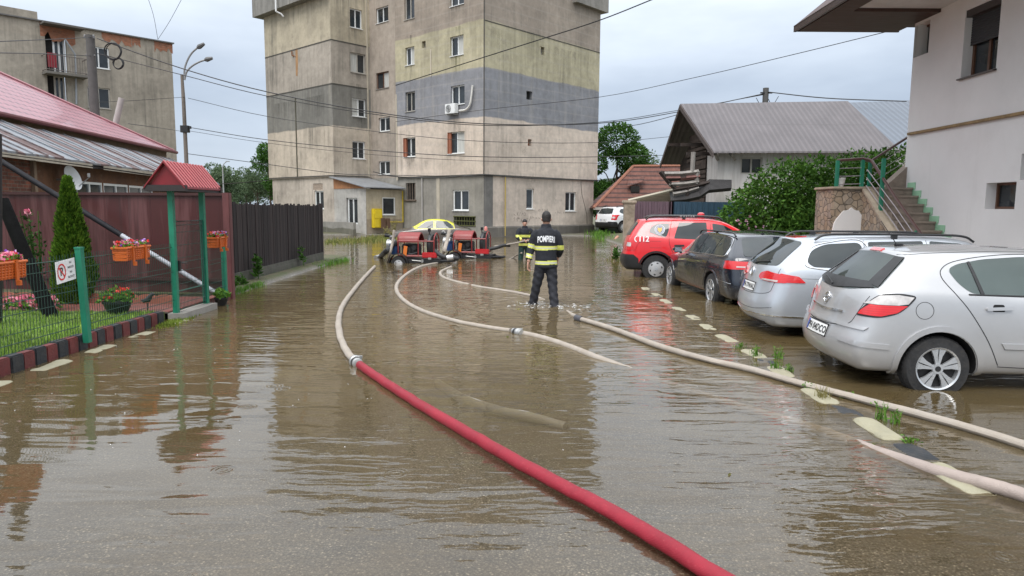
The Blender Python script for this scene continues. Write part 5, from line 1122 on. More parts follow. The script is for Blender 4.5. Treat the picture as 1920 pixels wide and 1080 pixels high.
# red tiled house at the lane end
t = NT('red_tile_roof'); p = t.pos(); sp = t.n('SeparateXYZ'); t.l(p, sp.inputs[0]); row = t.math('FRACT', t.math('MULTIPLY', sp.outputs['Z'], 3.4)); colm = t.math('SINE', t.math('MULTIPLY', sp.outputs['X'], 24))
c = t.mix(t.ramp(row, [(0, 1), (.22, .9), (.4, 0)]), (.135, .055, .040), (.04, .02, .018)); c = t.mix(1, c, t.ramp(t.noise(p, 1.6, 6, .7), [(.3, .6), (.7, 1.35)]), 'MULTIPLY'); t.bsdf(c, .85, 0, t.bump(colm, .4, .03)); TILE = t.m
ts = empty('tiled_house', (7, 46, 0), 0, 'low house with a worn red tile hip roof at the lane end', 'house')
a0, a1, r0, r1 = gy(1113, 390, 44), gy(1275, 390, 44), gy(1187, 312, 47.5), gy(1290, 311, 47.5); bk = Vector((a0.x + .2, 51, a0.z))
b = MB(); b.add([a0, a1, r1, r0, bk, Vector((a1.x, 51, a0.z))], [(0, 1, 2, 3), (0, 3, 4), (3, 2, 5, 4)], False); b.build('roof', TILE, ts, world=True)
b = MB(); b.tube([r0, r1], .12, 6); b.tube([a0, r0], .1, 6); b.build('ridge_tiles', mat('ridge_tile', (.26, .11, .07), .85), ts, world=True)
b = MB(); b.box(((a0.x + a1.x) / 2 + .4, 46.4, .9), (a1.x - a0.x - .6, 4.0, 1.9)); b.build('wall', mat('greenish_wall', (.26, .30, .26), .85, var=.3, scale=2, world=True), ts, world=True)
b = MB(); b.box(((a0.x + a1.x) / 2, 44.02, a0.z - .03), (a1.x - a0.x, .08, .16)); b.build('fascia', mat('pale_fascia', (.32, .29, .26), .8), ts, world=True)
dq = gy(1190, 352, 45.4); b = MB(); b.prism([dq + Vector((-.5, -.2, .05)), dq + Vector((.45, -.2, .35)), dq + Vector((.75, .5, .75)), dq + Vector((-.3, .8, .6))], (0, 0, .05)); b.build('dormer', TILE, ts, world=True)
b = MB(); b.box(dq + Vector((0, -.1, -.1)), (.55, .3, .4)); b.build('dormer_vent', DARK, ts, world=True)

# ------------------------------------------------------------------ trees
def tree(loc, H, cr_, ch, label, lm, n, s, seed, group=None, name='tree', trunk=.16):
    r = random.Random(seed); root = empty(name, loc, 0, label, 'tree', group); b = MB(); tips = []
    b.tube([(0, 0, -.2), (r.uniform(-.1, .1), 0, H * .35), (r.uniform(-.2, .2), r.uniform(-.2, .2), H * .75)], [trunk, trunk * .75, trunk * .3], 8)
    for k in range(11):
        a = r.uniform(0, 6.28); z0_ = H * r.uniform(.25, .6); rad = cr_ * r.uniform(.45, .95); z1_ = H - ch * r.uniform(.05, .95); z1_ = max(z1_, H - ch)
        tip = Vector((rad * math.cos(a), rad * math.sin(a), z1_)); b.tube([(0, 0, z0_), Vector((tip.x * .5, tip.y * .5, lerp(z0_, tip.z, .7))), tip], [trunk * .4, trunk * .25, .02], 6); tips.append((tip, cr_ * r.uniform(.28, .5)))
    tips.append((Vector((0, 0, H - cr_ * .4)), cr_ * .5)); b.build('trunk', BARK, root); lf = MB(); tot = sum(q[1] ** 2 for q in tips)
    for c_, rad in tips: clump(lf, c_, rad * 1.4, int(n * rad * rad / tot), s, r, (1, 1, .85))
    lf.build('crown', lm, root); return root
q = gy(1155, 400, 58); tree((q.x, 58, .2), 8.0, 2.5, 6.3, 'bushy green tree rising beyond the red tile roof', GREEN, 24000, .25, 51)
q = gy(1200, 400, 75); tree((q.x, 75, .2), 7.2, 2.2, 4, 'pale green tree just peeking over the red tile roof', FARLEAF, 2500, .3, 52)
k = 0
for px_, Y_, H_, cr2, lab in ((424, 95, 6.3, 2.4, 'far tree behind the rear corner of the plank fence start'), (444, 120, 5.5, 2.2, 'small far tree beside the distant street lamp'), (462, 120, 7.0, 2.8, 'rounded far tree in the gap before the apartment block'), (484, 110, 7.2, 2.6, 'far tree close to the apartment block edge'), (508, 70, 7.3, 1.5, 'thin tree touching the edge of the apartment block'), (470, 160, 6.0, 4, 'wide far tree low in the gap above the plank fence'), (405, 120, 6.5, 2.6, 'far tree partly hidden by the small red gate roof')):
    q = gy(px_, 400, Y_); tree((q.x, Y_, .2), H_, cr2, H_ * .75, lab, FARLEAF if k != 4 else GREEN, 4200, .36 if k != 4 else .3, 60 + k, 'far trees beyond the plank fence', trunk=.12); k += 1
# ------------------------------------------------------------------ cars
def paint(name, col, metal=0.0, rough=.3, var=.05):
    if name in MATS: return MATS[name]
    t = NT(name); v = t.obj(); sp = t.n('SeparateXYZ'); t.l(v, sp.inputs[0])
    c = t.mix(1, col, t.ramp(t.noise(v, 2.2, 4), [(.3, 1 - var), (.7, 1 + var)]), 'MULTIPLY')
    drops = t.n('TexVoronoi'); drops.inputs['Scale'].default_value = 55; t.l(v, drops.inputs['Vector'])
    c = t.mix(t.math('MULTIPLY', t.ramp(sp.outputs['Z'], [(.22, 1), (.5, 0)]), t.math('MULTIPLY', t.noise(v, 3, 5), .55)), c, (.12, .10, .075))
    nr = t.bump(t.ramp(drops.outputs['Distance'], [(0, 1), (.18, 0)]), .12, .004)
    p = t.bsdf(c, rough, metal, nr, 1.0); MATS[name] = t.m; return t.m
CGLASS = glass_mat('car_glass', (.014, .019, .020), .02, .65)
t = NT('tail_red'); v = t.obj(); w_ = t.n('TexWave', wave_type='BANDS', bands_direction='Z'); w_.inputs['Scale'].default_value = 14; t.l(v, w_.inputs['Vector']); t.bsdf(t.mix(t.ramp(w_.outputs['Fac'], [(.3, 0), (.7, .35)]), (.62, .012, .016), (.35, .005, .008)), .12, 0, None, 1.0); LRED = t.m
LCLR = mat('tail_clear', (.55, .52, .50), .15, .2, var=.25, scale=14, coat=1.0); CHROME = mat('chrome', (.75, .76, .78), .14, 1.0, var=.05)
BLK = mat('black_trim', (.014, .014, .015), .45, var=.2); TYRE = mat('tyre_rubber', (.016, .016, .017), .8, var=.35, scale=14, bump=.3, bscale=60, dirt=.35, dirtcol=(.05, .045, .038)); ARCHM = mat('arch_liner', (.007, .007, .007), .95)
ALLOY = mat('alloy_silver', (.55, .56, .57), .3, .7, var=.1); STEEL = mat('steel_wheel', (.42, .42, .42), .4, .4, var=.15); DISC = mat('brake_dark', (.008, .008, .009), .7, 0.0); PLATEW = mat('plate_white', (.72, .72, .71), .4, var=.04); PBLUE = mat('plate_blue', (.02, .07, .38), .4); SEAM = mat('panel_gap', (.02, .02, .022), .7)
def interp(tab, x):
    if x <= tab[0][0]: return tab[0][1]
    for (a, va), (b_, vb) in zip(tab, tab[1:]):
        if x <= b_: return lerp(va, vb, (x - a) / (b_ - a))
    return tab[-1][1]
def inpoly(p, poly):
    c = False; x, y = p; j = len(poly) - 1
    for i in range(len(poly)):
        xi, yi = poly[i]; xj, yj = poly[j]
        if (yi > y) != (yj > y) and x < (xj - xi) * (y - yi) / (yj - yi) + xi: c = not c
        j = i
    return c
class Body:
    """a closed car shell lofted from profiles; holds a BVH so that glass, lamps, seams and lettering follow its surface"""
    def __init__(s, sp):
        s.sp = sp; xr, xf = sp['xr'], sp['xf']; W = sp['W'] / 2; RW = sp['RW']; rows = None
        stn = [xr, xr + .07, xr + .2, xr + .42, xr + .7, xr + 1.0]; x = xr + 1.35
        while x < xf - .8: stn.append(x); x += .28
        stn += [xf - .6, xf - .38, xf - .18, xf - .06, xf]
        rx = lambda z: interp(sp['rear'], z); fx = lambda z: interp(sp['front'], z)
        rings = []
        for i, xs in enumerate(stn):
            wr = 1 - ss(xr + .35, xr + 1.35, xs); wf = ss(xf - .8, xf - .2, xs)
            zr_ = sp['rear'][-1][0]; xtop = lerp(xs, rx(zr_) + (xs - xr), wr); xtop = lerp(xtop, min(xtop, fx(sp['front'][-1][0]) - (xf - xs)), wf)
            zt = interp(sp['top'], xtop); be = min(interp(sp['belt'], xs), zt - .07); cf = ss(0.02, .36, zt - be)
            yw = W * interp(sp['plan'], xs); rh_ = lerp(yw * .80, RW * min(1, yw / W * 1.02), cf); zb = sp['zb']
            hs = [(0, zb), (.55 * yw * .9, zb), (.90 * yw, zb), (.965 * yw, zb + .06), (.99 * yw, lerp(zb, be, .32)), (yw, lerp(zb, be, .55)), (yw * .992, lerp(zb, be, .80)), (yw * .965, be - .015), (lerp(yw * .955, rh_, .12), be + .025 * cf + .01), (lerp(yw * .955, rh_, .52) + .012, lerp(be, zt - .07, .52)), (rh_ + .012, zt - .075), (rh_ - .045, zt - .028), (rh_ * .55, zt - .008), (0, zt)]
            ring = []
            for y, z in hs:
                xx = lerp(xs, rx(z) + (xs - xr), wr); xx = lerp(xx, fx(z) - (xf - xs), wf); ring.append(Vector((xx, y, z)))
            rings.append(ring)
        n = len(rings[0]); V = []; Fc = []; full = 2 * (n - 1)
        for rg_ in rings:
            V += rg_; V += [Vector((p.x, -p.y, p.z)) for p in rg_[-2:0:-1]]
        for i in range(len(rings) - 1):
            for k in range(full): a = i * full; Fc.append((a + k, a + (k + 1) % full, a + full + (k + 1) % full, a + full + k))
        def cap(i, sgn, bul):
            base = i * full; R_ = rings[i]; L = lambda k: base + k; Rr = lambda k: base + (full - k) % full
            prev = [L(2), L(1), L(0), Rr(1), Rr(2)]
            for k in range(3, n - 3 + 1):
                p = R_[k]
                if k == n - 3 + 0 + 0 and False: pass
                cur = [L(k)]
                for f in (.58, 0, -.58):
                    V.append(Vector((p.x + sgn * bul * (1 - f * f) * (1.0 if k < n - 4 else .5), p.y * f, p.z))); cur.append(len(V) - 1)
                cur.append(Rr(k))
                for q in range(4): Fc.append((prev[q], prev[q + 1], cur[q + 1], cur[q]) if sgn < 0 else (prev[q], cur[q], cur[q + 1], prev[q + 1]))
                prev = cur
            k = n - 2; cur = [L(k), L(n - 1), Rr(k)]
            Fc.append((prev[0], prev[1], L(k))); Fc.append((prev[1], prev[2], L(n - 1), L(k))); Fc.append((prev[2], prev[3], Rr(k), L(n - 1))); Fc.append((prev[3], prev[4], Rr(k)))
        cap(0, -1, sp.get('bulge', .09)); cap(len(rings) - 1, 1, .12)
        me = bpy.data.meshes.new('body'); me.from_pydata([tuple(v) for v in V], [], Fc); bm = bmesh.new(); bm.from_mesh(me); bmesh.ops.recalc_face_normals(bm, faces=bm.faces[:]); bm.to_mesh(me); bm.free()
        o = bpy.data.objects.new('body', me); COL.objects.link(o); m = o.modifiers.new('s', 'SUBSURF'); m.levels = 2; m.render_levels = 2; evald(o)
        s.bvh = BVHTree.FromPolygons([v.co.copy() for v in o.data.vertices], [list(p.vertices) for p in o.data.polygons])
        o.data.polygons.foreach_set('use_smooth', [True] * len(o.data.polygons))
        for m_ in (sp['paint'], ARCHM): o.data.materials.append(m_)
        for ax in sp['axles']:
            for sg_ in (-1, 1):
                cb = MB(); cb.tube([(ax, sg_ * (W - .34), sp['wr']), (ax, sg_ * (W + .3), sp['wr'])], sp['arch'], 40); c = cb.build('cut', ARCHM)
                c.data.materials.clear(); c.data.materials.append(sp['paint']); c.data.materials.append(ARCHM); c.data.polygons.foreach_set('material_index', [1] * len(c.data.polygons))
                m = o.modifiers.new('b', 'BOOLEAN'); m.operation = 'DIFFERENCE'; m.object = c; m.solver = 'EXACT'; evald(o); bpy.data.objects.remove(c)
        o.data.set_sharp_from_angle(angle=R(42)); o.name = 'body'; s.o = o
    def map(s, phi, a, z, off=.004, back=True):
        d = Vector((math.sin(phi), math.cos(phi), 0)); u = Vector((math.cos(phi), -math.sin(phi), 0))
        o = u * a + Vector((0, 0, z)) - d * 6; h = s.bvh.ray_cast(o, d)
        if h[0] is None: return None, None
        n = h[1] if h[1].dot(d) < 0 else -h[1]
        return h[0] + n * off, n
    def patch(s, name, m, root, phi, poly, off=.004, step=.05, rim=.012, rnd=0.0):
        if rnd: poly = rounded(poly, rnd)
        P = []
        for i, p in enumerate(poly):
            q = poly[(i + 1) % len(poly)]; L = math.dist(p, q); k = max(1, int(L / step)); P += [(lerp(p[0], q[0], j / k), lerp(p[1], q[1], j / k)) for j in range(k)]
        nb = len(P); x0, x1 = min(p[0] for p in P), max(p[0] for p in P); z0, z1 = min(p[1] for p in P), max(p[1] for p in P); x = x0 + step * .5
        while x < x1:
            z = z0 + step * .5
            while z < z1:
                if inpoly((x, z), P) and min(math.dist((x, z), b_) for b_ in P) > step * .35: P.append((x, z))
                z += step
            x += step
        vs, _, fs, *_r = delaunay_2d_cdt([Vector(p) for p in P], [], [list(range(nb))], 1, 1e-5)
        pos = []; nrm = []
        for v in vs:
            p, n = s.map(phi, v.x, v.y, off); pos.append(p); nrm.append(n)
        ok = [f for f in fs if all(pos[i] is not None for i in f)]; cnt = {}
        for f in ok:
            for i in range(len(f)): e = (f[i], f[(i + 1) % len(f)]); cnt[e] = 1
        b = MB(); idx = {}; V = []
        for f in ok:
            for i in f:
                if i not in idx: idx[i] = len(V); V.append(pos[i])
        F = [[idx[i] for i in f] for f in ok]
        for (i, j) in list(cnt):
            if (j, i) not in cnt:
                V += [pos[i] - nrm[i] * (off + rim), pos[j] - nrm[j] * (off + rim)]; F.append([idx[j], idx[i], len(V) - 2, len(V) - 1])
        b.add(V, F, True); return b.build(name, m, root, sharp=45)
    def line(s, name, m, root, phi, pts, r=.005, off=.002, smooth=True, closed=False, n=6):
        pp = [(p[0], p[1], 0) for p in pts]; pp = cr(pp, 6, closed) if smooth else [Vector(p) for p in pp]; out = []
        for p in pp:
            q, nn = s.map(phi, p.x, p.y, off)
            if q is not None: out.append(q)
        b = MB(); b.tube(out, r, n, closed=closed); return b.build(name, m, root)
    def text(s, name, m, root, phi, a, z, txt, size, off=.006, bold=0.0, skew=0.0, sp=1.0):
        vs, fs = text_mesh(txt, size, bold, sp); V = [s.map(phi, a + v.x + skew * v.y, z + v.y, off)[0] for v in vs]; b = MB(); b.add(V, [f for f in fs if all(V[i] for i in f)], False); return b.build(name, m, root, fixn=False)
def car_glazing():
    if 'car_glazing' in MATS: return MATS['car_glazing']
    t = NT('car_glazing'); fr = t.n('Fresnel'); fr.inputs['IOR'].default_value = 1.55; gl = t.n('BsdfGlossy'); gl.inputs['Roughness'].default_value = .015; tr = t.n('BsdfTransparent'); tr.inputs['Color'].default_value = (.50, .57, .55, 1)
    mx = t.n('MixShader'); t.l(fr.outputs[0], mx.inputs[0]); t.l(tr.outputs[0], mx.inputs[1]); t.l(gl.outputs[0], mx.inputs[2]); t.l(mx.outputs[0], t.out.inputs[0]); MATS['car_glazing'] = t.m; return t.m
INTER = mat('car_interior', (.035, .036, .04), .8, var=.3)
def cut_cabin(B, solids):
    for poly3, d in solids:
        cb = MB(); cb.prism(poly3, d); c = cb.build('cut', ARCHM); c.data.materials.clear(); c.data.materials.append(B.sp['paint']); c.data.materials.append(ARCHM); c.data.polygons.foreach_set('material_index', [1] * len(c.data.polygons))
        m = B.o.modifiers.new('b', 'BOOLEAN'); m.operation = 'DIFFERENCE'; m.object = c; m.solver = 'EXACT'; evald(B.o); bpy.data.objects.remove(c)
    B.o.data.set_sharp_from_angle(angle=R(42)); B.o.name = 'body'
def seats(root, rows, z0, z1):
    for x in rows:
        for y in (-.38, .38):
            b = MB(); b.bevbox((x, y, (z0 + z1 - .1) / 2), (.16, .44, z1 - z0 - .1), 0, .06, Matrix.Rotation(R(-12), 3, 'Y')); b.bevbox((x - .05, y, z1 + .09), (.11, .26, .19), 0, .045); b.build('seat', INTER, root)
def wheel(root, x, y, r, side, style, w_=.2, rimr=None):
    """tyre with rim; side = +1 outer face to +y"""
    rr_ = rimr or r * .66; o = empty('wheel', (x, y, r)); o.parent = root
    b = MB(); b.lathe((0, -w_ / 2, 0), [(rr_ * .98, 0), (rr_ * 1.02, .004), (r * .93, .006), (r * .985, .03), (r, .055), (r, w_ - .055), (r * .985, w_ - .03), (r * .93, w_ - .006), (rr_ * 1.02, w_ - .004), (rr_ * .98, w_)], 40, (0, 1, 0), cap=False)
    for k in range(40): 
        a = k * 2 * math.pi / 40; b.box((r * .998 * math.cos(a), 0, r * .998 * math.sin(a)), (.006, w_ * .55, .03), m=Matrix.Rotation(-a, 3, 'Y'))
    ty = b.build('tyre', TYRE, o, sharp=30)
    f = side * w_ / 2; b = MB()
    def plate(poly, th, y_): b.prism([(px_, y_, pz_) for px_, pz_ in poly], (0, -side * th, 0))
    if style == 'steel':
        n = 6; b.lathe((0, f * .55, 0), [(rr_ * .98, 0), (rr_ * .9, side * .03), (rr_ * .7, side * .035), (rr_ * .45, side * .055), (rr_ * .25, side * .05), (.01, side * .06)], 36, (0, 1, 0))
    else:
        b.lathe((0, f, 0), [(rr_ * 1.0, 0), (rr_ * .99, side * .004), (rr_ * .92, -side * .004), (rr_ * .9, -side * .06)], 40, (0, 1, 0), cap=False)
        nsp = {'double': 5, 'five': 5, 'multi': 10, 'ten': 7}[style]
        for k in range(nsp):
            a = k * 2 * math.pi / nsp + math.pi / 2
            for da in ((-.19, .19) if style == 'double' else (0,)):
                def P(rad, off): return (rad * math.cos(a + off), rad * math.sin(a + off))
                wd = {'double': .10, 'five': .2, 'multi': .10, 'ten': .14}[style]
                if style == 'double': poly = [P(rr_ * .95, da - .17), P(rr_ * .95, da + .17), P(rr_ * .62, da * .95 + .16), P(rr_ * .2, da * 1.2 + .25), P(rr_ * .2, da * 1.2 - .2), P(rr_ * .62, da * .95 - .12)]
                else: poly = [P(rr_ * .95, da - wd * 1.3), P(rr_ * .95, da + wd * 1.3), P(rr_ * .2, da + wd * 2.2), P(rr_ * .2, da - wd * 2.2)]
                plate(poly, .025, f * .93)
        b.cyl((0, f * .93 + (.006 if side > 0 else -.006) - side * .03, 0), rr_ * .24, .03 * side, 20, axis='Y')
    rim = b.build('rim', STEEL if style == 'steel' else ALLOY, o)
    b = MB(); b.cyl((0, f * .35, 0), rr_ * .97, .012 * side, 32, axis='Y'); b.build('brake_disc', DISC, o)
    if style == 'steel':
        b = MB()
        for k in range(6): a = k * math.pi / 3 + .3; b.cyl((rr_ * .66 * math.cos(a), f * .55 + side * .026, rr_ * .66 * math.sin(a)), rr_ * .115, side * .016, 12, axis='Y')
        b.build('rim_hole', BLK, o)
        b = MB(); b.cyl((0, f * .55 + side * .05, 0), rr_ * .2, side * .018, 16, axis='Y'); b.build('hub_cap', ALLOY, o)
    else:
        b = MB(); b.cyl((0, f * .93 + side * .005, 0), rr_ * .13, .004 * side, 18, axis='Y'); b.build('hub_cap', BLK, o)
    return o
def mk(sp, name, label, loc, rz, cat='car', group=None):
    root = empty(name, loc, rz, label, cat, group); B = Body(sp); B.o.parent = root
    W = sp['W'] / 2
    for ax in sp['axles']:
        for sg_ in (-1, 1): wheel(root, ax, sg_ * (W - .115), sp['wr'], sg_, sp['rim'], .21, sp.get('rimr'))
    return root, B
def archlip(B, root, ax, m, rr_, width=.035, a0=-.15, a1=math.pi + .15, off=.012, phi=0, name='arch_flare'):
    sgn = 1 if phi == 0 else -1; out, inn = [], []
    for k in range(25):
        a = lerp(a0, a1, k / 24); out.append((sgn * ax + (rr_ + width) * math.cos(a), B.sp['wr'] + (rr_ + width) * math.sin(a))); inn.append((sgn * ax + (rr_ + .006) * math.cos(a), B.sp['wr'] + (rr_ + .006) * math.sin(a)))
    return B.patch(name, m, root, phi, out + inn[::-1], off, .03)
def mirror(root, x, y, z, m, sgn):
    o = empty('mirror', (x, y, z)); o.parent = root; b = MB(); b.bevbox((0, sgn * .1, .02), (.13, .2, .14), 0, .04); b.tube([(.02, 0, -.06), (0, sgn * .06, -.02)], .025, 6); b.build('mirror_housing', m, o); b = MB(); b.box((-.068, sgn * .1, .02), (.004, .15, .1)); b.build('mirror_glass', CHROME, o); return o
def rails(root, x0, x1, y, z, m, h=.06, r=.018, inset=0.0):
    for sg_ in (-1, 1):
        b = MB(); pts = cr([(x0, sg_ * y, z - .02), (x0 + .14, sg_ * y, z + h * .8), (x0 + .5, sg_ * y, z + h), (x1 - .5, sg_ * y, z + h), (x1 - .14, sg_ * y, z + h * .7), (x1, sg_ * y, z - .03)], 5); b.tube(pts, (r, r * .8), 8)
        b.box(((x0 + x1) / 2, sg_ * y, z + h / 2), (.08, .03, h)); b.build('roof_rail', m, root)
def plate(B, root, phi, a, z, txt, w_=.52, h=.112):
    p = B.patch('number_plate', PLATEW, root, phi, [(a - w_ / 2, z - h / 2), (a + w_ / 2, z - h / 2), (a + w_ / 2, z + h / 2), (a - w_ / 2, z + h / 2)], .014, .05, .02)
    B.patch('plate_band', PBLUE, root, phi, [(a - w_ / 2 + .004, z - h / 2 + .005), (a - w_ / 2 + .045, z - h / 2 + .005), (a - w_ / 2 + .045, z + h / 2 - .005), (a - w_ / 2 + .004, z + h / 2 - .005)], .017, .05, .002).parent = p
    B.text('plate_text', INK, root, phi, a + .022, z - .002, txt, .098, .018, .002, sp=1.05).parent = p
    B.line('plate_frame', BLK, root, phi, [(a - w_ / 2 - .006, z - h / 2 - .006), (a + w_ / 2 + .006, z - h / 2 - .006), (a + w_ / 2 + .006, z + h / 2 + .006), (a - w_ / 2 - .006, z + h / 2 + .006)], .007, .012, False, True).parent = p
    return p
Q = R(90)
# --- compact silver hatchback, nearest
SILV = paint('silver_paint', (.45, .45, .455), .5, .32)
sp = dict(xr=-.74, xf=3.45, W=1.753, RW=.60, zb=.24, wr=.315, arch=.365, axles=(0, 2.614), rim='double', rimr=.212, paint=SILV, bulge=.13,
          rear=[(.2, .10), (.30, .0), (.5, -.045), (.62, -.02), (.70, .06), (.95, .10), (1.06, .15), (1.20, .30), (1.36, .48), (1.45, .52)], front=[(.2, 3.35), (.5, 3.45), (.7, 3.35), (.8, 3.2)],
          top=[(-.40, 1.435), (0, 1.475), (.6, 1.49), (1.1, 1.48), (1.6, 1.42), (2.35, 1.06), (3.1, .93), (3.45, .80)], belt=[(-.82, 1.06), (-.1, 1.06), (.6, 1.03), (2.0, .96), (3.4, .8)], plan=[(-.74, .885), (-.66, .95), (-.54, .975), (-.3, .99), (.3, 1), (2.4, 1), (3.0, .96), (3.3, .85), (3.45, .7)])
sp['rear'] = [(z, -.74 + x) for z, x in sp['rear']]
hb, B = mk(sp, 'hatchback', 'silver compact hatchback with a two tone tail lamp, the car closest to the camera', (4.22, 7.49, -.10), R(-4), 'car')
GLZ = car_glazing()
cut_cabin(B, [([(x, -2, z) for x, z in [(.24, 1.10), (.19, 1.27), (.45, 1.345), (.96, 1.37), (.96, 1.07)]], (0, 4, 0)), ([(x, -2, z) for x, z in [(1.13, 1.07), (1.13, 1.37), (1.5, 1.335), (1.80, 1.21), (1.98, 1.07)]], (0, 4, 0)), ([(-1.5, y, z) for y, z in [(-.50, 1.12), (.50, 1.12), (.42, 1.35), (-.42, 1.35)]], (3.2, 0, 0))]); seats(hb, (.45, 1.45), .8, 1.12)
B.patch('rear_window', GLZ, hb, Q, [(-.72, 1.085), (-.35, 1.035), (0, 1.02), (.35, 1.035), (.72, 1.085), (.56, 1.375), (.25, 1.40), (0, 1.405), (-.25, 1.40), (-.56, 1.375)], .006, rnd=.04)
B.patch('side_window', GLZ, hb, 0, [(.10, 1.275), (.20, 1.325), (.45, 1.372), (.80, 1.398), (1.02, 1.400), (1.02, 1.035), (.28, 1.055), (.17, 1.15)], .005, rnd=.05)
B.patch('side_window', GLZ, hb, 0, [(1.10, 1.035), (1.10, 1.40), (1.5, 1.365), (1.82, 1.24), (2.1, 1.04)], .005, rnd=.04)
B.patch('window_pillar', BLK, hb, 0, [(.36, 1.05), (.30, 1.345), (.325, 1.352), (.395, 1.05)], .009); B.patch('window_pillar', BLK, hb, 0, [(1.02, 1.03), (1.02, 1.41), (1.10, 1.41), (1.10, 1.03)], .008)
for s_ in (-1, 1): B.patch('window_band', BLK, hb, Q, [(s_ * .71, 1.085), (s_ * .55, 1.375), (s_ * .44, 1.375), (s_ * .54, 1.12)][::-s_], .011, .04, .004)
B.patch('window_band', BLK, hb, Q, [(-.68, 1.08), (0, 1.02), (.68, 1.08), (.54, 1.13), (-.54, 1.13)], .011, .04, .004)
B.patch('side_window', GLZ, hb, R(180), [(-.10, 1.275), (-.20, 1.325), (-.45, 1.372), (-.80, 1.398), (-1.02, 1.400), (-1.02, 1.035), (-.28, 1.055), (-.17, 1.15)][::-1], .005, rnd=.05)
B.line('window_seal', BLK, hb, 0, [(.25, 1.045), (.7, 1.035), (1.2, 1.025), (2.0, 1.03)], .009)
B.line('door_gap', SEAM, hb, 0, [(1.02, 1.43), (.6, 1.415), (.22, 1.36), (.06, 1.29), (.03, 1.20), (.12, 1.06), (.26, .88), (.44, .60), (.56, .36)], .0045, .0)
B.line('door_gap', SEAM, hb, 0, [(.56, .345), (.9, .335), (1.6, .335)], .0045, .0); B.line('roof_gap', SEAM, hb, 0, [(-.26, 1.40), (0, 1.425), (.5, 1.445), (1.1, 1.445)], .004, .0)
B.line('door_gap', SEAM, hb, 0, [(1.06, 1.03), (1.07, .6), (1.1, .345)], .0045, 0)
for ph, dy in ((0, 0),):
    B.patch('door_handle', SILV, hb, 0, [(.40, .895), (.64, .905), (.64, .935), (.40, .925)], .026, .03, .03, .012); B.patch('handle_recess', ARCHM, hb, 0, [(.46, .885), (.58, .885), (.57, .955), (.47, .955)], .002, .03, .005, .02)
    B.patch('side_moulding', SILV, hb, 0, [(.60, .525), (1.9, .51), (1.9, .565), (.565, .58)], .014, .06, .015); B.line('moulding_shadow', SEAM, hb, 0, [(.60, .522), (1.9, .507)], .004, .004, False)
for sgn, ph in ((1, R(52)), (-1, R(128))):   # wrapped lamps
    u = lambda a: sgn * a
    outer = [(.365, .80), (.62, .80), (.735, .845), (.80, .945), (.83, 1.02), (.72, 1.045), (.58, 1.03), (.50, .96), (.40, .85)]
    outer = [(u(a - .31), z) for a, z in outer]; outer = outer if sgn > 0 else outer[::-1]
    lt = B.patch('tail_lamp_rim', BLK, hb, ph, outer, .006, .035, .012, .05); cx = sum(p[0] for p in outer) / len(outer); cz = sum(p[1] for p in outer) / len(outer)
    ins = [(lerp(cx, a, .9), lerp(cz, z, .86)) for a, z in outer]; zc_ = .925
    lo_ = [(a, min(z, zc_)) for a, z in ins]; B.patch('tail_lamp', LRED, hb, ph, lo_, .012, .03, .006).parent = hb
    hi_ = [(a, max(z, zc_ + .004)) for a, z in ins]; B.patch('tail_lamp', LCLR, hb, ph, hi_, .012, .03, .006)
B.line('fuel_flap', SEAM, hb, 0, [(-.16 + .082 * math.cos(k * .3927), .885 + .082 * math.sin(k * .3927)) for k in range(16)], .003, 0, True, True)
B.line('tailgate_gap', SEAM, hb, Q, [(-.70, 1.0), (-.62, .80), (-.55, .70), (-.3, .655), (0, .645), (.3, .655), (.55, .70), (.62, .80), (.70, 1.0)], .004, 0)
B.patch('chrome_strip', CHROME, hb, Q, [(-.42, .795), (0, .775), (.42, .795), (.42, .815), (0, .798), (-.42, .815)], .014, .04, .014)
B.line('bumper_crease', SEAM, hb, Q, [(-.62, .70), (-.3, .655), (0, .648), (.3, .655), (.62, .70)], .003, 0)
B.patch('bumper_moulding', SILV, hb, R(45), [(-.22, .565), (.27, .545), (.27, .495), (-.22, .52)], .014, .04, .014)
B.patch('bumper_step', SILV, hb, Q, [(-.80, .70), (.80, .70), (.78, .665), (-.78, .665)], .02, .05, .02)
plate(B, hb, Q, 0, .57, 'PH 04DCO'); archlip(B, hb, 0, SILV, .365, .06, off=.022); archlip(B, hb, 2.614, SILV, .365, .06, off=.022)
em = B.line('emblem', CHROME, hb, Q, [(.055 * math.cos(k * .3927), .90 + .055 * math.sin(k * .3927)) for k in range(16)], .008, .01, True, True); B.line('emblem', CHROME, hb, Q, [(-.085, .885), (-.02, .898), (.02, .902), (.085, .915)], .008, .012, False)
B.patch('brake_light', LRED, hb, Q, [(-.13, 1.413), (.13, 1.413), (.13, 1.438), (-.13, 1.438)], .012, .03, .01)
B.line('rear_wiper', BLK, hb, Q, [(.0, 1.045), (-.12, 1.07), (-.38, 1.10)], .011, .014)
q, n_ = B.map(Q, 0, 1.43); b = MB(); b.bevbox(q + Vector((.22, 0, .045)), (.09, .05, .03), 0, .01); b.tube([q + Vector((.2, 0, .05)), q + Vector((.02, 0, .30))], [.005, .003], 6); b.build('antenna', BLK, hb)
mirror(hb, 1.85, -.86, 1.02, SILV, -1); mirror(hb, 1.85, .86, 1.02, SILV, 1)

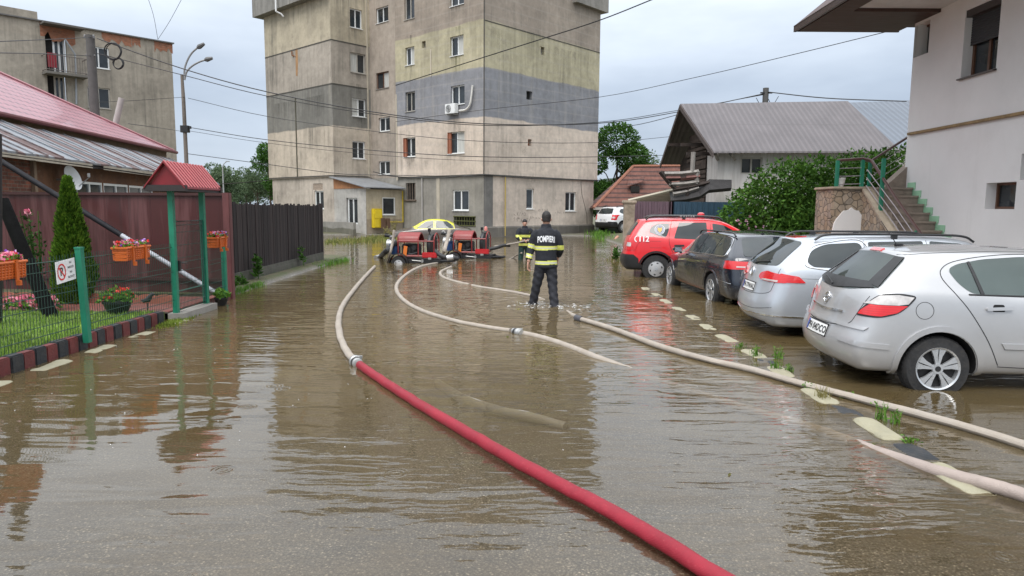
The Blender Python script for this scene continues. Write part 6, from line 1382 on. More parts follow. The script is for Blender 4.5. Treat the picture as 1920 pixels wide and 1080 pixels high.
# --- silver estate
SILB = paint('silver_blue_paint', (.48, .51, .55), .5, .30)
sp = dict(xr=-1.06, xf=3.70, W=1.82, RW=.62, zb=.23, wr=.32, arch=.365, axles=(0, 2.71), rim='multi', paint=SILB, bulge=.13,
          rear=[(.2, .12), (.32, .0), (.55, -.03), (.66, .03), (.72, .07), (1.0, .11), (1.08, .15), (1.25, .33), (1.40, .50), (1.50, .50)], front=[(.2, 3.6), (.5, 3.7), (.75, 3.55)],
          top=[(-.6, 1.46), (0, 1.51), (.8, 1.535), (1.4, 1.52), (1.8, 1.44), (2.5, 1.08), (3.3, .95), (3.7, .8)], belt=[(-1.06, 1.07), (0, 1.04), (1.5, .99), (3.6, .8)], plan=[(-1.06, .86), (-.98, .94), (-.86, .97), (-.5, .985), (.2, 1), (2.4, 1), (3.1, .96), (3.5, .85), (3.7, .7)])
sp['rear'] = [(z, -1.06 + x) for z, x in sp['rear']]
es, B = mk(sp, 'estate_car', 'silver estate car with black roof rails, parked between the dark estate and the compact hatchback', (4.62, 10.15, -.11), R(-3), 'car')
B.patch('rear_window', CGLASS, es, Q, [(-.66, 1.085), (0, 1.055), (.66, 1.085), (.53, 1.41), (0, 1.435), (-.53, 1.41)], .006, rnd=.06)
B.patch('side_window', CGLASS, es, 0, [(-.58, 1.15), (-.50, 1.30), (-.30, 1.385), (.18, 1.415), (.18, 1.065), (-.50, 1.085)], .006, rnd=.09); B.line('chrome_frame', CHROME, es, 0, [(-.60, 1.15), (-.52, 1.31), (-.30, 1.40), (.2, 1.43), (.2, 1.05), (-.50, 1.07)], .008, .006, True, True)
B.patch('side_window', CGLASS, es, 0, [(.27, 1.065), (.27, 1.42), (1.0, 1.44), (1.0, 1.04)], .006, rnd=.03); B.patch('side_window', CGLASS, es, 0, [(1.09, 1.04), (1.09, 1.44), (1.5, 1.41), (1.85, 1.25), (2.15, 1.04)], .006, rnd=.03)
for ph, s_ in ((Q, 1), (Q, -1)): 
    poly = [(-s_ * .30, .90), (-s_ * .34, .965), (-s_ * .50, 1.0), (-s_ * .80, .975), (-s_ * .86, .86), (-s_ * .42, .862)]; poly = poly if s_ < 0 else poly[::-1]
    poly = [(-x, z) for x, z in poly]
    B.patch('tail_lamp', LRED, es, Q, [p for p in poly], .012, .03, .012, .03)
B.patch('tail_lamp', LRED, es, R(40), [(-.26, .868), (.10, .87), (.02, .955), (-.2, .99)], .012, .03, .012, .02)
for s_ in (-1, 1): B.patch('reverse_lamp', LCLR, es, Q, [(s_ * .40, .868), (s_ * .78, .868), (s_ * .78, .893), (s_ * .46, .89)][::s_], .016, .03, .01)
B.line('emblem', CHROME, es, Q, [(.062 * math.cos(k * .3927), .955 + .062 * math.sin(k * .3927)) for k in range(16)], .008, .012, True, True); B.line('emblem', CHROME, es, Q, [(-.04, .995), (-.018, .91), (0, .95), (.018, .91), (.04, .995)], .006, .012, False)
plate(B, es, Q, 0, .745, 'PH 77WAL'); B.line('tailgate_gap', SEAM, es, Q, [(-.74, 1.05), (-.72, .82), (-.62, .70), (0, .655), (.62, .70), (.72, .82), (.74, 1.05)], .004, 0)
B.line('bumper_crease', SEAM, es, Q, [(-.8, .52), (-.4, .46), (0, .45), (.4, .46), (.8, .52)], .004, .0); B.patch('diffuser', BLK, es, Q, [(-.6, .24), (.6, .24), (.6, .30), (-.6, .30)], .006, .05, .01)
B.patch('chrome_strip', CHROME, es, Q, [(-.78, .40), (0, .36), (.78, .40), (.78, .418), (0, .378), (-.78, .418)], .008, .05, .01); B.patch('chrome_strip', CHROME, es, R(30), [(-.5, .40), (.25, .38), (.25, .396), (-.5, .418)], .008, .04, .01)
B.line('door_gap', SEAM, es, 0, [(.22, 1.44), (.2, 1.05), (.30, .80), (.42, .55), (.47, .34)], .0045, 0); B.line('door_gap', SEAM, es, 0, [(1.05, 1.45), (1.05, .8), (1.07, .34)], .0045, 0); B.line('side_crease', SEAM, es, 0, [(-.7, .93), (.4, .91), (1.8, .89)], .0025, 0)
B.patch('door_handle', SILB, es, 0, [(.36, .88), (.58, .885), (.58, .91), (.36, .905)], .026, .03, .03, .01); B.patch('brake_light', LRED, es, Q, [(-.2, 1.455), (.2, 1.455), (.2, 1.472), (-.2, 1.472)], .01, .03, .01)
B.line('rear_wiper', BLK, es, Q, [(0, 1.075), (.15, 1.10), (.40, 1.12)], .012, .014); rails(es, -.42, 1.7, .60, 1.465, BLK, .06, .02); mirror(es, 1.95, -.9, 1.0, SILB, -1); archlip(B, es, 0, SILB, .365, .03)
q, n_ = B.map(Q, 0, 1.45); b = MB(); b.bevbox(q + Vector((.35, 0, .06)), (.1, .04, .04), 0, .012); b.build('antenna', BLK, es)

# --- dark estate, tail towards the camera
DKB = paint('dark_blue_paint', (.010, .014, .024), .2, .18, .12)
sp = dict(xr=-.99, xf=3.71, W=1.83, RW=.60, zb=.22, wr=.325, arch=.37, axles=(0, 2.81), rim='ten', paint=DKB, bulge=.12,
          rear=[(.2, .12), (.34, .0), (.52, -.03), (.64, .03), (.72, .05), (.95, .08), (1.03, .14), (1.18, .36), (1.33, .58), (1.42, .60)], front=[(.2, 3.6), (.5, 3.71), (.72, 3.55)],
          top=[(-.5, 1.38), (0, 1.425), (.8, 1.45), (1.4, 1.43), (1.8, 1.35), (2.5, 1.0), (3.3, .88), (3.7, .75)], belt=[(-.99, 1.00), (0, .985), (1.5, .94), (3.6, .75)], plan=[(-.99, .86), (-.92, .93), (-.78, .965), (-.4, .985), (.2, 1), (2.5, 1), (3.1, .96), (3.5, .85), (3.71, .7)])
sp['rear'] = [(z, -.99 + x) for z, x in sp['rear']]
de, B = mk(sp, 'estate_car', 'dark blue estate car seen from its rear corner, parked before the red fire car', (4.72, 13.32, -.13), R(93.2), 'car'); L_ = R(180)
B.patch('rear_window', CGLASS, de, Q, [(-.62, 1.03), (0, 1.01), (.62, 1.03), (.50, 1.33), (0, 1.35), (-.50, 1.33)], .006, rnd=.06)
for poly in ([(.48, 1.09), (.40, 1.22), (.20, 1.315), (-.12, 1.335), (-.12, 1.01), (.42, 1.02)], [(-.17, 1.01), (-.17, 1.34), (-.92, 1.36), (-.92, .985)], [(-1.0, .985), (-1.0, 1.355), (-1.45, 1.325), (-1.78, 1.19), (-2.12, .965)]): B.patch('side_window', CGLASS, de, L_, poly, .006, rnd=.03)
B.line('chrome_frame', CHROME, de, L_, [(-2.15, .95), (-1.2, .97), (-.3, .995), (.44, 1.005), (.51, 1.09), (.42, 1.235), (.20, 1.335), (-.5, 1.375), (-1.1, 1.378)], .009, .006)
for s_ in (-1, 1):
    poly = [(s_ * .36, .80), (s_ * .86, .80), (s_ * .86, .945), (s_ * .40, .935)][::s_]; B.patch('tail_lamp', LRED, de, Q, poly, .012, .03, .012, .02); B.patch('reverse_lamp', LCLR, de, Q, [(s_ * .42, .835), (s_ * .76, .835), (s_ * .76, .855), (s_ * .42, .855)][::s_], .016, .03, .01)
B.patch('tail_lamp', LRED, de, R(140), [(-.10, .80), (.30, .80), (.30, .94), (-.06, .93)], .012, .03, .012, .02)
B.line('tailgate_gap', SEAM, de, Q, [(-.72, 1.0), (-.70, .75), (-.6, .62), (0, .6), (.6, .62), (.7, .75), (.72, 1.0)], .004, 0); B.line('bumper_crease', CHROME, de, L_, [(.35, .56), (.7, .55), (.9, .54)], .004, 0)
for xs in ([(-.05, 1.35), (-.14, 1.0), (-.3, .75), (-.47, .36)], [(-.96, 1.37), (-.98, .9), (-1.0, .36)], [(-2.12, .95), (-2.2, .7), (-2.18, .4)]): B.line('door_gap', SEAM, de, L_, xs, .0045, 0)
B.line('side_crease', SEAM, de, L_, [(.6, .86), (-.6, .84), (-2.2, .80)], .003, 0)
for a in (-.32, -1.15): B.patch('door_handle', DKB, de, L_, [(a - .11, .84), (a + .11, .845), (a + .11, .87), (a - .11, .865)], .026, .03, .03, .01)
rails(de, -.35, 1.7, .575, 1.385, BLK, .05, .018); mirror(de, 1.85, .92, .98, DKB, 1); mirror(de, 1.85, -.92, .98, DKB, -1); plate(B, de, Q, 0, .72, 'PH 20FMA')
for ax in (0, 2.81): archlip(B, de, ax, DKB, .37, .03, phi=L_)
q, n_ = B.map(Q, 0, 1.34); b = MB(); b.bevbox(q + Vector((.3, 0, .06)), (.1, .04, .05), 0, .012); b.build('antenna', BLK, de)

# --- red fire service off-road car
REDP_ = paint('fire_red_paint', (.66, .008, .014), 0.0, .28, .06)
def suv(pt, label, loc, rz, fire):
    sp = dict(xr=-.80, xf=3.50, W=1.82, RW=.64, zb=.30, wr=.345, arch=.405, axles=(0, 2.673), rim='steel', rimr=.215, paint=pt, bulge=.10,
          rear=[(.25, .12), (.40, .0), (.62, -.01), (.74, .05), (1.0, .08), (1.10, .12), (1.3, .22), (1.5, .36), (1.60, .36)], front=[(.2, 3.4), (.6, 3.5), (.95, 3.4)],
          top=[(-.5, 1.585), (0, 1.625), (.8, 1.64), (1.4, 1.62), (1.75, 1.55), (2.4, 1.17), (3.2, 1.06), (3.5, .95)], belt=[(-.8, 1.19), (0, 1.13), (1.5, 1.06), (3.4, .95)], plan=[(-.8, .82), (-.72, .91), (-.62, .95), (-.3, .985), (.2, 1), (2.6, 1), (3.1, .96), (3.4, .85), (3.5, .75)])
    sp['rear'] = [(z, -.8 + x) for z, x in sp['rear']]
    du, B = mk(sp, 'off_road_car', label, loc, rz, 'car')
    B.patch('rear_window', CGLASS, du, Q, [(-.60, 1.18), (0, 1.16), (.60, 1.18), (.52, 1.50), (0, 1.52), (-.52, 1.50)], .006, rnd=.05)
    B.patch('side_window', CGLASS, du, 0, [(-.21, 1.27), (-.14, 1.40), (.0, 1.475), (.31, 1.49), (.29, 1.30), (.23, 1.145), (.06, 1.165)], .006, rnd=.05)
    B.patch('side_window', CGLASS, du, 0, [(.42, 1.12), (.54, 1.51), (1.22, 1.52), (1.24, 1.09)], .006, rnd=.03); B.patch('side_window', CGLASS, du, 0, [(1.40, 1.08), (1.36, 1.50), (1.65, 1.45), (2.0, 1.26), (2.2, 1.08)], .006, rnd=.03)
    for s_ in (-1, 1):
        B.patch('tail_lamp', LRED, du, Q, [(s_ * .62, .80), (s_ * .86, .80), (s_ * .86, 1.12), (s_ * .66, 1.12)][::s_], .012, .03, .012, .03)
    B.patch('tail_lamp', LRED, du, R(40), [(-.16, .80), (.06, .80), (.03, 1.13), (-.12, 1.13)], .012, .03, .012, .02); B.patch('reverse_lamp', LCLR, du, R(40), [(-.12, .90), (.04, .90), (.04, 1.0), (-.12, 1.0)], .017, .03, .008, .03)
    for ph in (0, R(45), Q):
        e = {0: [(-.72, .30), (-.44, .30), (-.44, .56), (-.52, .66), (-.60, .70), (-.74, .70)], R(45): [(-.3, .30), (.30, .30), (.30, .60), (.2, .70), (-.3, .70)], Q: [(-.86, .30), (.86, .30), (.86, .66), (-.86, .66)]}[ph]; B.patch('bumper', BLK, du, ph, e, .014, .04, .014)
    archlip(B, du, 0, BLK, .405, .05); archlip(B, du, 2.673, BLK, .405, .05); B.patch('sill_trim', BLK, du, 0, [(.44, .31), (2.22, .31), (2.22, .42), (.44, .42)], .012, .05, .012)
    for xs in ([(.37, 1.56), (.30, 1.12), (.36, .85), (.52, .58), (.56, .43)], [(1.32, 1.57), (1.32, 1.0), (1.30, .43)], [(.37, 1.56), (.9, 1.585), (1.5, 1.565)]): B.line('door_gap', SEAM, du, 0, xs, .005, 0)
    B.line('fuel_flap', SEAM, du, 0, [(-.17, .88), (.10, .88), (.10, 1.04), (-.17, 1.04)], .003, 0, False, True)
    for a in (.55, 1.45): B.patch('door_handle', BLK, du, 0, [(a - .12, .92), (a + .12, .925), (a + .12, .965), (a - .12, .96)], .022, .03, .025, .012)
    rails(du, -.28, 1.62, .60, 1.60, BLK, .075, .03); mirror(du, 1.95, -.92, 1.12, BLK, -1); plate(B, du, Q, 0, .78, 'MAI 40211' if fire else 'PH 11ISU')
    if fire:
        WL = mat('white_letter', (.8, .8, .8), .5)
        B.text('lettering', WL, du, 0, -.325, 1.085, '112', .18, .024, .004); rec = [(-.50, 1.02), (-.535, 1.05), (-.54, 1.10), (-.515, 1.145), (-.48, 1.155)]
        B.line('phone_mark', WL, du, 0, rec, .013, .012)
        cx, cz = .07, 1.325
        ringp = lambda r_, n=24: [(cx + r_ * math.cos(k * 2 * math.pi / n), cz + r_ * math.sin(k * 2 * math.pi / n)) for k in range(n)]
        B.patch('crest', mat('crest_blue', (.20, .22, .30), .5), du, 0, ringp(.125), .010, .03, .004); B.line('crest_ring', WL, du, 0, ringp(.118), .007, .012, True, True); B.line('crest_ring', WL, du, 0, ringp(.088), .005, .012, True, True)
        B.patch('crest_shield', mat('crest_gold', (.62, .40, .10), .5), du, 0, [(cx - .05, cz + .06), (cx, cz + .04), (cx + .05, cz + .06), (cx + .055, cz - .01), (cx, cz - .075), (cx - .055, cz - .01)], .014, .03, .004)
        b = MB(); b.lathe((1.15, -.1, 1.64), [(.10, 0), (.10, .03), (.085, .1), (.05, .125), (.005, .13)], 18); b.build('beacon', mat('beacon_red', (.5, .01, .02), .2, coat=1), du)
        b = MB()
        vs, fs = text_mesh('DUSTER', .075, .001, 1.5); b.add([(.75 + v.x, -.6325, 1.672 + v.y * .9) for v in vs], fs, False); b.build('rail_lettering', mat('rail_grey_letter', (.4, .4, .4), .5), du, fixn=False)
    return du
suv(REDP_, 'red fire service off-road car marked 112 with black roof rails and plastic trim', (3.76, 18.34, -.12), R(-8), True)
wq = gz(1136, 436, .2); suv(paint('white_paint', (.68, .69, .70), 0, .3), 'white off-road car far down the lane beyond the apartment gable', (wq.x + .4, wq.y, .2), R(38), False)

# --- taxi behind the pumps
TX = paint('taxi_brown_paint', (.105, .088, .075), .3, .35); TYEL = paint('taxi_yellow_paint', (.62, .60, .02), 0, .4)
sp = dict(xr=-.95, xf=3.30, W=1.74, RW=.57, zb=.24, wr=.31, arch=.36, axles=(0, 2.63), rim='steel', paint=TX, bulge=.08,
          rear=[(.2, .1), (.4, 0), (.6, .0), (.9, .06), (1.02, .16)], front=[(.2, 3.2), (.5, 3.3), (.8, 3.15)],
          top=[(-.8, 1.03), (-.45, 1.09), (-.2, 1.16), (.25, 1.44), (.7, 1.52), (1.3, 1.52), (1.6, 1.46), (2.25, 1.05), (3.0, .95), (3.3, .82)], belt=[(-.9, 1.02), (0, 1.0), (1.6, .95), (3.2, .8)], plan=[(-.95, .84), (-.85, .93), (-.6, .97), (.2, 1), (2.3, 1), (2.9, .95), (3.3, .75)])
sp['rear'] = [(z, -.95 + x) for z, x in sp['rear']]
tq = gy(812, 430, 37.0); tx, B = mk(sp, 'taxi', 'brown and yellow taxi saloon standing in water behind the red pump trailers', (tq.x + 1.05, 37.9, -.43), R(180), 'car')
B.patch('roof_band', TYEL, tx, L_, [(.10, 1.02), (.02, 1.25), (-.30, 1.455), (-.7, 1.50), (-1.25, 1.50), (-1.62, 1.415), (-2.12, 1.02), (-2.02, .985), (-1.0, .985), (0, .99)], .005, .05, .01); B.patch('side_window', CGLASS, tx, L_, [(-.02, 1.05), (-.08, 1.22), (-.34, 1.39), (-.92, 1.42), (-.92, 1.02), (-.05, 1.03)], .011, rnd=.04); B.patch('side_window', CGLASS, tx, L_, [(-1.05, 1.02), (-1.05, 1.42), (-1.45, 1.38), (-1.95, 1.02)], .011, rnd=.04)
B.o.data.materials.append(TYEL); B.o.data.polygons.foreach_set('material_index', [2 if (p.center.z > 1.07 and p.center.x > -.25 and p.center.z > 1.07 + max(0, .2 - p.center.x) * .9) else p.material_index for p in B.o.data.polygons])
B.patch('door_badge', PLATEW, tx, L_, [(-.50 + .11 * math.cos(k * .5236), .80 + .11 * math.sin(k * .5236)) for k in range(12)], .006, .04, .004); B.patch('door_badge', INK, tx, L_, [(-.50 + .05 * math.cos(k * 1.047), .80 + .05 * math.sin(k * 1.047)) for k in range(6)], .011, .04, .004)
B.line('door_gap', SEAM, tx, L_, [(-.98, 1.45), (-1.0, .9), (-1.0, .36)], .006, 0); B.line('door_gap', SEAM, tx, L_, [(.05, 1.0), (-.2, .75), (-.42, .4)], .006, 0)
# ------------------------------------------------------------------ people: lofted body pieces fused by a voxel remesh into single surfaces
def fuse(mb, name, mats, parent, vox, smooth=2, key=None):
    o = mb.build(name, mats[0], parent)
    m = o.modifiers.new('r', 'REMESH'); m.mode = 'VOXEL'; m.voxel_size = vox; m.use_smooth_shade = True
    if smooth: m2 = o.modifiers.new('s', 'SMOOTH'); m2.iterations = smooth; m2.factor = .5
    evald(o); o.data.materials.clear()
    for m_ in mats: o.data.materials.append(m_)
    if key: o.data.polygons.foreach_set('material_index', [key(p.center) for p in o.data.polygons])
    o.data.polygons.foreach_set('use_smooth', [True] * len(o.data.polygons)); o.name = name; return o
def ell(c, rx, ry, n=16, tilt=0.0):
    return [Vector((c[0] + rx * math.cos(k * 2 * math.pi / n), c[1] + ry * math.sin(k * 2 * math.pi / n), c[2] + tilt * math.sin(k * 2 * math.pi / n))) for k in range(n)]
def limb(b, pts, rad, n=12): b.tube(cr(pts, 4), [interp([(i, r_) for i, r_ in enumerate(rad)], k / 4) for k in range((len(pts) - 1) * 4 + 1)], n)
SKIN = mat('skin', (.42, .235, .17), .5, var=.1, scale=9); HAIR = mat('hair_dark', (.012, .009, .008), .6, var=.4, scale=30, bump=.4, bscale=120)
NAVY = mat('navy_cloth', (.010, .012, .018), .8, var=.3, scale=7, bump=.5, bscale=16); NAVYT = mat('navy_trousers', (.013, .014, .020), .75, var=.3, scale=6, bump=.6, bscale=12); GRNT = mat('green_trousers', (.012, .040, .033), .7, var=.3, scale=6, bump=.5, bscale=12)
t = NT('reflective_band'); v = t.obj(); t.bsdf(t.mix(1, (.62, .64, .13), t.ramp(t.noise(v, 20, 3), [(.3, .85), (.7, 1.1)]), 'MULTIPLY'), .45); HIVIS = t.m; SILVT = mat('reflective_silver', (.50, .51, .44), .4, var=.1)
WLET = mat('white_print', (.72, .73, .74), .5)
BOOT = mat('rubber_boot', (.012, .012, .013), .35)
def hand(b, w, fwd, side, palmn, s=1.0, curl=.6):
    """palm and five separate bent fingers from wrist w; fwd = finger direction, side = towards the thumb"""
    f, sd, pn = Vector(fwd).normalized(), Vector(side).normalized(), Vector(palmn).normalized()
    b.loft([[w + f * (.0 + a * .095) * s + (sd * math.cos(k * .5236) * wd + pn * math.sin(k * .5236) * th) * s for k in range(12)] for a, wd, th in ((-.1, .026, .02), (.3, .036, .017), (.7, .042, .016), (1.0, .040, .013))])
    for i, (off, L) in enumerate(((.030, .068), (.010, .078), (-.011, .072), (-.031, .056))):
        p = w + (f * .092 + sd * off) * s; d1 = (f * math.cos(curl * .5) + pn * math.sin(curl * .5)); d2 = (f * math.cos(curl * 1.3) + pn * math.sin(curl * 1.3)); d3 = (f * math.cos(curl * 2) + pn * math.sin(curl * 2))
        q = [p - f * .02 * s, p, p + d1 * L * .45 * s, p + (d1 * .45 + d2 * .33) * L * s, p + (d1 * .45 + d2 * .33 + d3 * .26) * L * s]; b.tube(q, [.0095 * s, .0095 * s, .009 * s, .0083 * s, .006 * s], 8)
    p = w + (f * .03 + sd * .028) * s; q = [p, p + (sd * .025 + f * .03 + pn * .012) * s, p + (sd * .030 + f * .06 + pn * .022) * s, p + (sd * .022 + f * .085 + pn * .03) * s]; b.tube(q, [.013 * s, .012 * s, .0105 * s, .008 * s], 8)
def head(b, c, s=1.0, yaw=0.0):
    """head with face on local -y side turned by yaw; c = neck base centre, chin to crown 0.23"""
    Rz = Matrix.Rotation(yaw, 3, 'Z'); P = lambda x, y, z: Vector(c) + Rz @ Vector((x * s, y * s, z * s))
    prof = [(-.06, .052, .055, .012), (0.0, .053, .056, .008), (.045, .056, .066, -.004), (.075, .062, .085, -.012), (.11, .070, .094, -.010), (.15, .076, .100, -.004), (.19, .078, .102, .002), (.225, .074, .096, .004), (.26, .058, .074, .005), (.282, .030, .038, .006), (.288, .008, .01, .006)]
    b.loft([[P(rx * math.cos(k * .3927), oy + ry * math.sin(k * .3927), z) for k in range(16)] for z, rx, ry, oy in prof])
    b.tube([P(0, -.100, .155), P(0, -.118, .125), P(0, -.104, .112)], [.010 * s, .017 * s, .012 * s], 8); b.tube([P(-.022, -.096, .083), P(0, -.104, .083), P(.022, -.096, .083)], [.006 * s, .009 * s, .006 * s], 6)
    for sg_ in (-1, 1): b.tube([P(sg_ * .074, .008, .17), P(sg_ * .086, .016, .15), P(sg_ * .08, .008, .115)], [.010 * s, .017 * s, .008 * s], 8); b.tube([P(sg_ * .05, -.088, .168), P(sg_ * .02, -.098, .166)], [.008 * s, .009 * s], 6)
    return P
def hair(b, P):
    rings = []
    for z, rx, ry, oy, front in ((.105, .066, .050, .055, 0), (.135, .078, .075, .034, 0), (.165, .084, .098, .012, 0), (.20, .085, .108, .004, 1), (.235, .081, .104, .003, 1), (.272, .063, .082, .004, 1), (.296, .034, .044, .005, 1), (.302, .006, .008, .005, 1)): rings.append([P(rx * math.cos(k * .3927), oy + ry * math.sin(k * .3927), z) for k in range(16)])
    b.loft(rings)
# --- firefighter walking away through the flood
w0 = gz(1022, 572, 0); fx_ = empty('person', (w0.x, w0.y, -.13), 0, 'firefighter in a navy jacket with yellow bands and white back lettering wading away', 'person')
hd_c = (.005, .02, 1.525)
skb = MB(); P = head(skb, hd_c, .98, math.pi)
# whole body in one surface under the clothes
skb.loft([ell((0, .0, z), rx, ry) for z, rx, ry in ((.86, .14, .10), (.98, .15, .105), (1.15, .145, .10), (1.35, .18, .115), (1.47, .15, .09), (1.54, .06, .06))])
lL, lR = [(-.085, 0, .88), (-.122, .01, .66), (-.165, .04, .44), (-.205, .09, .22), (-.235, .12, .06)], [(.09, 0, .88), (.115, -.02, .66), (.132, -.06, .44), (.155, -.12, .22), (.172, -.15, .05)]
limb(skb, lL, [.085, .07, .055, .048, .04]); limb(skb, lR, [.085, .07, .055, .048, .04])
aL, aR = [(-.18, 0, 1.43), (-.26, .02, 1.15), (-.31, -.06, .915)], [(.18, 0, 1.43), (.26, .04, 1.16), (.23, .17, .99)]
limb(skb, aL, [.055, .045, .032]); limb(skb, aR, [.055, .045, .032])
hand(skb, Vector((-.313, -.062, .90)), (-.03, -.05, -1), (.35, .9, 0), (1, -.2, 0), 1.05, .65); hand(skb, Vector((.228, .18, .975)), (-.1, .3, -1), (-.3, .9, 0), (-1, -.2, 0), 1.05, .7)
fuse(skb, 'body', [SKIN], fx_, .0062, 2)
hb_ = MB(); hair(hb_, P); fuse(hb_, 'hair', [HAIR], fx_, .007, 1)
jb = MB()
rr = random.Random(4)
jb.loft([ell((cx, cy, z), rx, ry, 20) for z, rx, ry, cx, cy in ((.815, .205, .15, .012, 0), (.84, .207, .153, .012, 0), (.93, .20, .15, .01, 0), (1.05, .192, .145, .004, 0), (1.2, .198, .147, 0, 0), (1.34, .212, .145, 0, .0), (1.42, .205, .13, 0, 0), (1.475, .165, .11, 0, .0), (1.52, .10, .09, .003, .01), (1.575, .088, .085, .004, .012), (1.59, .075, .075, .004, .012))])
limb(jb, [(-.13, 0, 1.44), (-.20, .005, 1.37), (-.262, .02, 1.15), (-.305, -.05, .955)], [.08, .08, .07, .06], 14); limb(jb, [(.13, 0, 1.44), (.20, .01, 1.37), (.262, .04, 1.15), (.235, .16, 1.02)], [.08, .08, .07, .06], 14)
def band(p):
    x, y, z = p
    if abs(x) < .205:
        for a, h_ in ((1.165, .036), (.905, .034)):
            if abs(z - a - .004 * math.sin(x * 14)) < h_: return 2 if abs(z - a) < h_ * .36 else 1
    if x < -.205:
        for a in (1.20, .985 + .03):
            zz = z - a + (x + .27) * .25
            if abs(zz) < .04: return 2 if abs(zz) < .013 else 1
    if x > .207 and (abs(z - 1.17) < .04 ): return 1
    return 0
jk = fuse(jb, 'jacket', [NAVY, HIVIS, SILVT], fx_, .0095, 3, band)
bv = BVHTree.FromPolygons([v.co.copy() for v in jk.data.vertices], [list(p.vertices) for p in jk.data.polygons])
vs, fs = text_mesh('POMPIERI', .112, .0035, 1.0); b = MB(); V = []
for v in vs:
    x, z = v.x * .66, 1.325 + v.y * 1.32 - .8 * (v.x * .66) ** 2; h_ = bv.ray_cast(Vector((x, -2, z)), Vector((0, 1, 0))); V.append(h_[0] + Vector((0, -.006, 0)) if h_[0] else None)
b.add([p if p else Vector((0, 0, 1.3)) for p in V], [f for f in fs if all(V[i] for i in f)], False); b.build('lettering', WLET, fx_, fixn=False)
tb = MB(); tb.loft([ell((0, 0, z), rx, ry, 16) for z, rx, ry in ((.80, .17, .13), (.86, .18, .135), (.95, .18, .135), (1.0, .16, .12))])
limb(tb, [(-.085, 0, .86), (-.122, .01, .66), (-.165, .04, .44), (-.205, .09, .22), (-.235, .12, .06)], [.108, .098, .082, .078, .086], 14); limb(tb, [(.09, 0, .86), (.115, -.02, .66), (.132, -.06, .44), (.155, -.12, .22), (.172, -.15, .04)], [.112, .10, .084, .08, .088], 14)
tr_ = fuse(tb, 'trousers', [NAVYT], fx_, .010, 2)
for v in tr_.data.vertices: k = v.co; k.x += .006 * math.sin(k.z * 52 + k.y * 30) * (1 if k.z < .75 else 0); k.y += .006 * math.sin(k.z * 43 + k.x * 35)
# water thrown up round his legs
SPL = NT('splash_water'); gl = SPL.n('BsdfGlossy'); gl.inputs['Roughness'].default_value = .08; dfs = SPL.n('BsdfDiffuse'); dfs.inputs['Color'].default_value = (.42, .41, .38, 1); tp = SPL.n('BsdfTransparent'); a1 = SPL.n('MixShader'); a1.inputs[0].default_value = .35; SPL.l(dfs.outputs[0], a1.inputs[1]); SPL.l(gl.outputs[0], a1.inputs[2]); a2 = SPL.n('MixShader'); a2.inputs[0].default_value = .45; SPL.l(a1.outputs[0], a2.inputs[1]); SPL.l(tp.outputs[0], a2.inputs[2]); SPL.l(a2.outputs[0], SPL.out.inputs[0])
b = MB(); r = random.Random(19)
for cx, cy, n in ((w0.x - .19, w0.y + .1, 60), (w0.x + .17, w0.y - .14, 55), (w0.x + .45, w0.y - .3, 16)):
    for _ in range(n):
        a = r.uniform(0, 6.28); k = abs(r.gauss(.12, .13)) + .04; z = max(0, r.gauss(.012, .022)) * (1 if k < .3 else .3); s_ = r.uniform(.005, .020) * (1 if z < .03 else .5); c = Vector((cx + k * math.cos(a) * 1.3, cy + k * math.sin(a), z))
        b.loft([[c + Vector((s_ * q_ * 1.8 * math.cos(j * 1.047 + a), s_ * q_ * math.sin(j * 1.047 + a), s_ * zz)) for j in range(6)] for q_, zz in ((.5, -.3), (1, 0), (.6, .5), (.1, .7))])
tag(b.build('splash', SPL.m), 'white water splashed up by the wading firefighter', kind='stuff')
# --- second firefighter holding the hose by the wall
w1 = gz(983, 487, 0); f2 = empty('person', (w1.x, w1.y, -.34), R(14), 'firefighter facing the camera in green trousers, holding a hose beside the apartment gable', 'person'); sc2 = .93
skb = MB(); P = head(skb, (-.01, -.06, 1.50), .98, R(-12))
skb.loft([ell((0, y, z), rx, ry) for z, rx, ry, y in ((.86, .14, .10, 0), (1.0, .15, .105, 0), (1.2, .15, .10, -.01), (1.36, .18, .115, -.03), (1.46, .15, .09, -.04), (1.52, .06, .06, -.05))])
limb(skb, [(-.09, 0, .92), (-.13, -.02, .5), (-.14, .02, .06)], [.085, .06, .045]); limb(skb, [(.09, 0, .92), (.13, -.04, .5), (.15, .0, .06)], [.085, .06, .045])
limb(skb, [(-.2, -.03, 1.42), (-.26, -.10, 1.16), (-.16, -.30, 1.06)], [.055, .045, .032]); limb(skb, [(.2, -.03, 1.42), (.27, -.06, 1.17), (.10, -.27, 1.07)], [.055, .045, .032])
hand(skb, Vector((-.15, -.31, 1.055)), (.8, -.5, -.1), (0, .1, 1), (.1, -.3, -1), 1.0, .9); hand(skb, Vector((.09, -.28, 1.065)), (-.8, -.5, -.1), (0, .1, 1), (.1, -.3, -1), 1.0, .9)
fuse(skb, 'body', [SKIN], f2, .0075, 2); hb_ = MB(); hair(hb_, P); fuse(hb_, 'hair', [HAIR], f2, .008, 1)
jb = MB(); jb.loft([ell((0, y, z), rx, ry, 20) for z, rx, ry, y in ((.80, .215, .155, 0), (.95, .21, .15, 0), (1.15, .212, .15, -.01), (1.33, .228, .15, -.03), (1.42, .2, .125, -.04), (1.48, .12, .095, -.05), (1.55, .09, .085, -.055))])
limb(jb, [(-.14, -.03, 1.43), (-.225, -.04, 1.36), (-.27, -.10, 1.16), (-.17, -.28, 1.07)], [.085, .09, .078, .062], 14); limb(jb, [(.14, -.03, 1.43), (.225, -.04, 1.36), (.28, -.06, 1.17), (.12, -.25, 1.075)], [.085, .09, .078, .062], 14)
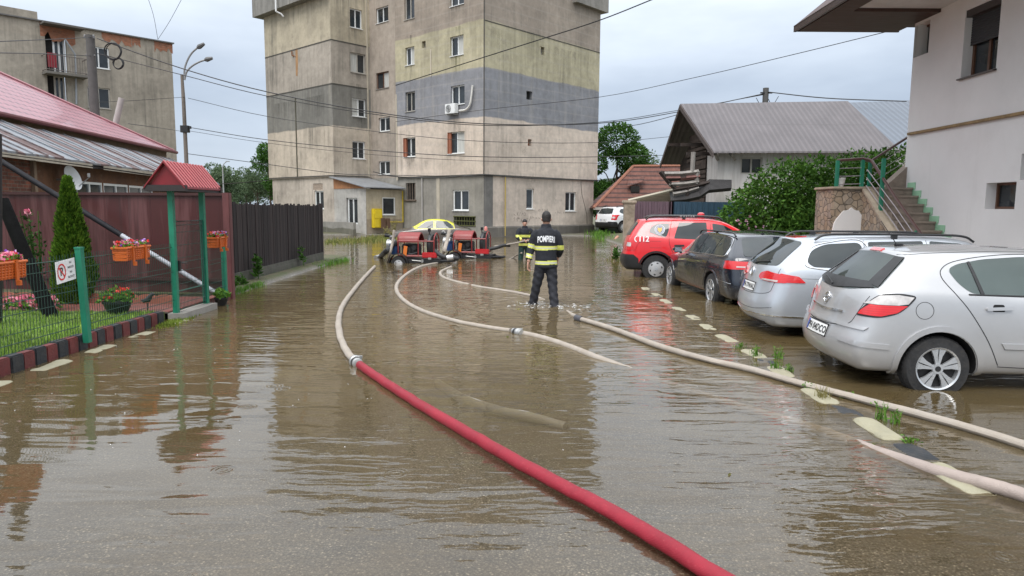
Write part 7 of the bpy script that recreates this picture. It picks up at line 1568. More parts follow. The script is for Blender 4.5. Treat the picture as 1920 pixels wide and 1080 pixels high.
fuse(jb, 'jacket', [NAVY, HIVIS, SILVT], f2, .012, 2, lambda p: (1 if (abs(p[2] - 1.20) < .045 and p[1] > -.19) or abs(p[2] - .90) < .045 or (p[1] < -.17 and abs(p[0] + .21) < .035 and p[2] < 1.2) or (p[1] < -.13 and abs(p[0] - .2) < .04) else 0))
tb = MB(); tb.loft([ell((0, 0, z), rx, ry, 16) for z, rx, ry in ((.78, .185, .135), (.9, .19, .14), (1.0, .17, .12))])
limb(tb, [(-.10, 0, .84), (-.125, -.02, .6), (-.14, .0, .3), (-.145, .01, .05)], [.112, .10, .09, .09], 12); limb(tb, [(.10, 0, .84), (.125, -.03, .6), (.145, -.01, .3), (.15, 0, .05)], [.112, .10, .09, .09], 12); fuse(tb, 'trousers', [GRNT], f2, .013, 2)
f2.scale = (sc2, sc2, sc2 * 1.02)
# --- two distant people beside the white car
for i, (px_, Y_, lab, rot) in enumerate(((1144, 47, 'distant firefighter with pale jacket bands standing beside the white off-road car', 20), (1137, 49, 'distant figure in dark clothes, mostly hidden behind the banded firefighter far down the lane', 150))):
    q = gy(px_, 430, Y_); fr_ = empty('person', (q.x, Y_, .22), R(rot), lab, 'person'); skb = MB(); P = head(skb, (0, -.02, 1.5), .98, 0)
    skb.loft([ell((0, 0, z), rx, ry, 12) for z, rx, ry in ((.86, .14, .1), (1.2, .15, .1), (1.38, .18, .11), (1.5, .06, .06))]); 
    for s_ in (-1, 1): limb(skb, [(s_ * .09, 0, .9), (s_ * .12, 0, .5), (s_ * .14, 0, .04)], [.085, .06, .045]); limb(skb, [(s_ * .2, 0, 1.42), (s_ * .27, 0, 1.15), (s_ * .28, -.06, .92)], [.055, .045, .03]); hand(skb, Vector((s_ * .28, -.06, .9)), (0, -.1, -1), (0, -1, 0), (-s_, 0, 0), 1.1, .5)
    fuse(skb, 'body', [SKIN], fr_, .012, 1); hb_ = MB(); hair(hb_, P); fuse(hb_, 'hair', [HAIR], fr_, .012, 1)
    jb = MB(); jb.loft([ell((0, 0, z), rx, ry, 14) for z, rx, ry in ((.8, .21, .15), (1.1, .21, .15), (1.35, .23, .15), (1.47, .15, .1), (1.55, .09, .085))])
    for s_ in (-1, 1): limb(jb, [(s_ * .14, 0, 1.43), (s_ * .23, 0, 1.36), (s_ * .28, 0, 1.15), (s_ * .285, -.05, .95)], [.085, .09, .078, .062])
    fuse(jb, 'jacket', [NAVY, SILVT], fr_, .016, 1, lambda p, i=i: 1 if i == 0 and (abs(p[2] - 1.15) < .03 or abs(p[2] - .9) < .03) else 0)
    tb = MB(); tb.loft([ell((0, 0, z), rx, ry, 12) for z, rx, ry in ((.78, .185, .135), (.98, .17, .12))])
    for s_ in (-1, 1): limb(tb, [(s_ * .1, 0, .84), (s_ * .125, 0, .5), (s_ * .14, 0, .04)], [.112, .095, .09])
    fuse(tb, 'trousers', [NAVYT], fr_, .016, 1)
# ------------------------------------------------------------------ pump trailers
PRED = mat('pump_red', (.22, .024, .022), .4, var=.15, dirt=.2, dirtcol=(.12, .04, .03)); CHAS = mat('chassis_black', (.014, .014, .016), .5, var=.3, dirt=.35, dirtcol=(.05, .04, .03)); PBLU = mat('pump_blue', (.015, .055, .16), .45); ORGT = mat('orange_strap', (.62, .16, .02), .55); ENG = mat('engine_dark', (.02, .02, .022), .55, .3, var=.5, scale=12); METL = mat('dull_metal', (.38, .38, .37), .4, .7, var=.2)
HOSEW = mat('hose_canvas', (.31, .272, .23), .8, var=.16, scale=5, bump=.3, bscale=120, dirt=.45, dirtcol=(.26, .21, .16)); t = NT('hose_red'); v = t.pos(); n1 = t.noise(v, 5, 6, .7); n2 = t.noise(v, 40, 4, .7)
c = t.mix(t.ramp(n1, [(.3, 0), (.7, 1)]), (.19, .007, .017), (.28, .015, .030)); c = t.mix(t.ramp(n2, [(.62, 0), (.72, .5)]), c, (.40, .10, .10)); c = t.mix(t.ramp(t.noise(v, 2.3, 7, .75), [(.60, 0), (.70, .45)]), c, (.16, .05, .045))
w1 = t.n('TexWave', wave_type='BANDS', bands_direction='DIAGONAL'); w1.inputs['Scale'].default_value = 60; t.l(v, w1.inputs['Vector'])
t.bsdf(c, t.ramp(n1, [(.3, .38), (.7, .6)]), 0, t.bump(t.math('ADD', t.math('MULTIPLY', w1.outputs['Fac'], .4), t.math('MULTIPLY', t.noise(v, 9, 4), 2.0)), .35, .006), spec=.35); HOSER = t.m; RUB = mat('suction_rubber', (.018, .018, .019), .6, var=.3)
def pump(name, label):
    """trailer pump: x = along the frame (drawbar towards +x), facing the camera side -y; wheel axle near x=-.45"""
    root = empty(name, (0, 0, 0), 0, label, 'pump trailer', 'red fire pump trailers standing in the flood')
    b = MB(); b.box((.05, -.42, .42), (1.75, .07, .10)); b.box((.05, .42, .42), (1.75, .07, .10)); b.box((-.75, 0, .42), (.07, .9, .1)); b.box((.75, 0, .42), (.07, .9, .1)); b.box((.1, 0, .47), (1.6, .8, .03)); b.tube([(.9, -.4, .42), (1.2, 0, .40), (1.4, 0, .42)], .04, 8); b.tube([(.9, .4, .42), (1.2, 0, .40)], .04, 8); b.build('chassis', CHAS, root)
    for s_ in (-1, 1):
        wheel(root, -.55, s_ * .58, .29, s_, 'steel', .16, .185)
        b = MB(); rings = []
        for k in range(11): a = lerp(-.25, math.pi + .15, k / 10); rings.append([Vector((-.55 + rr_ * math.cos(a), s_ * y, .30 + rr_ * math.sin(a))) for rr_, y in ((.34, .46), (.36, .46), (.36, .70), (.34, .70))])
        b.loft(rings, smooth=True); b.build('mudguard', CHAS, root)
    b = MB(); b.bevbox((.55, -.30, .30), (.72, .34, .34), 0, .03); b.bevbox((.0, -.25, .36), (.62, .4, .2), 0, .02); b.build('tool_box', BLKP, root)
    b = MB(); z0, zt_, yy = .56, 1.16, .40   # roll cage with arched hood
    for x in (-.62, .12, .70):
        b.tube(cr([(x, -yy, z0), (x, -yy, zt_ - .14), (x, -yy + .10, zt_ + .0), (x, 0, zt_ + .10), (x, yy - .10, zt_), (x, yy, zt_ - .14), (x, yy, z0)], 4), .022, 6)
    for z in (z0, z0 + .02, zt_ - .14):
        for y in (-yy, yy): b.tube([(-.62, y, z), (.70, y, z)], .02, 6)
    b.build('roll_cage', PRED, root)
    b = MB(); ar = cr([(0, -yy - .01, zt_ - .16), (0, -yy + .09, zt_ + .02), (0, 0, zt_ + .12), (0, yy - .09, zt_ + .02), (0, yy + .01, zt_ - .16)], 5)
    b.loft([[p + Vector((x, 0, dz)) for p in ar] + [p + Vector((x, 0, dz - .02)) for p in ar[::-1]] for x, dz in ((-.66, -.02), (-.6, 0), (.08, 0), (.14, -.02))]); b.build('hood', PRED, root)
    b = MB(); b.lathe((.47, -.0, .86), [(.02, -.02), (.36, 0), (.38, .03), (.38, .11), (.36, .14), (.02, .16)], 28, (1, -.15, 0)); b.build('hose_reel', BLKP, root)
    b = MB(); b.bevbox((-.22, 0, .74), (.62, .5, .36), 0, .03); b.cyl((-.3, -.27, .72), .12, -.06, 14, axis='Y'); b.cyl((-.05, -.27, .82), .08, -.08, 12, axis='Y'); b.tube([(-.5, -.28, .85), (-.3, -.33, .92), (0, -.3, .9), (.08, -.28, .7)], .03, 6); b.tube([(-.45, -.3, .66), (-.15, -.34, .62), (.05, -.3, .66)], .025, 6); b.build('engine', ENG, root)
    b = MB(); b.box((-.36, -.425, .70), (.13, .015, .34), m=Matrix.Rotation(R(8), 3, 'Y')); b.build('strap', ORGT, root)
    b = MB(); b.lathe((-.98, 0, .88), [(.04, -.2), (.17, -.16), (.19, 0), (.17, .14), (.06, .2)], 16, (1, 0, 0)); b.tube([(-.98, -.05, 1.0), (-1.0, -.12, 1.12), (-.75, -.2, 1.16)], .045, 8); b.build('pump_head', METL, root)
    b = MB(); b.cyl((-.86, -.2, .62), .15, .3, 14); b.box((-.8, -.1, .72), (.2, .5, .24)); b.build('pump_housing', PBLU, root)
    b = MB(); b.tube([(-.98, -.1, 1.15), (-1.2, -.16, 1.18)], .05, 10); b.tube([(-1.1, -.14, 1.16), (-1.1, -.14, 1.24)], .012, 6); b.tube([(-1.15, -.2, 1.24), (-1.05, -.08, 1.24)], .012, 6); b.build('outlet_valve', BLKP, root)
    b = MB(); b.bevbox((.55, -.42, .60), (.55, .12, .17), 0, .02); b.build('red_tray', mat('bright_red', (.40, .012, .016), .35), root)
    b = MB(); b.bevbox((-.80, -.46, .46), (.16, .05, .07), 0, .01); b.build('side_light', ORGT, root)
    b = MB(); b.cyl((.28, -.45, .42), .05, -.05, 12, axis='Y'); b.tube([(-.1, -.46, .44), (.3, -.46, .41)], .012, 6); b.box((.55, -.465, .50), (.12, .01, .06)); b.build('fittings', METL, root)
    b = MB(); b.cyl((.45, -.05, 1.3), .055, .1, 12); b.tube([(.45, -.05, 1.2), (.45, -.05, 1.32)], .02, 6); b.build('exhaust_cap', BLKP, root)
    return root
def shift_beacon(r_): 
    b = MB(); b.lathe((.62, -.1, 1.28), [(.06, 0), (.07, .06), (.055, .13), (.01, .15)], 14); b.build('beacon', mat('clear_red_lamp', (.65, .25, .22), .2), r_)
pm = pump('pump_trailer', 'red pump trailer in the flood, the one beside the suction hose end'); q1 = gz(776, 494, 0); pm.location = (q1.x + .05, q1.y + .55, -.36); pm.rotation_euler = (0, 0, R(-6)); pm.scale = (.86, .9, 1.02)
pm2 = copy_tree(pm); q2 = gz(880, 486, 0); pm2.location = (q2.x + .02, q2.y + .75, -.37); pm2.rotation_euler = (0, 0, R(-10)); pm2['label'] = 'red pump trailer with a beacon lamp, the one closer to the firefighters'; shift_beacon(pm2)

# ------------------------------------------------------------------ hoses
def hose(name, pts, r, m, label, flat=1.0, n=12, cat='fire hose', parent=None, step=8):
    b = MB(); P = cr(pts, step); rj = random.Random(len(pts)); P = [p + Vector((rj.gauss(0, r * .06), rj.gauss(0, r * .06), 0)) for p in P]; vv_ = [rj.uniform(-1, 1) for _ in range(len(P) // 6 + 3)]; wob = [interp(list(enumerate(vv_)), i / 6) for i in range(len(P))]; b.tube(P, [(r * (1 + .07 * k), r * flat * (1 - .09 * k)) for k in wob], n); o = b.build(name, m, parent, world=parent is not None); 
    return tag(o, label, cat) if label else o
W = lambda L, z=0.0, dz=None: [gz(x, y, z) + Vector((0, 0, 0)) for x, y in L]
def rad(px_, y): return px_ / 2 / (1300 / ((EYE) * 1300 / (y - 388)))
hz_ = .025
h1 = empty('fire_hose', gz(667, 679), 0, 'long fire hose, red in front and pale canvas behind, across the middle of the flood', 'fire hose')
hose('red_length', W([(1470, 1150), (1345, 1081), (1160, 967), (1000, 882), (850, 796), (750, 735), (700, 702), (674, 684)], .035), .047, HOSER, None, .90, 20, parent=h1)
hose('canvas_length', W([(664, 676), (648, 655), (637, 627), (635, 598), (643, 572), (662, 545), (683, 520), (702, 500)], .028) , .044, HOSEW, None, .85, 14, parent=h1)
def coupling(c, d, r, parent):
    d = Vector(d).normalized(); b = MB(); b.lathe(c, [(r, -.09), (r * 1.12, -.085), (r * 1.12, -.045), (r * .98, -.04), (r * .98, -.01), (r * 1.3, 0), (r * 1.38, .01), (r * 1.38, .035), (r * 1.2, .045), (r * 1.2, .07), (r * 1.02, .075), (r * 1.02, .1)], 20, d)
    for k in range(2):
        a = d.orthogonal().normalized(); a = Matrix.Rotation(k * math.pi, 3, d) @ a; b.box(Vector(c) + a * r * 1.35 + d * .02, (.05, .035, .03))
    b.build('coupling', METL, parent, world=True); b = MB(); b.lathe(Vector(c) - d * .02, [(r * 1.04, -.035), (r * 1.2, -.03), (r * 1.2, .012), (r * 1.04, .015)], 20, d); b.build('clamp_ring', BLK, parent, world=True)
ca, cb_ = gz(660, 672, .03), gz(675, 685, .03); coupling((ca + cb_) / 2, ca - cb_, .052, h1)
h2 = empty('fire_hose', gz(970, 622), 0, 'canvas fire hose curling past a black coupling, sinking and resurfacing by the last kerb stone', 'fire hose')
hose('canvas_length', W([(846, 490), (815, 494), (786, 501), (762, 514), (746, 530), (744, 546), (760, 565), (795, 584), (850, 601), (905, 612), (958, 620)], .012), .040, HOSEW, None, .85, 12, parent=h2)
hose('canvas_length', W([(980, 625), (1020, 634), (1070, 651), (1115, 669)], .002) + [gz(1160, 686, -.028), gz(1200, 702, -.045)], .046, HOSEW, None, .85, 14, parent=h2)
hose('canvas_length', [gz(1200, 702, -.045), gz(1240, 716, -.052), gz(1340, 748, -.055), gz(1430, 775, -.055), gz(1520, 801, -.050), gz(1600, 830, -.042)], .048, mat('hose_canvas_lightened', (.56, .49, .43), .7, var=.15, scale=5), None, .8, 14, parent=h2)  # submerged stretch: same canvas, colour lightened to show through the murky water
hose('canvas_length', [gz(1600, 830, -.042), gz(1640, 846, -.030), gz(1760, 885, .012), gz(1850, 908, .035), gz(1930, 931, .04), gz(2180, 1010, .04), gz(2700, 1190, .04)], .050, mat('hose_wet', (.30, .245, .215), .6, var=.2, scale=5, bump=.3, bscale=90), None, .85, 14, parent=h2)
ca, cb_ = gz(958, 620, .015), gz(982, 626, .015); coupling((ca + cb_) / 2, cb_ - ca, .045, h2)
h3 = empty('fire_hose', gz(1300, 660), 0, 'pale canvas fire hose running past the firefighter along the cream kerb stones', 'fire hose')
hose('canvas_length', W([(846, 500), (828, 508), (826, 515), (836, 522), (852, 527)], .005) + [gz(880, 534, -.01)], .036, HOSEW, None, .8, 10, parent=h3)
hose('canvas_length', [gz(885, 535, -.01)] + W([(905, 539), (940, 544), (970, 549), (1000, 556)], .006) + [gz(1025, 565, -.03), gz(1060, 583, -.03), gz(1086, 597, .02)], .036, HOSEW, None, .8, 10, parent=h3)
hose('canvas_length', W([(1086, 597), (1150, 617), (1240, 650), (1330, 675), (1410, 693), (1480, 713), (1560, 734), (1640, 755), (1740, 781), (1840, 809), (1930, 838), (2150, 915), (2700, 1120)], .03), .046, HOSEW, None, .72, 12, parent=h3)
hose('hose_end', W([(1080, 595.5), (1090, 598.5)], .03), .05, mat('hose_end', (.06, .06, .07), .5), None, 1.0, 12, parent=h3)
hose('fire_hose', [gz(820, 718, -.075), gz(870, 748, -.047), gz(930, 768, -.044), gz(990, 781, -.044), gz(1060, 800, -.075)], .042, mat('hose_bluegrey', (.44, .45, .46), .5, var=.1), 'short blue grey hose arc just under the surface beside the red hose', 1.0, 12)
# pump connections
hose('fire_hose', [gy(739, 432, q1.y + .3), gy(736, 455, q1.y + .2), gy(731, 475, q1.y), gz(727, 492, -.02), gz(724, 500, -.1)], .068, HOSEW, 'pale delivery hose hanging down from the outlet of the pump by the suction end', .6)
hose('fire_hose', [gy(843, 431, q2.y + .5), gy(838, 452, q2.y + .3), gy(832, 472, q2.y - .1), gz(829, 481, -.02), gz(826, 490, -.1)], .068, HOSEW, 'pale delivery hose hanging between the two pump trailers', .6)
b = MB(); P = cr([gy(745, 455, q1.y + .5), gy(734, 463, q1.y + .3), gy(722, 473, q1.y + .1), gz(713, 481, -.0), gz(705, 485, -.08)], 10); b.tube(P, [.085 if k % 2 else .072 for k in range(len(P))], 12); so_ = b.build('suction_hose', RUB); tag(so_, 'ribbed black suction hose dipping into the water beside the first pump', 'suction hose')
st_ = MB(); st_.tube([gz(714, 481, .03), gz(704, 483.5, .0)], .09, 12); st_.build('strainer', METL, so_)
b = MB(); P = cr([gy(815, 470, q1.y + .2), gy(828, 480, q1.y), gy(845, 484, q1.y - .1), gy(858, 485, q1.y)], 8); b.tube(P, .07, 10); so2 = b.build('suction_hose', RUB); tag(so2, 'black suction hose with a pale nozzle between the two pump trailers', 'suction hose'); st_ = MB(); st_.tube([gy(838, 483.5, q1.y - .12), gy(850, 482, q1.y - .12)], .085, 10); st_.build('strainer', mat('pale_metal', (.55, .55, .55), .35, .5), so2)
b = MB(); P = cr([gy(918, 467, q2.y + .4), gy(932, 464, q2.y + .4), gy(945, 460, q2.y + .5), gy(957, 460, q2.y + .5)], 8); b.tube(P, .06, 10); tag(b.build('suction_hose', RUB), 'short black hose leaving the pump trailer towards the firefighter', 'suction hose')
hp = f2.matrix_basis @ Vector((0, -.33, 1.04)); hose('fire_hose', [gy(927, 462, q2.y + .5), gy(948, 459, q2.y + .6), hp + Vector((-.35, -.02, -.07)), hp + Vector((-.05, 0, 0)), hp + Vector((.12, .0, -.02))], .05, HOSEW, 'pale hose stretched from the pump into the hands of the second firefighter', .5, 10)
hose('fire_hose', [gz(978, 474, .25), gz(965, 481, .05), gz(956, 486, -.01), gz(950, 489, -.08)], .03, HOSEW, 'thin pale hose sloping into the water left of the second firefighter', .8, 8)
hose('fire_hose', [Vector((p.x, p.y, gh(p.x, p.y) + .06)) for p in (gz(1085, 459, .15), gz(1110, 452, .2), gz(1135, 448, .22), gz(1158, 444, .2))], .07, mat('hose_orange', (.42, .20, .13), .7, var=.2), 'orange pink hose lying at the lane end behind the concrete post', 1.0, 8)
# bits of leaf and twig afloat, and rain drops hitting the surface
b = MB(); r = random.Random(41)
for _ in range(170):
    y_ = r.uniform(4.2, 20); s_ = 1 if r.random() < .55 else -1; x_ = (2.7 + abs(r.gauss(0, .5)) if s_ > 0 else -4.95 + abs(r.gauss(0, .5))) if r.random() < .75 else r.uniform(-4.5, 3)
    a = r.uniform(0, 6.28); leaf(b, Vector((x_, y_, .004)), r.uniform(.015, .045), r, Vector((math.cos(a), math.sin(a), .02)), r.choice((.2, .5)))
tag(b.build('floating_debris', leaf_mat('debris', (.10, .075, .03), (.16, .14, .05), (.10, .14, .03))), 'leaf bits and twigs floating on the flood', kind='stuff')
b = MB()
for _ in range(170):
    x_, y_ = r.uniform(-5, -1.2), r.uniform(4.6, 13) if r.random() < .8 else r.uniform(4.5, 18)
    if r.random() < .3: x_ = r.uniform(-2, 2.6)
    s_ = r.uniform(.003, .008); b.lathe((x_, y_, -.001), [(s_, 0), (s_ * .85, s_ * .5), (s_ * .4, s_ * .9), (s_ * .05, s_)], 7)
tag(b.build('rain_splashes', SPL.m), 'rain drops striking the flood', kind='stuff')
# verge grass near the porch and lane end
b = MB(); r = random.Random(14)
for _ in range(1500):
    u = r.random(); p_ = gz(lerp(612, 752, u) + r.gauss(0, 4), lerp(455, 447, u) + r.gauss(0, 2.5), 0); blades(b, p_.x, p_.y, -.02, .24 if u > .5 else .14, 1, .1, r, .035)
tag(b.build('grass', leaf_mat('verge_grass', (.09, .13, .03), (.17, .19, .05), (.30, .26, .10))), 'patchy verge grass before the apartment porch', kind='stuff')
b = MB()
for _ in range(700): p_ = gz(r.gauss(1118, 11), r.gauss(441, 3), .2); blades(b, p_.x, p_.y, gh(p_.x, p_.y), .3, 1, .1, r, .04)
tag(b.build('grass', BRIGHT), 'green verge at the lane end', kind='stuff')
for x, y, h_, lab in ((736, 446, 1.1, 'dry scrubby weed by the yellow meter cabinet'), (724, 449, .7, 'small dry weed before the porch wall')):
    p_ = gz(x, y, 0); weed('weed', p_.x, p_.y, 0, h_, 6, .12, lab, w_=.4, m=STRAW)
for i, (x, y, h_) in enumerate(((1455, 694, .10), (1478, 697, .08), (1416, 668, .12), (1458, 672, .14), (1387, 653, .06), (1650, 785, .13), (1678, 793, .11), (1706, 829, .05), (1516, 730, .05), (1585, 746, .05))):
    p_ = gz(x, y, 0); b = MB(); r = random.Random(i); blades(b, p_.x, p_.y, -.02, h_ * 1.25, 22, .025, r, .012)
    for _ in range(26): leaf(b, Vector((p_.x + r.gauss(0, .03), p_.y + r.gauss(0, .02), h_ * r.random())), .035, r)
    tag(b.build('weed', BRIGHT), ['green weed tuft growing from the cream kerb stones, third pair', 'tiny weed sprig beside a cream kerb stone', 'upright green sprig in the kerb gap', 'upright leafy sprig in the kerb before the compact hatchback', 'tiny weed at the kerb before the silver estate', 'bright bushy weed on the large cream kerb stone', 'bright weed behind the large cream kerb stone', 'flat little weed at the end of the large cream kerb stone', 'flat weed beside the kerb under the pale hose', 'small weed at the kerb joint past the pale hose'][i], 'weed', 'weeds growing along the cream kerb stones')
p_ = gz(1540, 748, 0); b = MB(); blades(b, p_.x, p_.y, -.02, .17, 46, .03, random.Random(3), .008); tag(b.build('weed', STRAW), 'dry straw-coloured grass tuft beside the pale hose and kerb', 'weed')

# ------------------------------------------------------------------ poles, lamps and overhead lines
q = gy(177, 200, 33); up = empty('utility_pole', (q.x, 33, 0), 0, 'grey concrete utility pole with coiled cables rising behind the pink roof', 'pole'); zt_ = gy(177, 66, 33).z
b = MB(); b.tube([(0, 0, 0), (0, 0, zt_)], [.24, .185], 12); b.build('shaft', mat('pole_concrete', (.085, .082, .078), .85, var=.2, scale=3, bump=.3), up)
b = MB(); b.box((0, -.05, zt_ - .12), (.5, .06, .06)); b.box((0, -.05, zt_ - .9), (.42, .06, .06)); [b.lathe((x, -.08, zt_ - .1), [(.03, 0), (.045, .05), (.03, .1), (.01, .11)], 8) for x in (-.2, .2)]; b.build('crossarm', mat('galv', (.25, .25, .25), .5, .4), up)
CAB = mat('cable_black', (.012, .012, .013), .55)
for cx, cy, r_, lab in ((211, 96, .37, 'upper coil of spare black cable hung beside the concrete pole'), (221, 119, .24, 'lower small coil of spare black cable hung beside the concrete pole')):
    c = gy(cx, cy, 32.8); b = MB(); rj = random.Random(cx)
    for k in range(4):
        rr_ = r_ * rj.uniform(.9, 1.08); b.tube([c + Vector((rr_ * math.cos(a * .2618 + k), .02 * k + .03 * math.sin(a * .5), rr_ * math.sin(a * .2618 + k))) for a in range(24)], .019, 5, closed=True)
    tag(b.build('cable_coil', CAB), lab, 'cable coil')
lq = gy(347, 250, 42); lz = lambda y: gy(347, y, 42).z; sl_ = empty('street_lamp', (lq.x, 42, .1), 0, 'tall double-armed street lamp with a rusty pole beyond the house', 'street lamp')
b = MB(); b.tube([(0, 0, 0), (0, 0, lz(190)), (-.03, 0, lz(143))], [.13, .105, .08], 10); b.build('pole', mat('rusty_pole', (.15, .125, .105), .7, var=.45, scale=2, stretch=(1, 1, .5)), sl_)
rel = lambda x, y: gy(x, y, 42) - Vector((lq.x, 42, .1))
for arm, head_ in (([(346, 150), (346, 130), (352, 112), (360, 99), (371, 89)], (370, 90, 383, 82)), ([(346, 150), (350, 135), (360, 124), (374, 116), (386, 112)], (384, 112.5, 398, 109))):
    b = MB(); b.tube(cr([rel(*p) for p in arm], 5), .055, 8); a_ = b.build('arm', mat('arm_grey', (.24, .24, .24), .5, .3), sl_)
    p0_, p1_ = rel(head_[0], head_[1]), rel(head_[2], head_[3]); b = MB(); b.tube([p0_, lerp(p0_, p1_, .3), p1_], [(.08), (.15), (.09)], 8); b.build('lamp_head', mat('lamp_head', (.10, .10, .10), .5), sl_) 
b = MB(); b.box(rel(347, 242), (.45, .3, .4)); b.box(rel(354, 239), (.25, .15, .15)); b.build('clamp_box', CAB, sl_)
q = gy(418, 330, 85); fl_ = empty('street_lamp', (q.x, 85, .2), 0, 'thin distant street lamp in the gap beside the apartment block', 'street lamp'); h_ = gy(418, 318, 85).z; b = MB(); b.tube([(0, 0, 0), (0, 0, h_)], [.11, .07], 8); b.build('pole', mat('far_pole', (.30, .30, .30), .6), fl_); b = MB(); b.tube(cr([(0, 0, h_), (.15, 0, h_ + .45), (.5, 0, h_ + .75)], 4), .05, 6); b.box((.65, 0, h_ + .78), (.4, .2, .1)); b.build('arm', mat('far_pole', (.30, .30, .30), .6), fl_)
q = gy(1435, 190, 43); p2 = empty('utility_pole', (q.x, 43, 0), 0, 'dark utility pole top showing over the grey sheet roof ridge', 'pole'); zp = gy(1435, 165, 43).z; b = MB(); b.tube([(0, 0, 0), (0, 0, zp)], [.2, .17], 10); b.build('shaft', mat('pole_dark', (.08, .078, .075), .8), p2); b = MB(); b.box((0, -.1, zp - .3), (.7, .08, .08)); b.tube(cr([(-.6, -.1, zp - .6), (-.3, -.1, zp - 1.0), (0, -.1, zp - .6)], 4), .02, 5); b.tube(cr([(.1, -.1, zp - .6), (.4, -.1, zp - 1.0), (.75, -.1, zp - .5)], 4), .02, 5); b.build('crossarm', CAB, p2)
q = gy(221, 240, 30); b = MB(); b.tube([gy(212, 252, 32), gy(228, 184, 32)], .13, 10); tag(b.build('stove_pipe', mat('pale_stove_pipe', (.36, .34, .32), .7)), 'pale slanting stove pipe behind the pink roof', 'pipe')
def wire(pts, r, label, sag=0.0, name='overhead_cable'):
    P = [gy(*p) for p in pts]; out = []
    if len(P) == 2: out = [lerp(P[0], P[1], k / 14) - Vector((0, 0, sag * 4 * (k / 14) * (1 - k / 14))) for k in range(15)]
    else: out = cr(P, 6)
    b = MB(); b.tube(out, r, 5); tag(b.build(name, CAB), label, 'cable', 'overhead cables across the street')
BK = 33.5
wire([(182, 72, 33), (340, 128, 33), (500, 172, 33), (700, 210, 33), (905, 232, 33.5), (1124, 231, 39), (1270, 210, 43), (1435, 175, 43)], .024, 'thick black cable from the top of the concrete pole across the apartment block front')
wire([(182, 100, 33), (340, 140, 33), (500, 180, 33), (700, 214, 33), (905, 235, 33.5), (1124, 229, 39), (1270, 207, 43), (1435, 177, 43)], .018, 'black cable just under the thick one, passing the cable coils')
wire([(353, 184, 42), (500, 218, 38), (700, 246, 37), (905, 265, 37), (1124, 267, 42), (1270, 255, 50)], .015, 'cable from the street lamp crossing the pink storey of the apartment block')
wire([(350, 238, 42), (500, 262, 40), (700, 282, 38), (905, 294, 37.5), (1124, 294, 43), (1280, 290, 60)], .020, 'cable from the clamp box of the street lamp, below the pink storey windows')
wire([(352, 245, 42), (500, 268, 40), (700, 290, 38), (905, 302, 37.5), (1124, 306, 43)], .012, 'thin cable slightly under the clamp box cable')
wire([(350, 288, 42), (500, 308, 40), (630, 325, 38.5), (700, 328, 38.4), (905, 331, 38.0)], .018, 'low cable from the street lamp to the ground floor joint of the apartment block')
wire([(700, 322, 44), (742, 331, 39), (830, 333, 38.8), (907, 328, 38.5), (990, 334, 42), (1124, 338, 46.5)], .030, 'dark cable bundle along the ground floor joint of the apartment block')
wire([(1240, -8, 25), (1124, 38, 28), (1000, 78, 30), (905, 108, 32), (742, 160, 36)], .022, 'cable rising across the yellow band of the apartment gable to the top of the photo')
wire([(1660, 60, 19), (1480, 104, 22), (1300, 146, 26), (1124, 182, 30), (905, 206, 33), (742, 228, 36)], .011, 'thin cable from the pale house eaves to the grey band of the apartment block')
wire([(1435, 172, 43), (1550, 184, 40), (1700, 190, 38)], .03, 'cable from the pole top over the sheet roof towards the pale house')
wire([(1124, 240, 60), (1200, 233, 55), (1340, 196, 46), (1435, 176, 43)], .025, 'cable arriving at the pole over the sheet roof from the apartment gable')
wire([(-8, 78, 20), (90, 74, 27), (172, 70, 33)], .014, 'upper cable from the photo edge to the concrete pole')
wire([(-8, 99, 20), (90, 101, 27), (172, 105, 33)], .014, 'lower cable from the photo edge to the concrete pole')
wire([(180, 192, 33), (260, 188, 37), (346, 182, 42)], .012, 'cable between the concrete pole and the street lamp, before the grey block')
wire([(240, 232, 26), (300, 240, 34), (346, 247, 42)], .012, 'low cable before the grey block ending at the street lamp clamp box')
wire([(296, 74, 52), (288, 30, 48), (276, -8, 45)], .014, 'wire from the grey block roof edge up to the top of the photo')
wire([(296, 74, 52), (318, 40, 50), (344, -8, 47)], .014, 'slanting wire from the grey block roof edge, the one leaning towards the street lamp')
wire([(412, 345, 34), (445, 343, 38), (505, 338, 42)], .02, 'short cable from the tin roof end to the apartment block')
# ------------------------------------------------------------------ camera, sun, sky
cd = bpy.data.cameras.new('camera'); cam = bpy.data.objects.new('camera', cd); COL.objects.link(cam)
M3 = Matrix((CR, CU, -FWD)).transposed()
cam.matrix_world = Matrix.Translation(CAM) @ M3.to_4x4()
cd.sensor_width = 36.0; cd.lens = FPX / 1920 * 36; cd.clip_end = 3000; cd.clip_start = .05
S.camera = cam
SUN_EL, SUN_AZ = R(58), R(206)        # soft light from behind the camera, high
sl = bpy.data.lights.new('sun', 'SUN'); so = bpy.data.objects.new('sun', sl); COL.objects.link(so)
sl.energy = 1.5; sl.angle = R(35); sl.color = (1, .97, .93)
sd = Vector((math.sin(SUN_AZ) * math.cos(SUN_EL), math.cos(SUN_AZ) * math.cos(SUN_EL), math.sin(SUN_EL)))
so.rotation_euler = sd.to_track_quat('Z', 'Y').to_euler()
w = bpy.data.worlds.new('World'); S.world = w; w.use_nodes = True
nt = w.node_tree; nt.nodes.clear()
def wn(t, **k):
    n = nt.nodes.new('ShaderNode' + t)
    for a, b in k.items(): setattr(n, a, b)
    return n
sky = wn('TexSky', sky_type='NISHITA'); sky.sun_disc = False; sky.sun_elevation = SUN_EL; sky.sun_rotation = SUN_AZ; sky.air_density = 1.0; sky.dust_density = 2.0
tc = wn('TexCoord'); sep = wn('SeparateXYZ'); nt.links.new(tc.outputs['Generated'], sep.inputs[0])
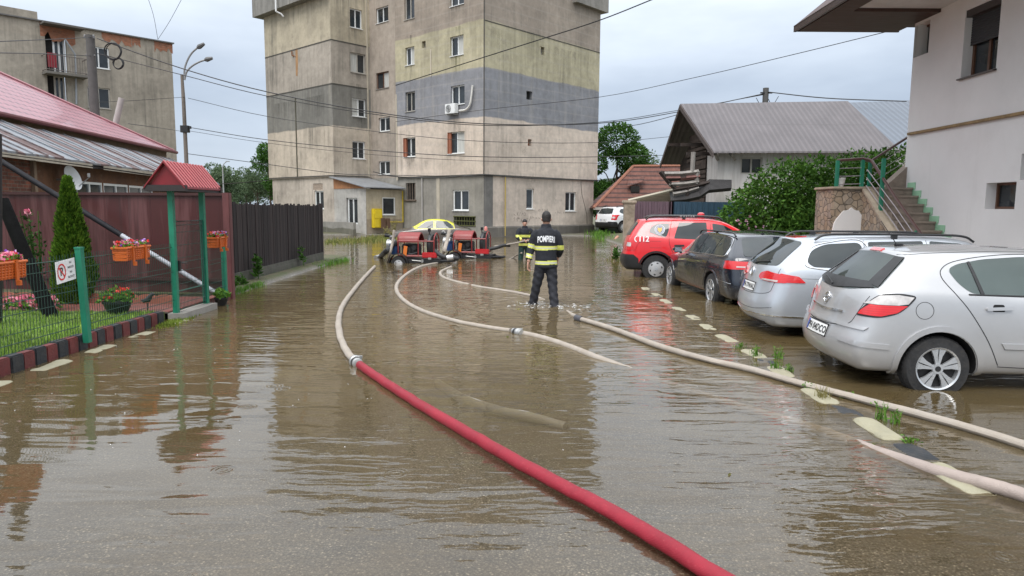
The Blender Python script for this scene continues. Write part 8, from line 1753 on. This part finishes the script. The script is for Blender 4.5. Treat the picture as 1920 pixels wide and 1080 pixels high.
# CIE-like overcast dome: brighter towards the zenith, with soft uneven cloud
zr = wn('ValToRGB'); e = zr.color_ramp.elements
stops = [(0.0, (.31, .345, .39)), (.5, (.33, .38, .45)), (.58, (.352, .408, .49)), (.66, (.66, .715, .78)), (.8, (.95, 1.0, 1.06)), (1.0, (1.38, 1.43, 1.50))]
while len(e) < len(stops): e.new(.5)
for i, (p, c) in enumerate(stops): e[i].position = p; e[i].color = (*c, 1)
mr = wn('MapRange'); mr.inputs['From Min'].default_value = -1; mr.inputs['From Max'].default_value = 1
nt.links.new(sep.outputs['Z'], mr.inputs['Value']); nt.links.new(mr.outputs[0], zr.inputs[0])
mp = wn('Mapping'); mp.inputs['Scale'].default_value = (1.0, 1.0, 3.2); nt.links.new(tc.outputs['Generated'], mp.inputs[0])
no = wn('TexNoise'); no.inputs['Scale'].default_value = 2.6; no.inputs['Detail'].default_value = 5; no.inputs['Roughness'].default_value = .55; nt.links.new(mp.outputs[0], no.inputs['Vector'])
cr_ = wn('ValToRGB'); cr_.color_ramp.elements[0].position = .3; cr_.color_ramp.elements[0].color = (.80, .815, .84, 1); cr_.color_ramp.elements[1].position = .7; cr_.color_ramp.elements[1].color = (1.17, 1.155, 1.13, 1)
nt.links.new(no.outputs['Fac'], cr_.inputs[0])
mu = wn('MixRGB', blend_type='MULTIPLY'); mu.inputs[0].default_value = 1; nt.links.new(zr.outputs[0], mu.inputs[1]); nt.links.new(cr_.outputs[0], mu.inputs[2])
up10 = wn('MixRGB', blend_type='MULTIPLY'); up10.inputs[0].default_value = 1; up10.inputs[2].default_value = (10, 10, 10, 1); nt.links.new(mu.outputs[0], up10.inputs[1])
mx = wn('MixRGB'); mx.inputs[0].default_value = .93; nt.links.new(sky.outputs[0], mx.inputs[1]); nt.links.new(up10.outputs[0], mx.inputs[2])
bg = wn('Background'); bg.inputs['Strength'].default_value = .1; nt.links.new(mx.outputs[0], bg.inputs[0])
wo = wn('OutputWorld'); nt.links.new(bg.outputs[0], wo.inputs[0])
S.view_settings.view_transform = 'Standard'; S.view_settings.look = 'None'; S.view_settings.exposure = 0.80; S.view_settings.gamma = 1.0
S.render.engine = 'CYCLES'; S.cycles.max_bounces = 8; S.cycles.transparent_max_bounces = 24; S.cycles.use_denoising = True
